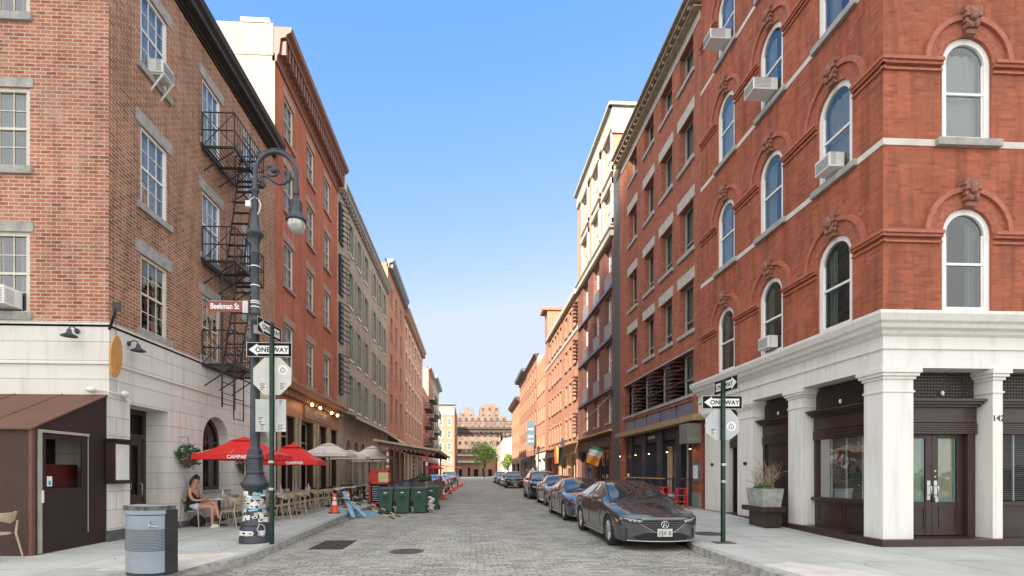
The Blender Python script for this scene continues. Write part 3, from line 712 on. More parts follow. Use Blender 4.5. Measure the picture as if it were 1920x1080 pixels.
    for x0, x1, y0, y1, k in piers:
        mb = MB(); mb.box(x0, x1, y0, y1, .26, 3.62)
        for (za, zb, e) in ((3.18, 3.22, .02), (3.44, 3.5, .03), (3.5, 3.56, .07), (3.56, 3.665, .10)): mb.box(x0 - e, x1 + (e if k != 's' else 0), y0 - e, y1 + (e if k != 'f' else 0), za, zb)
        mb.build('pillar', M_white, b, bevel=.008)
    for y in (14.2, 16.2):
        MB().ellip((XR - .03, y, 1.85), (.02, .11, .055)).build('house_number_plaque', M_black, b)
    text('house_number', '142', .17, M_black, b, (10.56, YF - .026, 2.62), (R(90), 0, 0), .004)
    pl = MB(); pl.box(XR - .14, 20, YF - .14, YF + .9, .0, .27); pl.box(XR - .14, XR + .9, YF + .9, 16.85, .0, .30)
    pl.build('plinth_step', M_brown, b, bevel=.01)
    # --- shopfront on the street side: wide window bay
    def bay_common(mb, fac, u0, u1, dz, corn=True):
        fac.box(mb, u0, u1, 2.62, 2.98, -.40, -.27); 
        if corn:
            fac.box(mb, u0 - .0, u1 + .0, 2.98, 3.03, -.40, -.12); fac.box(mb, u0, u1, 3.03, 3.08, -.40, -.06); fac.box(mb, u0, u1, 2.93, 2.98, -.40, -.19)
        for i in range(5): fac.box(mb, u0, u1, 2.60 - i * .045 - .035, 2.60 - i * .045, -.38, -.25 - .0 * i)
    def grille(fac, u0, u1):
        gr = MB(); n = int((u1 - u0) / .065); d0 = -.36
        for i in range(n + 1):
            u = u0 + (u1 - u0) * i / n; fac.box(gr, u - .007, u + .007, 3.10, 3.66, d0, d0 + .012)
        for i in range(9): fac.box(gr, u0, u1, 3.12 + i * .065 - .007, 3.12 + i * .065 + .007, d0 + .013, d0 + .025)
        for i in range(n):
            for j in range(8):
                u = u0 + (u1 - u0) * (i + .5) / n; z = 3.12 + .0325 + j * .065
                arcband(gr, 0, 0, .018, .026, 0, .01, 0, 360, 8, 0, lambda x, y, zz, u=u, z=z: fac.T(u + x, z + zz, d0 + .03 + y))
        gr.build('transom_grille', plain('bronze_grille', (.10, .085, .075), .45, .6), b)
        mb = MB(); fac.box(mb, u0, u1, 3.08, 3.7, d0 - .14, d0 - .10); mb.build('transom_panel', M_dark, b)
        bu = MB(); p = fac.T((u0 + u1) / 2 + .1, 3.22, d0 + .06); bu.ellip(p, (.035, .035, .055)); bu.build('bulb', M_wplast, b)
    def window_bay(fac, u0, u1, zb):
        mb = MB(); bay_common(mb, fac, u0, u1, 0)
        fac.box(mb, u0, u0 + .07, .95, 2.4, -.40, -.28); fac.box(mb, u1 - .07, u1, .95, 2.4, -.40, -.28)
        fac.box(mb, u0, u1, .92, .99, -.42, -.20); fac.box(mb, u0, u1, zb, .92, -.42, -.30)
        nn = 2
        for i in range(nn):
            a = u0 + .08 + (u1 - u0 - .16) * i / nn + .04; c_ = u0 + .08 + (u1 - u0 - .16) * (i + 1) / nn - .04
            fac.box(mb, a, c_, .42, .45, -.30, -.285); fac.box(mb, a, c_, .80, .83, -.30, -.285); fac.box(mb, a, a + .03, .45, .80, -.30, -.285); fac.box(mb, c_ - .03, c_, .45, .80, -.30, -.285)
        sf = mb.build('shopfront', M_brown, b)
        T = fac.T
        MB().face([T(u0 + .07, .99, -.34), T(u1 - .07, .99, -.34), T(u1 - .07, 2.4, -.34), T(u0 + .07, 2.4, -.34)]).build('shop_window', M_glass2, b)
        bl_ = MB(); n = 34
        for i in range(n):
            z = 1.02 + i * (1.36 / n); bl_.face([T(u0 + .09, z, -.40), T(u1 - .09, z, -.40), T(u1 - .09, z + .022, -.425), T(u0 + .09, z + .022, -.425)])
        bl_.build('slat_blind', plain('dark_slats', (.17, .16, .15), .5), b)
        wt = MB()
        for i in range(1, 4):
            u = u0 + (u1 - u0) * i / 4; fac.box(wt, u - .012, u + .012, 1.0, 2.4, -.39, -.36)
        wt.build('blind_tape', M_wplast, b)
        grille(fac, u0, u1)
    window_bay(f, 9.83, 11.70, .28); window_bay(g, 10.68, 13.28, .26)
    # green lit side of the interior seen behind the glass
    # shutter bay with the planter, door bay
    mb = MB(); bay_common(mb, f, 12.26, 13.82, 0); f.box(mb, 12.26, 12.34, .3, 2.6, -.4, -.28); f.box(mb, 13.74, 13.82, .3, 2.6, -.4, -.28)
    for i in range(46): f.box(mb, 12.34, 13.74, .3 + i * .05, .3 + i * .05 + .042, -.38, -.33)
    mb.build('roller_shutter', M_brown, b); grille(f, 12.26, 13.82)
    mb = MB(); bay_common(mb, f, 14.66, 15.6, 0, True); f.box(mb, 14.66, 14.74, .3, 2.6, -.5, -.36); f.box(mb, 15.52, 15.6, .3, 2.6, -.5, -.36)
    f.box(mb, 14.74, 15.52, .3, 2.4, -.5, -.45)
    for (za, zb) in ((.45, 1.0), (1.1, 1.6), (1.7, 2.3)):
        f.box(mb, 14.84, 15.42, za, za + .03, -.45, -.43); f.box(mb, 14.84, 15.42, zb, zb + .03, -.45, -.43); f.box(mb, 14.84, 14.87, za, zb, -.45, -.43); f.box(mb, 15.39, 15.42, za, zb, -.45, -.43)
    mb.build('side_door', M_brown, b); grille(f, 14.66, 15.6)
    # double door on the front
    mb = MB(); u0, u1 = 8.80, 10.42; bay_common(mb, g, u0, u1, 0); g.box(mb, u1 - .16, u1, .27, 2.62, -.42, -.30); g.box(mb, u0, u0 + .06, .27, 2.62, -.42, -.30)
    a, c_ = u0 + .06, u1 - .16; md = (a + c_) / 2 + .02
    for (p, q) in ((a, md - .005), (md + .005, c_)):
        g.box(mb, p, p + .13, .29, 2.4, -.44, -.40); g.box(mb, q - .13, q, .29, 2.4, -.44, -.40); g.box(mb, p + .13, q - .13, 2.30, 2.4, -.44, -.40)
        g.box(mb, p + .13, q - .13, .29, .98, -.44, -.41); 
        for (aa, bb, zz, z2) in ((p + .15, q - .15, .42, .44), (p + .15, q - .15, .86, .88), (p + .15, p + .17, .44, .86), (q - .17, q - .15, .44, .86)): g.box(mb, aa, bb, zz, z2, -.41, -.398)
    dd = mb.build('double_door', M_brown, b)
    T = g.T; papers = [plain('green_paper', (.34, .48, .29), .8, var=.2, vs=2.5), plain('buff_paper', (.50, .51, .31), .8, var=.2, vs=2.5)]
    for k, (p, q) in enumerate(((a, md), (md, c_))):
        MB().face([T(p + .13, .98, -.42), T(q - .13, .98, -.42), T(q - .13, 2.3, -.42), T(p + .13, 2.3, -.42)]).build('pane', M_glass, dd)
        pp = MB(); n = 8
        for i in range(n):
            for j in range(n):
                U = lambda i_: p + .12 + (q - p - .24) * i_ / n; Z = lambda j_: .97 + 1.34 * j_ / n; D = lambda i_, j_: -.47 + .012 * math.sin(i_ * 1.7 + j_ * 2.1 + k)
                pp.face([T(U(i), Z(j), D(i, j)), T(U(i + 1), Z(j), D(i + 1, j)), T(U(i + 1), Z(j + 1), D(i + 1, j + 1)), T(U(i), Z(j + 1), D(i, j + 1))])
        pp.build('window_paper', papers[k], dd)
        tp = MB(); g.box(tp, p + .13, q - .13, .98, 1.03, -.445, -.44); g.box(tp, q - .16, q - .13, 1.03, 2.3, -.446, -.44); tp.build('masking_tape', plain('blue_tape', (.20, .42, .62), .6), dd)
    st = plain('brushed_steel', (.6, .6, .58), .3, .9)
    for sx in (-1, 1):
        u = md + sx * .075; h_ = MB(); g.box(h_, u - .035, u + .035, 1.02, 1.42, -.40, -.392); h_.tube([T(u, 1.12, -.39), T(u, 1.14, -.33), T(u, 1.3, -.33), T(u, 1.32, -.39)], .012, 8); h_.build('handle', st, dd)
    lk = MB(); g.box(lk, md + .01, md + .07, .98, 1.08, -.37, -.33); lk.tube([T(md + .02, 1.08, -.35), T(md + .02, 1.14, -.35), T(md + .06, 1.14, -.35), T(md + .06, 1.08, -.35)], .006, 6); lk.ellip(T(md + .07, 1.62, -.395), (.022, .012, .022)); lk.ellip(T(md + .07, 1.50, -.395), (.022, .012, .022)); lk.build('lock', st, dd)
    grille(g, 8.80, 10.42)
    return b
M_rub = plain('rubbed_red_brick', (.34, .105, .06), .85, var=.35, vs=14, bump=.4)
right_corner()
# ------------------------------------------------------------ the rows of houses up the street
def row_house(name, label, side, X, Y0, Y1, H, depth, mw, mg, cols, rows, w, st, rev=.16, z0=4.3, extra=(), loc=None):
    b = thing(name, label, 'building', (X, Y0, 0))
    ops = [(c - w / 2, c + w / 2, z, z + h) for c in cols for z, h in rows if not st.get('skip') or (c, z) not in st['skip']]
    fac = body(name, b, side, X, Y0, Y1, z0, H, depth, mw, mg, ops + list(extra), rev)
    for c in cols:
        for z, h in rows:
            mm = win_meshes(name[:4] + side + str(int(Y0)), w, h, st.get('fw', .06), st.get('c', 1), st.get('r', 1), y0=st.get('y0', .06), mf=st.get('mf', M_wframe), mp=st.get('mp', M_paneD), cur=st.get('cur'), sill=st.get('sill'), lint=st.get('lint'), mid=st.get('mid', .5))
            place_win(b, fac, c, z, mm)
    return b, fac
def shop_zone(b, side, X, Y0, Y1, z1, mw, mpier, ops, piers=True, back=None, rev=.35):
    fac = Fac(side, X); mb = MB(); wall(mb, fac, Y0, Y1, 0, z1, ops, rev); sg = -1 if side == 'L' else 1
    for Y in (Y0, Y1): mb.face([(X, Y, 0), (X + sg * 10, Y, 0), (X + sg * 10, Y, z1), (X, Y, z1)])
    mb.build('ground_floor_wall', mw, b)
    xs = X + sg * (rev + .0); MB().face([(xs + sg * .25, Y0, 0), (xs + sg * .25, Y1, 0), (xs + sg * .25, Y1, z1), (xs + sg * .25, Y0, z1)]).build('interior', M_dark, b)
    return fac
def shop_glass(b, fac, u0, u1, z0, z1, d, mf, mp=None, n=2, tr=True):
    mb = MB(); e = .05
    for i in range(n + 1):
        u = u0 + (u1 - u0) * i / n; fac.box(mb, u - e / 2, u + e / 2, z0, z1, d, d + .06)
    fac.box(mb, u0, u1, z0, z0 + .08, d + .001, d + .055); fac.box(mb, u0, u1, z1 - .08, z1, d + .001, d + .055)
    if tr: fac.box(mb, u0, u1, z0 + (z1 - z0) * .74, z0 + (z1 - z0) * .74 + .05, d + .001, d + .055)
    s_ = mb.build('shop_window', mf, b); T = fac.T
    MB().face([T(u0, z0, d + .02), T(u1, z0, d + .02), T(u1, z1, d + .02), T(u0, z1, d + .02)]).build('pane', mp or M_glass2, s_)
M_bulb = plain('warm_bulb', (1, .7, .35), .5, emis=((1, .55, .2), 9))
# L2: painted red brick house with bar on the ground floor
b2, f2 = row_house('brick_house', 'tall painted red brick house with a cream side gable and brown bar front', 'L', XL, 19.6, 28.6, 18.0, 12, M_redL2, M_cream, [21.1, 23.9, 26.6], [(5.65, 2.1), (9.3, 1.85), (12.4, 1.85), (15.4, 1.7)], 1.08,
                   dict(c=2, r=2, fw=.08, mf=M_offw, mp=M_glass2, y0=.05, cur=('full', M_curt), sill=(.12, .12, .08, M_brst), lint=(.14, .32, .02, M_brst)), rev=.2, z0=5.2)
cornice(b2, f2, 19.6, 28.7, 17.7, [(0, 0), (0, .06), (.25, .10), (.3, .16), (.9, .22), (.95, .42), (1.05, .45), (1.15, .62), (1.32, .66), (1.34, .60)], plain('brown_cornice_paint', (.22, .09, .055), .5, var=.2), dent=(.34, .16, .32, .88, .40))
MB().box(XL - 12, XL - .05, 19.58, 20.0, 17.9, 19.15).build('parapet', M_cream, b2)
MB().box(XL - .35, XL + .12, 19.57, 20.1, 5.0, 19.25).build('gable_pier', M_cream, b2) if False else None
MB().box(XL - 1.3, XL - .2, 19.55, 20.05, 19.15, 19.32).build('coping', M_white, b2)
ops = [(20.1, 21.5, .13, 3.9), (22.3, 24.0, .13, 3.9), (24.9, 26.2, .13, 3.9), (26.9, 28.2, .13, 3.9)]
fs = shop_zone(b2, 'L', XL + .03, 19.62, 28.6, 5.2, M_brown, None, ops)
for a, c_, z0, z1 in ops: shop_glass(b2, fs, a + .02, c_ - .02, .75 if a != 22.3 else .2, z1, -.3, M_tan, n=2)
mb = MB()
for u in (19.75, 21.65, 22.1, 24.2, 24.7, 26.35, 26.75, 28.3): fs.box(mb, u, u + .13, .13, 3.95, .003, .10)
mb.islands('pilaster', M_tan, b2)
mb = MB(); fs.box(mb, 19.62, 28.6, 3.95, 4.85, .003, .08); mb.build('fascia', plain('copper_fascia', (.30, .13, .06), .45, .2, var=.25), b2)
mb = MB(); fs.box(mb, 22.6, 26.9, 4.05, 4.7, .082, .13); sg_ = mb.build('sign_board', plain('dark_sign_board', (.16, .10, .075), .5), b2)
text('lettering', 'FRESH SALT', .36, plain('pewter_letters', (.42, .36, .30), .5), sg_, (XL + .165, 24.75, 4.25), (R(90), 0, R(90)), .01)
cornice(b2, fs, 19.55, 28.7, 4.85, [(0, 0), (0, .12), (.1, .25), (.12, .48), (.24, .52), (.34, .60), (.40, .60)], plain('copper_brown_cornice', (.30, .14, .075), .45, var=.25), 'shop_cornice', dent=(.26, .12, -.16, .10, .34))
for y in (22.4, 23.6, 25.5, 26.6):
    lm = MB(); lm.tube([(XL + .12, y, 4.84), (XL + .5, y, 4.9), (XL + .55, y, 4.7)], .015, 6); o_ = lm.build('sign_lamp', M_black, b2); MB().ellip((XL + .55, y, 4.62), (.06, .06, .07)).build('bulb', M_bulb, o_)
# L3: long grey-tan brick block
cl3 = [31.75, 34.05, 36.35, 39.5, 41.75, 44.0]
b3, f3 = row_house('brick_warehouse', 'long grey tan brick warehouse with shuttered windows and arched doorways', 'L', XL, 28.6, 45.9, 18.35, 12, M_greyb, M_greyb, cl3, [(5.6, 2.15), (8.75, 2.25), (12.1, 2.2), (15.45, 1.9)], 1.0,
                   dict(c=1, r=1, fw=.06, mf=M_shut, mp=M_paneG, y0=.12, sill=(.1, .12, .06, M_lims), lint=(.1, .22, .02, M_greyb)), rev=.2, z0=5.1)
for c in cl3:
    for z, h in [(5.6, 2.15), (8.75, 2.25), (12.1, 2.2), (15.45, 1.9)]:
        for s_ in (-1, 1): mb = MB(); f3.box(mb, c + s_ * .5, c + s_ * .96, z + .02, z + h - .02, .012, .05); mb.build('shutter', M_shut, b3)
cornice(b3, f3, 28.6, 45.95, 18.0, [(0, 0), (0, .08), (.2, .1), (.25, .26), (.4, .3), (.5, .42), (.56, .42)], plain('grey_cornice', (.30, .29, .26), .6), dent=(.5, .16, .0, .24, .22))
for i in range(6):
    dm = MB(); y = 30.5 + i * 2.7; dm.box(XL - 1.6, XL - .4, y - .6, y + .6, 18.3, 19.6); dm.prism([(XL - 1.7, y - .7), (XL - .3, y - .7), (XL - .3, y + .7), (XL - 1.7, y + .7)], 19.6, 19.72)
    dm.build('dormer', M_stone, b3)
mb = MB(); mb.box(XL - 2, XL - .1, 28.9, 45.7, 18.3, 18.9); mb.build('mansard', plain('slate_roof', (.13, .13, .14), .6), b3)
mb = MB(); mb.box(XL - .5, XL + .45, 28.62, 29.0, 17.9, 18.55); mb.box(XL - .4, XL + .2, 28.64, 29.0, 18.55, 19.4); mb.build('corner_pier', M_lims, b3)
for z in (6.4, 9.4, 12.2, 15.2):       # iron shutter stays on the party wall strip
    mb = MB()
    for k in range(8): mb.tube([(XL + .02, 28.9, z + k * .3), (XL + .5, 29.5, z + k * .3 - .16)], .03, 5); mb.box(XL + .02, XL + .1, 28.85, 29.7, z + k * .3 - .2, z + k * .3 - .05)
    mb.build('iron_bracket', M_black, b3)
ops = [(30.6, 31.9, 0.13, 3.6, True), (32.7, 34.0, .13, 3.6, True), (34.8, 36.1, .13, 3.6, True), (37.0, 38.3, .13, 3.6, True), (39.2, 40.6, .13, 3.6, True), (41.6, 43.0, .13, 3.6, True), (43.8, 45.2, .13, 3.6, True)]
fs = shop_zone(b3, 'L', XL, 28.6, 45.9, 5.1, M_greyb, None, ops)
mb = MB(); T = fs.T
mb.face([T(29.6, 5.2, .02), T(45.8, 5.2, .02), T(45.8, 4.95, .85), T(29.6, 4.95, .85)]); fs.box(mb, 29.6, 45.8, 4.78, 4.95, .83, .87); fs.box(mb, 29.6, 45.8, 5.15, 5.28, .0, .12)
mb.build('awning', plain('grey_green_metal_canopy', (.36, .39, .34), .5, .2), b3)
# L4
b4, f4 = row_house('brick_house', 'russet brick house with dark bracketed cornice beyond the grey warehouse', 'L', XL, 45.9, 57.4, 21.0, 12, M_brL4, M_orange2, [48.1, 51.2, 54.6], [(6.6, 2.5), (10.7, 2.3), (14.4, 2.1), (17.7, 1.7)], 1.15,
                   dict(mf=M_greyb, mp=M_paneD, fw=.05, sill=(.1, .12, .06, M_brst), lint=(.1, .2, .02, M_brst)), z0=5.2)
cornice(b4, f4, 45.9, 57.45, 20.6, [(0, 0), (0, .1), (.4, .15), (.5, .5), (.75, .6), (.8, .6)], plain('verdigris_cornice', (.20, .23, .24), .6), dent=(.55, .2, .0, .5, .45))
fs = shop_zone(b4, 'L', XL, 45.9, 57.4, 5.2, M_brown2, None, [(46.5, 49.3, .13, 3.8), (49.9, 53.3, .13, 3.8), (53.9, 56.9, .13, 3.8)])
for a, c_ in ((46.5, 49.3), (49.9, 53.3), (53.9, 56.9)): shop_glass(b4, fs, a, c_, .3, 3.8, -.3, M_tan, n=3)
mb = MB(); T = fs.T; mb.face([T(46, 5.1, .02), T(57.2, 5.1, .02), T(57.2, 4.5, 1.0), T(46, 4.5, 1.0)]); fs.box(mb, 46, 57.2, 4.35, 4.5, .97, 1.02); mb.build('awning', plain('buff_canopy', (.45, .36, .22), .7), b4)
# L5
cl5 = [59.0 + 3.3 * i for i in range(6)]
b5, f5 = row_house('brick_house', 'salmon brick house of six bays with pale cornice and lintels', 'L', XL, 57.4, 79.0, 20.2, 12, M_brL5, M_orange2, cl5, [(6.2, 2.6), (9.9, 2.5), (13.6, 2.2), (17.1, 1.7)], 1.3,
                   dict(mf=M_tan, mp=M_paneG, fw=.07, sill=(.1, .14, .06, M_lims), lint=(.2, .34, .07, M_lims)), z0=5.2)
cornice(b5, f5, 57.4, 79.1, 19.7, [(0, 0), (0, .1), (.5, .15), (.6, .5), (.9, .6), (.95, .6)], M_brst, dent=(.6, .2, .0, .6, .45))
fs = shop_zone(b5, 'L', XL, 57.4, 79.0, 5.2, M_gum, None, [(58 + 3.5 * i, 60.4 + 3.5 * i, .13, 3.9) for i in range(6)])
for i in range(6): shop_glass(b5, fs, 58 + 3.5 * i, 60.4 + 3.5 * i, .4, 3.9, -.3, M_tan, n=2)
mb = MB(); T = fs.T; mb.face([T(57.6, 5.2, .02), T(78.8, 5.2, .02), T(78.8, 4.7, .9), T(57.6, 4.7, .9)]); mb.build('awning', plain('pale_canopy', (.50, .44, .34), .7), b5)
# L6 a/b/c
def esc(b, X, Y0, Y1, zs, out=1.1):
    mb = MB()
    for z in zs:
        mb.box(X, X + out, Y0, Y1, z - .1, z)
        for hh in (.5, 1.0): mb.tube([(X, Y0, z + hh), (X + out, Y0, z + hh), (X + out, Y1, z + hh), (X, Y1, z + hh)], .03, 4)
        for i in range(9): mb.tube([(X + out, Y0 + (Y1 - Y0) * i / 8, z), (X + out, Y0 + (Y1 - Y0) * i / 8, z + 1)], .022, 4)
        for i in range(4): mb.tube([(X + out * i / 3, Y0, z), (X + out * i / 3, Y0, z + 1)], .022, 4)
    for a, c_ in zip(zs[:-1], zs[1:]):
        for k in (.5, .9): mb.tube([(X + k, Y0 + .4, a), (X + k, Y1 - .8, c_)], .04, 4)
    mb.build('fire_escape', M_black, b)
b6, f6 = row_house('brick_house', 'low brown brick house with black fire escapes before the cream gable', 'L', XL, 79.0, 90.0, 15.3, 10, M_brL4, M_cream, [81, 84, 87.5], [(6, 2), (9.2, 2), (12.2, 1.8)], 1.2, dict(mf=M_tan, mp=M_paneD, fw=.06, lint=(.1, .25, .03, M_lims)), z0=4)
esc(b6, XL, 82, 88.5, [6.0, 9.2, 12.2]); shop_zone(b6, 'L', XL, 79, 90, 4, M_brown2, None, [(80, 84, .13, 3.4), (85, 89.5, .13, 3.4)])
b6, f6 = row_house('brick_house', 'narrow brick house with a cream stucco gable rising above its neighbour', 'L', XL, 90.0, 101.0, 20.6, 10, M_brL4, M_cream, [92, 95.5, 98.8], [(6, 2), (9.5, 2), (13, 2), (16.5, 2)], 1.3, dict(mf=M_tan, mp=M_paneD, fw=.06, lint=(.1, .25, .03, M_lims)), z0=4)
esc(b6, XL, 91, 98, [8.0, 11.6, 15.0]); shop_zone(b6, 'L', XL, 90, 101, 4, M_brown, None, [(91, 95, .13, 3.4), (96, 100.5, .13, 3.4)])
cornice(b6, f6, 90, 101, 20.3, [(0, 0), (0, .1), (.3, .4), (.5, .5)], M_brst)
b7, f7 = row_house('stone_building', 'pale tan stone building with a projecting cornice at the far end of the left row', 'L', XL, 101.0, 119, 20.8, 10, M_gum, M_gum, [103.5, 107, 110.5, 114, 117], [(6, 2.2), (9.8, 2.2), (13.6, 2.2), (17, 1.8)], 1.4, dict(mf=M_tan, mp=M_paneD, fw=.06), z0=4)
cornice(b7, f7, 101, 119, 20.4, [(0, 0), (0, .1), (.4, .2), (.5, .8), (.9, .95)], M_stone); esc(b7, XL, 103, 110, [6.2, 9.8, 13.5]); shop_zone(b7, 'L', XL, 101, 119, 4, M_brown, None, [(102, 109, .13, 3.4), (110, 118, .13, 3.4)])

# ---- right side
b, f = row_house('brick_apartment_house', 'red brick apartment house with white lintels and a dark bar front beside the corner building', 'R', XR, 17.05, 26.5, 18.35, 12, M_brickR2, M_brickR2, [18.25, 20.15, 22.15, 24.4], [(6.85, 1.86), (9.87, 1.82), (13.22, 1.7), (16.42, 1.3)], 1.18,
                 dict(mf=plain('sage_window_frame', (.30, .33, .30), .4), mp=M_glass2, cur=('full', M_curtG), fw=.06, y0=.22, mid=.27, sill=(.12, .13, .07, M_stone)), rev=.32, z0=6.3)
mb = MB()
for c in (18.25, 20.15, 22.15, 24.4):
    for z, h in [(6.85, 1.86), (9.87, 1.82), (13.22, 1.7)]: f.box(mb, c - .72, c + .74, z + h + .004, z + h + .42, .0, .035)
f.box(mb, 17.1, 26.2, 17.724, 18.1, .0, .035); mb.islands('lintel', plain('weathered_limestone', (.44, .42, .36), .8, var=.2), b)
mb = MB(); f.box(mb, 17.0, 26.4, 18.1, 18.16, .0, .3); f.box(mb, 17.0, 26.4, 18.3, 18.36, .0, .45)
for i in range(24): f.box(mb, 17.2 + i * .39, 17.26 + i * .39, 18.16, 18.3, .0, .4)
f.box(mb, 17.0, 26.4, 18.50, 18.56, .0, .55); f.box(mb, 17.0, 26.4, 18.36, 18.5, .28, .34)
mb.build('cornice', plain('bronze_and_cream_cornice', (.34, .27, .19), .5, var=.3), b)
ops = [(17.65, 25.85, 4.5, 6.12)]; mb = MB(); wall(mb, f, 17.05, 26.5, 3.55, 6.3, ops + [(17.65, 25.85, 3.7, 4.25)], .32); wall(mb, f, 17.05, 26.5, 0, 3.55, [(17.75, 25.75, .28, 3.45)], .5)
mb.build('ground_floor_wall', M_brickR2, b)
mb = MB(); f.box(mb, 17.65, 25.85, 6.12, 6.18, .0, .02); f.box(mb, 17.6, 25.9, 4.38, 4.5, -.3, .05); mb.build('sill', M_stone, b)
fin = MB()
for i in range(3):
    u = 19.45 + i * 2.1
    for k in range(9): fin.box(XR - .16, XR + .24, u - .40, u + .40, 4.62 + k * .165, 4.65 + k * .165)
for z in (5.0, 5.5): fin.tube([(XR - .18, 17.65, z), (XR - .18, 25.85, z)], .018, 6)
fin.build('louvre', plain('maroon_louvres', (.10, .035, .03), .5, var=.2), b)
for i in range(4):
    u = 18.35 + i * 2.12; place_win(b, f, u, 4.5, win_meshes('R2low', 1.1, 1.6, .06, 1, 1, y0=.24, mf=MATS['sage_window_frame'], mp=M_glass2, cur=('full', M_curtG), mid=.4))
mb = MB()
for i in range(5): f.box(mb, 17.66 + i * 1.66, 17.66 + i * 1.66 + 1.53, 3.7, 4.25, -.1, -.05)
mb.islands('spandrel_panel', M_slate, b); mb = MB(); f.box(mb, 17.66, 25.84, 3.7, 4.25, -.14, -.11); mb.build('spandrel_frame', M_navy, b)
mb = MB(); f.box(mb, 16.8, 26.0, 3.42, 3.64, .0, .42); mb.build('beam', plain('weathered_timber_beam', (.30, .21, .11), .6, var=.3, vs=5), b)
mb = MB()
for (a, c_) in ((17.75, 18.3), (19.0, 19.5), (20.9, 21.5), (22.9, 23.4), (24.9, 25.75)): f.box(mb, a, c_, .28, 3.45, -.45, -.12)
f.box(mb, 17.75, 25.75, 2.95, 3.45, -.46, -.2); f.box(mb, 17.75, 25.75, .28, .9, -.5, -.38); mb.islands('bar_front', M_navy, b)
T = f.T; MB().face([T(17.75, .3, -.42), T(25.75, .3, -.42), T(25.75, 3, -.42), T(17.75, 3, -.42)]).build('shop_window', M_glass2, b)
MB().face([T(17.1, .1, -1.6), T(26.4, .1, -1.6), T(26.4, 3.5, -1.6), T(17.1, 3.5, -1.6)]).build('interior', M_dark, b)
mb = MB()
for u in (18.55, 18.8, 20.45, 20.7): f.box(mb, u, u + .08, .3, 2.6, -.38, -.30)
f.box(mb, 18.55, 18.88, 2.6, 2.68, -.38, -.30); f.box(mb, 20.45, 20.78, 2.6, 2.68, -.38, -.30); mb.build('door_frame', M_tan, b)
for i, (u, d) in enumerate(((17.55, .12), (20.2, -.1), (22.3, -.1), (25.95, .12), (24.1, -.1))):
    lm = MB(); lm.tube([T(u, 2.75, d - .1), T(u, 2.75, d + .05), T(u, 2.62, d + .05)], .015, 6); lm.lathe([(.02, .1), (.05, .05), (.055, -.08)], T(u, 2.52, d + .05), 10); o_ = lm.build('wall_lamp', M_black, b); MB().ellip(T(u, 2.48, d + .05), (.045, .045, .06)).build('bulb', M_bulb, o_)
text('lettering', 'BAR BAR', .22, M_wplast, b, T(22.3, 3.12, -.17), (R(90), 0, R(-90)), .005)
mb = MB(); mb.box(XR - .55, XR - .03, 16.95, 17.6, 2.62, 3.32); sb_ = mb.build('sign_box', plain('grey_green_sign', (.15, .15, .13), .5), b)
text('lettering', 'STOUT', .11, M_tan, sb_, (XR - .29, 16.945, 2.72), (R(90), 0, 0), .002)
mb = MB(); f.box(mb, 17.1, 17.6, 1.25, 1.95, .0, .06); mc = mb.build('menu_case', M_slate, b); mb = MB(); f.box(mb, 17.17, 17.53, 1.36, 1.84, .062, .066); mb.build('menu', M_wplast, mc)
mb = MB(); f.box(mb, 17.06, 17.72, .2, .85, .0, .03); f.box(mb, 25.8, 26.5, .2, .85, .0, .03); mb.build('plinth', plain('grey_green_plinth', (.24, .27, .24), .7), b)
# R3 tower
b = thing('apartment_tower', 'taller apartment block of maroon brick with cream upper floors on the right', 'building', (XR, 26.5, 0)); w = 1.5
c3 = [28.8, 31.55, 34.55]; r3 = [(4.5, 1.75), (7.45, 1.75), (10.35, 1.75), (13.25, 1.75)]; r3u = [(16.2, 1.9), (19.2, 1.9)]
fac = Fac('R', XR); mb = MB(); wall(mb, fac, 27.75, 37.0, 4.1, 15.3, [(c - w / 2, c + w / 2, z, z + h) for c in c3 for z, h in r3], .35); mb.build('wall', M_dkb, b)
mb = MB(); wall(mb, fac, 26.5, 27.75, 0, 18.6, (), .1); mb.face([(XR, 26.5, 18), (XR + 12, 26.5, 18), (XR + 12, 26.5, 19.4), (XR, 26.5, 19.4)]); mb.build('wall', M_char, b)
fu = Fac('R', XR + .02); mb = MB(); wall(mb, fu, 27.75, 37.0, 15.3, 22.0, [(c - w / 2, c + w / 2, z, z + h) for c in c3 for z, h in r3u], .35)
mb.face([(XR, 27.75, 15.3), (XR + 12, 27.75, 15.3), (XR + 12, 27.75, 22), (XR, 27.75, 22)]); mb.face([(XR, 37, 3), (XR + 12, 37, 3), (XR + 12, 37, 22), (XR, 37, 22)]); mb.build('upper_wall', M_orange2, b)
MB().face([T_ for T_ in ((XR + .6, 27.8, 3), (XR + .6, 36.9, 3), (XR + .6, 36.9, 21.9), (XR + .6, 27.8, 21.9))]).build('interior', M_dark, b)
MB().box(XR + .1, XR + 12, 27.8, 36.9, 21.7, 21.9).build('roof', M_roof, b)
mb = MB()
for c in c3:
    for (z0, z1) in ((15.9, 18.5), (18.9, 21.6)):
        for s_ in (-1, 1): fac.box(mb, c + s_ * .75, c + s_ * 1.05, z0, z1, -.02, .10)
        fac.box(mb, c - 1.05, c + 1.05, z1 - .35, z1, -.02, .16); fac.box(mb, c - 1.05, c + 1.05, z0 - .05, z0 + .28, -.02, .13)
fac.box(mb, 27.7, 37.05, 15.15, 15.45, -.02, .22); fac.box(mb, 27.7, 37.05, 15.62, 15.70, -.02, .26)
fac.box(mb, 27.7, 37.05, 21.6, 22.5, -.5, .12); fac.box(mb, 27.6, 37.15, 22.5, 22.68, -.5, .32); mb.box(XR - .1, XR + 12, 27.65, 27.8, 21.0, 22.5); mb.box(XR - .3, XR + 12.1, 27.5, 27.8, 22.5, 22.67)
mb.build('cream_stonework', plain('cream_precast', (.45, .425, .36), .7, var=.08), b)
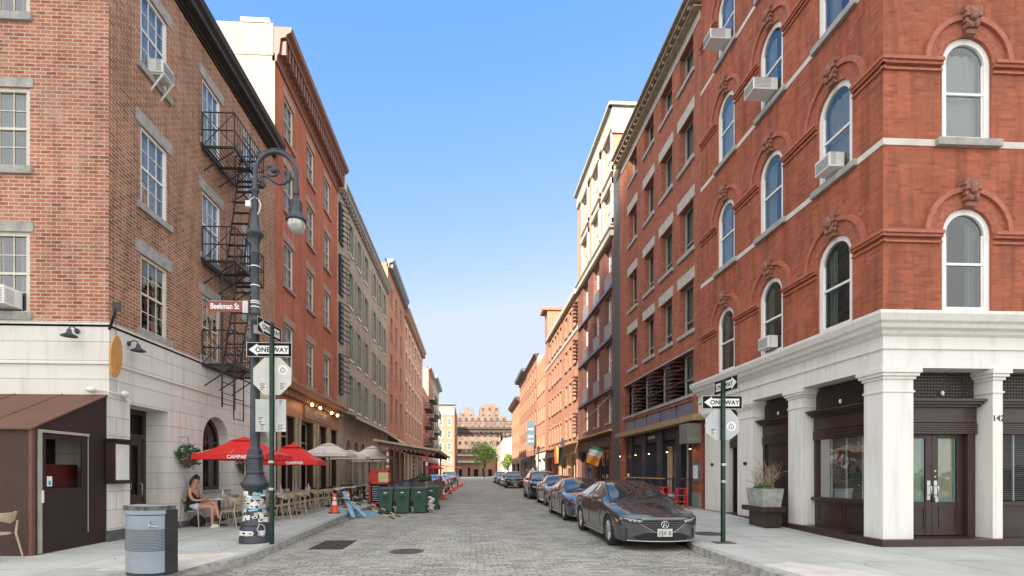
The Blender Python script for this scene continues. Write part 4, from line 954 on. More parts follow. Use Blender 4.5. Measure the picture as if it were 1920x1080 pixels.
for c in c3:
    for z, h in r3: place_win(b, fac, c, z, win_meshes('R3', w, h, .07, 1, 1, y0=.26, mf=M_wframe, mp=M_paneW, sill=(.02, .08, .04, M_stone)))
    for z, h in r3u: place_win(b, fu, c, z, win_meshes('R3u', w, h, .09, 2, 1, y0=.1, mf=MATS['cream_precast'], mp=M_paneW))
mb = MB()
for c in c3:
    for z, h in r3[1:]: fac.box(mb, c - w / 2, c + w / 2, z - .85, z - .1, .003, .03)
mb.islands('spandrel_panel', M_gpanel, b)
mb = MB()
for z, h in r3[:3]: fac.box(mb, 27.9, 36.6, z + h + .12, z + h + .2, 0.003, .16); fac.box(mb, 27.9, 36.6, z + h + .26, z + h + .30, 0.003, .12)
mb.islands('canopy_rail', M_slate, b, .2)
fs = shop_zone(b, 'R', XR, 27.75, 37, 4.1, M_dkb, None, [(28.6, 32.3, .13, 3.1), (33.0, 36.7, .13, 3.1)]); shop_glass(b, fs, 28.6, 32.3, .3, 3.1, -.3, M_black, n=4); shop_glass(b, fs, 33, 36.7, .3, 3.1, -.3, M_black, n=4)
mb = MB()
for i in range(5): fs.box(mb, 28.4 + i * 1.7, 29.98 + i * 1.7, 3.15, 3.7, .003, .06)
mb.islands('fascia_panel', plain('dark_zinc_panel', (.12, .13, .14), .4, .4), b)
mb = MB(); T = fs.T; mb.face([T(28.0, 4.0, .05), T(36.9, 4.0, .05), T(36.9, 3.78, 1.0), T(28.0, 3.78, 1.0)]); fs.box(mb, 28, 36.9, 3.72, 3.80, .98, 1.04); fs.box(mb, 28, 36.9, 3.98, 4.1, .0, .1); mb.build('awning', plain('ochre_canopy', (.50, .36, .16), .6), b)
# R4 long orange block
c4 = [38.2, 39.9, 41.6, 44.3, 45.7, 47.1, 48.5, 50.3]
b, f = row_house('brick_block', 'long bright orange brick block with small dark windows beyond the tower', 'R', XR, 37.0, 53.0, 15.6, 12, M_orange, M_orange2, c4, [(4.3, 1.7), (7.2, 1.7), (10.1, 1.7), (13.0, 1.7)], .85,
                 dict(mf=M_orange2, mp=M_paneD, fw=.05, y0=.28, sill=(.05, .1, .05, M_black), lint=(.1, .2, .02, M_orange2)), rev=.35, z0=4)
mb = MB(); f.box(mb, 37.0, 53.0, 12.45, 12.75, 0.003, .06); f.box(mb, 37, 51, 15.2, 15.6, .0, .3); mb.build('string_course', MATS['cream_precast'], b)
mb = MB(); mb.mesh([(XR, 37.0, 15.6), (XR, 51.2, 15.6), (XR + 5, 51.2, 18.6), (XR + 5, 37.0, 18.6)], [(0, 1, 2, 3)]); mb.build('roof_slope', plain('grey_shingle', (.27, .24, .21), .8), b)
mb = MB(); mb.box(XR - .1, XR + 4, 51.2, 53.0, 15.5, 18.6); mb.box(XR - .6, XR + 4, 51.0, 53.2, 18.6, 18.9); mb.build('chimney_pier', M_orange, b)
mb = MB()
for z in (4.6, 7.4, 10.2, 13.1):
    for k in range(6): mb.box(XR - .35, XR, 37.0, 37.4, z + k * .28, z + k * .28 + .09)
mb.islands('louvre', M_brown, b, .3)
fs = shop_zone(b, 'R', XR, 37, 53, 4, M_orange2, None, [(37.6, 40.5, .13, 3.1), (41.3, 44.3, .13, 3.1), (45.3, 48.2, .13, 3.1), (49, 52, .13, 3.1)])
for a in (37.6, 41.3, 45.3, 49): shop_glass(b, fs, a, a + 2.9, .4, 3.1, -.3, M_tan, n=3)
mb = MB(); T = fs.T; mb.face([T(37.2, 3.95, .03), T(52.8, 3.95, .03), T(52.8, 3.6, 1.2), T(37.2, 3.6, 1.2)]); fs.box(mb, 37.2, 52.8, 3.5, 3.6, 1.18, 1.24); mb.build('awning', plain('dark_tan_canopy', (.25, .17, .10), .7), b)
mb = MB(); fs.box(mb, 43.5, 50, 3.0, 3.5, .3, .36); mb.build('valance', M_wplast, b)
c5 = [54.3 + 1.62 * i for i in range(4)]
b, f = row_house('brick_house', 'pale tan orange brick house between the two orange blocks', 'R', XR, 53.0, 60.0, 14.6, 12, M_orange2, M_orange2, c5, [(4.4, 1.5), (7.3, 1.7), (10.6, 1.7)], .8, dict(mf=M_orange2, mp=M_paneD, fw=.05, sill=(.05, .1, .05, M_black)), rev=.25, z0=3.8)
shop_zone(b, 'R', XR, 53, 60, 3.8, M_lims, None, [(53.6, 56, .13, 3.1), (56.8, 59.5, .13, 3.1)])
c6 = [61.6 + 2.6 * i for i in range(8)]
b, f = row_house('brick_house', 'deep orange brick house with a dark green cornice further up the right side', 'R', XR, 60.0, 81.0, 16.0, 12, M_orange, M_pink, c6, [(4.5, 1.7), (7.5, 1.8), (10.5, 1.8), (13.3, 1.5)], 1.0, dict(mf=M_orange2, mp=M_paneD, fw=.05, sill=(.05, .1, .05, M_orange2)), rev=.25, z0=3.8)
cornice(b, f, 70, 81.2, 15.6, [(0, 0), (0, .1), (.4, .2), (.5, .8), (.9, .9)], plain('dark_green_cornice', (.10, .13, .12), .6)); cornice(b, f, 60, 70, 15.7, [(0, 0), (0, .1), (.3, .2), (.35, .4), (.5, .4)], M_brown2)
fs = shop_zone(b, 'R', XR, 60, 81, 3.8, M_lims, None, [(61 + 4 * i, 64 + 4 * i, .13, 3.1) for i in range(5)])
mb = MB(); T = fs.T; mb.face([T(61, 3.8, .03), T(80, 3.8, .03), T(80, 3.4, 1.2), T(61, 3.4, 1.2)]); mb.build('awning', M_brown, b)
b, f = row_house('brick_house', 'narrow pale orange brick house with curved dark cornice near the far tree', 'R', XR, 81.0, 97.0, 13.6, 12, M_orange2, M_pink, [83 + 2.6 * i for i in range(6)], [(4.2, 1.6), (7, 1.6), (10, 1.6)], .9, dict(mf=M_orange2, mp=M_paneD, fw=.05), rev=.2, z0=3.6)
cornice(b, f, 81, 97, 13.3, [(0, 0), (0, .1), (.3, .5), (.8, .8)], M_brown2); shop_zone(b, 'R', XR, 81, 97, 3.6, M_brst, None, [(82, 88, .13, 3.1), (90, 96, .13, 3.1)])

# ---- end of the street
b = thing('brick_building', 'orange brick building with white framed windows facing down the street at its left end', 'building', (-9, 150, 0)); g = Fac('F', 150.0)
gx = [-12.0, -9.0, -6.4]; gz = [4.5, 8.3, 12.0, 15.8]; ops = [(x - .65, x + .65, z, z + 2.3) for x in gx for z in gz]
mb = MB(); wall(mb, g, -16, -4.9, 0, 22.4, ops, .3); mb.build('wall', M_orange, b)
mb = MB(); mb.face([(-4.9, 150, 0), (-4.9, 185, 0), (-4.9, 185, 22.4), (-4.9, 150, 22.4)]); mb.build('side_wall', M_dkb, b)
MB().face([(-16, 150.8, 0), (-5, 150.8, 0), (-5, 150.8, 22), (-16, 150.8, 22)]).build('interior', M_dark, b); MB().box(-16, -4.9, 150, 185, 22.2, 22.3).build('roof', M_roof, b)
cornice(b, g, -16, -4.4, 21.4, [(0, 0), (0, .2), (.6, .3), (.7, .9), (1.0, 1.0)], M_stone); mb = MB(); g.box(mb, -16, -4.9, 18.9, 21.3, .002, .1); mb.build('upper_wall', M_gum, b)
for x in gx:
    for z in gz: place_win(b, g, x, z, win_meshes('end', 1.3, 2.3, .14, 1, 1, y0=.05, mf=M_white, mp=M_paneG))
# road ramp / viaduct
b = thing('viaduct', 'steel and stone bridge approach crossing high over the end of the street', 'bridge', (6, 190, 0))
mb = MB(); mb.box(-30, 60, 190, 204, 17.0, 18.2); mb.box(-30, 60, 189.4, 190, 18.2, 19.0)
n = 46
for i in range(n):
    x = -30 + 90 * i / n; mb.box(x, x + .3, 189.5, 190, 15.6, 17.0); mb.tube([(x, 189.7, 15.6), (x + 1.9, 189.7, 17)], .12, 4); mb.tube([(x, 189.7, 19.0), (x + 1.0, 189.7, 21.2)], .08, 4)
mb.tube([(-30, 189.7, 15.6), (60, 189.7, 15.6)], .2, 4); mb.tube([(-30, 189.7, 21.2), (60, 189.7, 21.2)], .14, 4); mb.tube([(-30, 189.7, 20.2), (60, 189.7, 20.2)], .10, 4)
mb.build('deck_truss', plain('weathered_bridge_steel', (.075, .05, .038), .7, var=.3, vs=.6), b)
mb = MB()
for x in (-26, 12.5, 30, 50): mb.box(x, x + 4, 191, 203, 0, 17)
mb.box(12.5, 22, 190.4, 203, 10, 17); mb.build('pier', plain('bridge_stone', (.30, .22, .17), .8, var=.2, vs=.4), b)
M_bk = [brick('far_tower_brick', [(.24, .16, .12), (.29, .195, .145), (.20, .13, .10)], (.28, .22, .17), .02, bw=1.6, bh=3.1)]
def block(x0, x1, y0, y1, h, lab, mat, wx=3.0, wz=3.1, ww=1.2, wh=1.5, base=2.0, steps=()):
    b = thing('apartment_block', lab, 'building', ((x0 + x1) / 2, y0, 0)); mb = MB(); mb.box(x0, x1, y0, y1, 0, h)
    for (a, c_, hh) in steps: mb.box(a, c_, y0 + 2, y1 - 2, h - .2, hh)
    mb.build('wall', mat, b); wm = MB().box(-ww / 2, ww / 2, -.06, .12, 0, wh).data('window', M_paneD)
    n = 0; nx = int((x1 - x0 - 1) / wx); nz = int((h - base - 1) / wz)
    for i in range(nx):
        for j in range(nz):
            if n >= 96: break
            n += 1; put('window', wm, b, (x0 + (x1 - x0) * (i + .5) / nx - (x0 + x1) / 2, 0, base + (h - base) * (j + .35) / nz))
    return b
block(-6, 16, 214, 240, 26, 'wide tan brick apartment block behind the bridge approach', M_bk[0], wx=2.6, wz=3.0)
block(5.0, 15.5, 262, 290, 36.5, 'stepped brick tower rising above the bridge approach', M_bk[0], steps=((7, 13.5, 38.5),))
block(-6, 2.5, 262, 290, 33, 'square brick tower with roof tanks above the bridge approach', M_bk[0], steps=((-3.5, -.5, 36.5), (.2, 1.8, 35.5)))
block(16.5, 32, 262, 290, 29, 'lower brick tower right of the stepped tower', M_bk[0])
b = thing('stone_building', 'low pale building with a sloped white roof under the bridge at the right', 'building', (16, 168, 0))
mb = MB(); mb.box(9.5, 24, 150, 180, 0, 11); mb.build('wall', M_pink, b); mb = MB(); mb.mesh([(9.3, 149.9, 11), (24, 149.9, 17.5), (24, 180, 17.5), (9.3, 180, 11), (24, 149.9, 11)], [(0, 1, 2, 3), (0, 4, 1)]); mb.build('roof', MATS['cream_precast'], b)
b = thing('brick_building', 'low plain brick building far behind the tree', 'building', (0, 176, 0)); mb = MB(); mb.box(-4.8, 9.3, 176, 186, 0, 7.4); mb.build('wall', M_brst, b); mb = MB(); mb.box(-4.6, 4, 174.6, 176, 4.9, 5.6); mb.box(-4.6, 4, 174.5, 176, 7.3, 7.8); mb.build('canopy', M_lims, b)
for i in range(5):
    mb = MB(); mb.box(-4 + i * 2.6 + (i % 2) * .5, -3.0 + i * 2.6 + (i % 3) * .3, 175.9, 176.1, 0, 2.6 + (i % 2) * .6); mb.build('doorway', M_dark, b)
# ---- towers across the cross street behind the viewer: they throw the shade over the near houses
def office(x0, x1, y0, y1, h, lab):
    b = thing('office_tower', lab, 'building', ((x0 + x1) / 2, (y0 + y1) / 2, 0)); mb = MB(); mb.box(x0, x1, y0, y1, 0, h); mb.build('wall', M_pink, b)
    for k in range(int(h / 8)): MB().box(x0 + 1, x1 - 1, y1 - .05, y1 + .08, 2 + k * 8, 6 + k * 8).build('window_band', M_paneW, b)
office(-103, -78, -180, -150, 131, 'tall pale office tower far behind the viewer')
office(-140, -103.4, -180, -150, 119.5, 'slightly lower pale office tower beside the tall one behind the viewer')
# ------------------------------------------------------------ cars
M_tyre = plain('tyre_rubber', (.02, .02, .02), .8, var=.2); M_rim = plain('alloy_wheel', (.62, .62, .64), .3, .7, var=.05)
M_cglass = plain('car_glass', (.018, .024, .026), .03, var=.1, spec=1.0, coat=1); M_trim = plain('black_car_trim', (.015, .015, .016), .45)
M_gbar = plain('dark_chrome', (.22, .22, .23), .25, .9); M_chrome = plain('chrome', (.75, .75, .77), .12, 1, var=.02); M_lamp = plain('headlamp_lens', (.55, .58, .62), .08, .3, var=.2, vs=20, spec=1.0, coat=1)
M_tail = plain('red_tail_lamp', (.45, .015, .012), .15, spec=.8); M_amber = plain('amber_reflector', (.75, .16, .04), .2)
def crm(p0, p1, p2, p3, t): return .5 * ((2 * p1) + (-p0 + p2) * t + (2 * p0 - 5 * p1 + 4 * p2 - p3) * t * t + (-p0 + 3 * p1 - 3 * p2 + p3) * t ** 3)
SEDAN = dict(L=4.72, W=.915, wb=(.96, 3.70), wr=.335, bow=.42, ws=(1.42, 2.22), rg=(3.38, 4.12), side=(1.72, 3.95), pil=(2.62, 2.70), st=[
    # y, wb, zb, wm, zm, ws, zs, wr, zr, zc
    (0.0, .78, .20, .80, .42, .79, .56, .66, .665, .68), (.10, .84, .17, .87, .45, .86, .64, .70, .725, .745), (.50, .87, .16, .905, .50, .885, .735, .70, .80, .84), (1.0, .88, .16, .915, .55, .89, .82, .70, .885, .925),
    (1.42, .88, .16, .915, .56, .885, .885, .72, .935, .975), (1.85, .88, .16, .91, .56, .875, .905, .66, 1.17, 1.22), (2.22, .88, .16, .91, .56, .87, .915, .60, 1.325, 1.375), (2.75, .88, .16, .91, .56, .87, .93, .585, 1.355, 1.41),
    (3.3, .88, .16, .915, .57, .87, .95, .57, 1.315, 1.37), (3.75, .88, .17, .915, .58, .865, .97, .60, 1.20, 1.245), (4.15, .87, .2, .905, .6, .85, .985, .64, 1.06, 1.095), (4.5, .85, .24, .885, .62, .83, .97, .66, 1.03, 1.06), (4.66, .81, .28, .84, .62, .80, .92, .64, .985, 1.01), (4.72, .76, .32, .80, .62, .76, .86, .60, .93, .95)])
SUV = dict(L=4.65, W=.925, wb=(.90, 3.62), wr=.36, bow=.30, ws=(1.25, 1.95), rg=(4.18, 4.52), side=(1.5, 4.1), pil=(2.5, 2.58), st=[
    (0.0, .78, .26, .82, .5, .81, .80, .70, .90, .92), (.10, .84, .22, .87, .52, .86, .88, .74, .965, .985), (.5, .87, .2, .91, .58, .89, .95, .76, 1.03, 1.06), (1.25, .88, .2, .92, .62, .9, 1.04, .78, 1.11, 1.14), (1.6, .88, .2, .92, .62, .895, 1.06, .72, 1.36, 1.4),
    (1.95, .88, .2, .92, .62, .89, 1.07, .67, 1.57, 1.62), (2.6, .88, .2, .92, .62, .89, 1.08, .66, 1.62, 1.68), (3.4, .88, .2, .92, .62, .89, 1.10, .65, 1.61, 1.67), (4.1, .87, .22, .91, .65, .88, 1.12, .63, 1.55, 1.61), (4.4, .86, .26, .89, .66, .86, 1.10, .62, 1.36, 1.40), (4.58, .84, .3, .87, .66, .84, 1.05, .66, 1.12, 1.14), (4.65, .8, .34, .83, .66, .8, .96, .64, 1.02, 1.04)])
def make_car(name, label, paint_m, D, loc, rz=0, sedan=True, group=None, plate=None, emblem=None, detail=True):
    L, W = D['L'], D['W']; st = D['st']; bow = D['bow']
    def station(y):
        k = max(0, min(len(st) - 2, max(i for i in range(len(st)) if st[i][0] <= y + 1e-9) if y > 0 else 0)); k = min(k, len(st) - 2)
        a, b_ = st[k], st[k + 1]; p = st[k - 1] if k else a; n = st[k + 2] if k + 2 < len(st) else b_
        t_ = (y - a[0]) / (b_[0] - a[0]); return [crm(p[j], a[j], b_[j], n[j], t_) for j in range(1, 10)]
    def prof(y):
        wb, zb, wm, zm, ws, zs, wr, zr_, zc = station(y)
        return [(0, zb), (wb * .88, zb), (wb, zb + .05), (wm, zm), (ws + .012, zs - .07), (ws, zs), (ws * .97 + wr * .03 if zr_ - zs > .15 else (ws * .8 + wr * .2), zs + (.015 if zr_ - zs > .15 else (zr_ - zs) * .45)), (wr, zr_), (wr * .62, zc - (zc - zr_) * .28), (0, zc)]
    def pos(y, p, off=0.0):
        P = prof(y); k = min(int(p), 8); t_ = p - k; x = P[k][0] * (1 - t_) + P[k + 1][0] * t_; z = P[k][1] * (1 - t_) + P[k + 1][1] * t_
        dx, dz = P[k + 1][0] - P[k][0], P[k + 1][1] - P[k][1]; l = math.hypot(dx, dz) or 1; x += dz / l * off; z += -dx / l * off if k < 3 else (abs(dx) / l * off if k > 4 else 0)
        return Vector((x, defy(y, x), z))
    def defy(y, x):
        f = max(0, 1 - y / 1.0) ** 2 * bow - max(0, 1 - (L - y) / .8) ** 2 * bow * .5
        return y + f * (abs(x) / W) ** 2.4 - L / 2
    ys = [0, .03, .07, .12, .2, .3, .4] + [.5 + .1 * i for i in range(int((L - 1.0) / .1))] + [L - .45, L - .35, L - .25, L - .15, L - .08, L - .03, L]
    ws, rg, sd, pil = D['ws'], D['rg'], D['side'], D['pil']
    for v in (ws[0] + .02, ws[1], rg[0], rg[1] - .02, sd[0], sd[1], *pil): ys = [y for y in ys if abs(y - v) > .045 or y in (0, L)] + [v]
    ys = sorted(ys); PP = [0, .5, 1, 2, 2.5, 3, 3.35, 3.7, 4, 4.5, 5, 5.5, 6, 6.15, 6.5, 6.88, 7, 7.12, 7.5, 8, 8.5, 9]
    n = len(PP); ring = lambda y, s=1, zc=None: None
    rows = []
    def mk(y, s=1.0):
        c = .5 * (prof(y)[0][1] + prof(y)[9][1]); P = []
        for p in PP:
            v = pos(y, p); P.append((v.x * s, v.z * s + c * (1 - s)))
        full = [(x, z) for x, z in P] + [(-x, z) for x, z in reversed(P[1:-1])]
        return [(x, defy(y, x), z) for x, z in full]
    for s in (.02, .3, .6, .85): rows.append(mk(0, s))
    r0 = len(rows)
    for y in ys: rows.append(mk(y))
    for s in (.85, .6, .3, .02): rows.append(mk(L, s))
    m = len(rows[0]); vs = [v for r_ in rows for v in r_]; fs = []; ms = []
    for i in range(len(rows) - 1):
        for j in range(m):
            fs.append((i * m + j, i * m + (j + 1) % m, (i + 1) * m + (j + 1) % m, (i + 1) * m + j)); mat = 0
            ii = i - r0
            if 0 <= ii < len(ys) - 1:
                ya, yb = ys[ii], ys[ii + 1]; yc = (ya + yb) / 2; jj = j if j < n - 1 else m - 1 - j; pc = (PP[jj] + PP[jj + 1]) / 2
                if (ws[0] < yc < ws[1] or rg[0] < yc < rg[1]) and pc > 7.12: mat = 1
                if sd[0] < yc < sd[1] and 6.15 < pc < 6.9:
                    mat = 1 if not pil[0] < yc < pil[1] else 2
                if pc < 1 : mat = 2
            ms.append(mat)
    fs.append(tuple(range(m))); ms.append(0); fs.append(tuple(len(vs) - m + k for k in range(m - 1, -1, -1))); ms.append(0)
    mb = MB(); mb.mesh(vs, fs, 0, True); mb.m = ms
    me = mb.data('body', [paint_m, M_cglass, M_trim]); tmp = bpy.data.objects.new('tmp', me); C.objects.link(tmp)
    cut = MB()
    for wy in D['wb']:
        for s in (-1, 1):
            cut.tube([(s * .60, wy - L / 2, D['wr'] - .005), (s * 1.15, wy - L / 2, D['wr'] - .005)], D['wr'] + .045, 36)
    cm = cut.data('cut', M_trim); co = bpy.data.objects.new('cut', cm); C.objects.link(co)
    bmx = bmesh.new(); bmx.from_mesh(cm); bmesh.ops.recalc_face_normals(bmx, faces=bmx.faces); bmx.to_mesh(cm); bmx.free()
    bmx = bmesh.new(); bmx.from_mesh(me); bmesh.ops.recalc_face_normals(bmx, faces=bmx.faces); bmx.to_mesh(me); bmx.free()
    md = tmp.modifiers.new('b', 'BOOLEAN'); md.operation = 'DIFFERENCE'; md.object = co; md.solver = 'EXACT'; md.material_mode = 'TRANSFER'
    res = bpy.data.meshes.new_from_object(tmp.evaluated_get(bpy.context.evaluated_depsgraph_get()))
    bpy.data.objects.remove(tmp); bpy.data.objects.remove(co)
    car = thing(name, label, 'car', loc, rz, group)
    mats = list(res.materials)
    for nm, pick in (('body', (0, 2)), ('windows', (1,))):
        bm_ = bmesh.new(); bm_.from_mesh(res); idx = {i for i, q in enumerate(mats) if q == M_cglass}
        bmesh.ops.delete(bm_, geom=[f for f in bm_.faces if (f.material_index in idx) != (nm == 'windows')], context='FACES')
        if nm == 'windows':
            pass
        m2 = bpy.data.meshes.new(nm); bm_.to_mesh(m2); bm_.free()
        for q in mats: m2.materials.append(q)
        put(nm, m2, car, (0, 0, 0))
    # wheels
    key = ('wheel', D['wr'])
    if key not in WIN:
        r = D['wr']; ty = MB(); ty.lathe([(r * .66, -.10), (r * .93, -.105), (r, -.08), (r, .08), (r * .93, .105), (r * .66, .10)], (0, 0, 0), 36)
        ri = MB(); ri.lathe([(r * .66, -.10), (r * .69, -.095), (r * .66, -.05), (r * .62, .04)], (0, 0, 0), 36)
        for k in range(10):
            a = 2 * math.pi * k / 10; 
            for dk in (-.09, .09):
                c1, s1 = math.cos(a + dk * .3), math.sin(a + dk * .3); c2, s2 = math.cos(a + dk), math.sin(a + dk)
                ri.tube([(c1 * .04, s1 * .04, -.075), (c2 * r * .66, s2 * r * .66, -.085)], [.018, .011], 5)
        ri.lathe([(0, -.10), (.045, -.095), (.06, -.07)], (0, 0, 0), 16)
        dk_ = MB(); dk_.lathe([(0, -.03), (r * .64, -.03)], (0, 0, 0), 24)
        WIN[key] = (ty.data('tyre', M_tyre), ri.data('rim', M_rim), dk_.data('brake_disc', M_trim))
    for wy in D['wb']:
        for s in (-1, 1):
            w_ = put('wheel', WIN[key][0], car, (s * (W - .115), wy - L / 2, D['wr'])); w_.rotation_euler = (0, R(90) if s < 0 else R(-90), 0)
            put('rim', WIN[key][1], w_, (0, 0, 0)); put('brake_disc', WIN[key][2], w_, (0, 0, 0))
    def fpatch(x0, x1, zf0, zf1, name, mat, N=14, off=.012, par=car, sides=True):
        mb_ = MB(); 
        for i in range(N):
            xa, xb = x0 + (x1 - x0) * i / N, x0 + (x1 - x0) * (i + 1) / N
            ya, yb = defy(0, xa) - off, defy(0, xb) - off
            mb_.face([(xa, ya, zf0(xa)), (xb, yb, zf0(xb)), (xb, yb, zf1(xb)), (xa, ya, zf1(xa))], 0, True)
        return mb_.build(name, mat, par, (0, 0, 0))
    def spatch(ya, yb, pa, pb, mat, name, s, off=.012, N=6, par=car):
        mb_ = MB()
        for i in range(N):
            y0, y1 = ya + (yb - ya) * i / N, ya + (yb - ya) * (i + 1) / N
            a0, a1 = (pa(y0), pb(y0)), (pa(y1), pb(y1)); q = [pos(y0, a0[0], off), pos(y1, a1[0], off), pos(y1, a1[1], off), pos(y0, a0[1], off)]
            mb_.face([(s * v.x, v.y, v.z) for v in q], 0, True)
        return mb_.build(name, mat, par, (0, 0, 0))
    c0 = lambda v: (lambda x: v)
    if sedan:
        ht = .615
        gr = fpatch(-.46, .46, lambda x: .40 + max(0, abs(x) - .20) * .60, lambda x: .625 - max(0, abs(x) - .36) * .35, 'grille', M_dark, 20)
        for z in (.44, .475, .51, .545, .58):
            xm = .455 if z > .55 else .20 + (z - .40) / .60 - .01
            xm = min(.44, max(.2, xm)); fpatch(-xm, xm, c0(z), lambda x, z=z: z + .008, 'grille_bar', M_gbar, 14, .018, gr)
        fpatch(-.47, .47, lambda x: .385 + max(0, abs(x) - .20) * .60, lambda x: .397 + max(0, abs(x) - .20) * .60, 'grille_trim', M_chrome, 20, .02, gr)
        fpatch(-.62, .62, lambda x: .235 + max(0, abs(x) - .45) * .2, lambda x: .375 - max(0, abs(x) - .36) * .35, 'lower_intake', M_dark, 16, .014)
        fpatch(-.72, .72, c0(.205), c0(.222), 'splitter', M_rim, 18, .05)
        for s in (-1, 1):
            x0, x1 = (.42, .795) if s > 0 else (-.795, -.42)
            h_ = fpatch(x0, x1, lambda x: .545 + (abs(x) - .42) * .10, lambda x: .630 + (abs(x) - .42) * .14, 'headlight', M_trim, 8, .02)
            fpatch(x0 + .02, x1 - .02, lambda x: .60 + (abs(x) - .42) * .12, lambda x: .618 + (abs(x) - .42) * .13, 'light_strip', M_lamp, 8, .024, h_)
            for xx in (.50, .58, .66): fpatch(s * xx - .025, s * xx + .025, lambda x: .575 + (abs(x) - .42) * .1, lambda x: .597 + (abs(x) - .42) * .12, 'lamp_element', M_lamp, 2, .026, h_)
            spatch(.0, .34, lambda y: 3.9 + y * 1.6, lambda y: 5.35 - y * .8 if y < .3 else 5.1, M_trim, 'headlight', s, .012)
            spatch(.06, .26, lambda y: 4.2 + y * 1.6, lambda y: 4.95 - y * .6, M_amber, 'side_marker', s, .018)
            fpatch(s * .73 - .02, s * .73 + .02, lambda x: .25, lambda x: .45, 'air_curtain', M_trim, 3, .014)
    else:
        gr = fpatch(-.50, .50, c0(.52), c0(.80), 'grille', M_trim, 16)
        for z in (.58, .65, .72): fpatch(-.48, .48, c0(z), c0(z + .02), 'grille_bar', M_rim, 14, .018, gr)
        fpatch(-.62, .62, c0(.30), c0(.44), 'lower_intake', M_trim, 14)
        for s in (-1, 1): fpatch(s * .54 if s > 0 else -.80, .80 if s > 0 else s * .54, c0(.70), c0(.80), 'headlight', M_lamp, 6, .018)
    if detail:       # cowl strip, wipers and windscreen surround
        wp = MB(); cw = [pos(ws[0] - .03, p, .006) for p in (6.9, 7.2, 7.6, 8.1, 8.6, 9)]; wp.tube([(v.x, v.y, v.z) for v in cw] + [(-v.x, v.y, v.z) for v in reversed(cw[:-1])], .022, 5)
        wp.build('cowl', M_trim, car, (0, 0, 0))
        for s in (-1, 1): wp = MB(); a_, b_ = pos(ws[0] + .03, 8.7 if s > 0 else 7.4, .015), pos(ws[0] + .22, 7.3 if s > 0 else 8.8, .018); wp.tube([(a_.x if s > 0 else -a_.x, a_.y, a_.z), (b_.x if s > 0 else -b_.x, b_.y, b_.z)], .007, 4); wp.build('wiper', M_trim, car, (0, 0, 0))
        wp = MB()
        for s in (-1, 1): wp.tube([(s * v.x, v.y, v.z) for v in (pos(y, 7.05, .004) for y in [ws[0] + (ws[1] - ws[0]) * i / 8 for i in range(9)])], .012, 5)
        wp.islands('windscreen_trim', M_trim, None) if False else wp.build('windscreen_trim', M_trim, car, (0, 0, 0))
        for s in (-1, 1): wp = MB(); wp.tube([(s * v.x, v.y, v.z) for v in (pos(y, 8.0, .002) for y in [.12 + (ws[0] - .2) * i / 10 for i in range(11)])], .009, 5); wp.build('bonnet_crease', paint_m, car, (0, 0, 0))
    zt = D['st'][-1][6]
    for s in (-1, 1):      # tail lamps
        mb_ = MB(); x0, x1 = .40 * s, .80 * s
        for i in range(6):
            xa, xb = x0 + (x1 - x0) * i / 6, x0 + (x1 - x0) * (i + 1) / 6
            mb_.face([(xa, defy(L, xa) + .015, zt - .14), (xb, defy(L, xb) + .015, zt - .14), (xb, defy(L, xb) + .015, zt), (xa, defy(L, xa) + .015, zt)])
        mb_.build('tail_light', M_tail, car, (0, 0, 0))
    pm = MB(); zp = .385 if sedan else .38; pm.box(-.155, .155, defy(0, .1) - .05, defy(0, .1) - .025, zp - .078, zp + .078); po = pm.build('licence_plate', plain('plate_white', (.5, .5, .48), .5), car, (0, 0, 0))
    if plate: text('plate_number', plate, .115, M_navy, po, Vector((0, defy(0, .1) - .053, zp - .045)), (R(90), 0, 0), 0)
    if emblem:
        em = MB(); ye = defy(0, 0) - .045; n_ = 24; em.tube([(.078 * math.cos(2 * math.pi * i / n_), ye, .548 + .066 * math.sin(2 * math.pi * i / n_)) for i in range(n_)], .007, 6, closed=True)
        for s in (-1, 1): em.tube([(s * .012, ye, .592), (s * .038, ye, .50)], .008, 6)
        em.tube([(-.026, ye, .53), (.026, ye, .53)], .006, 6); em.build('emblem', M_chrome, car, (0, 0, 0))
    if detail:
        ys0 = sd[0]
        for s in (-1, 1):
            v = pos(ys0 + .10, 6.2); mm = MB(); mm.ellip((s * (v.x + .11), v.y, v.z + .055), (.11, .06, .075)); mm.tube([(s * v.x, v.y, v.z + .02), (s * (v.x + .1), v.y, v.z + .03)], .02, 6); mm.build('mirror', paint_m, car, (0, 0, 0))
            mb_ = MB(); mb_.tube([tuple(Vector((s * q.x, q.y, q.z))) for q in (pos(y, 6.10, .004) for y in [sd[0] - .05 + (sd[1] - sd[0] + .1) * i / 14 for i in range(15)])], .009, 5)
            top = [pos(y, 6.93, .006) for y in [sd[0] + (sd[1] - sd[0]) * i / 14 for i in range(15)]]; mb_.tube([(s * q.x, q.y, q.z) for q in top], .009, 5); mb_.build('window_trim', M_chrome if sedan else M_trim, car, (0, 0, 0))
            mb_ = MB()
            for yy in (ys0 - .12, sum(pil) / 2, D['wb'][1] - .34):
                mb_.tube([(s * q.x, q.y, q.z) for q in (pos(yy + (.0 if p > 3.5 else .03 * (3.5 - p)), p, .0015) for p in [2.4 + i * .3 for i in range(13)])], .0055, 4)
            mb_.tube([(s * q.x, q.y, q.z) for q in (pos(y, 2.35, .0015) for y in [ys0 - .1 + (D['wb'][1] - .4 - ys0) * i / 12 for i in range(13)])], .005, 4)
            mb_.build('door_gap', M_trim, car, (0, 0, 0))
            for yy in (sum(pil) / 2 - .22, D['wb'][1] - .28):
                v = pos(yy, 4.5); h_ = MB(); h_.box(s * v.x - .012, s * v.x + .022, v.y - .10, v.y + .10, v.z - .012, v.z + .014); h_.build('door_handle', paint_m, car, (0, 0, 0))
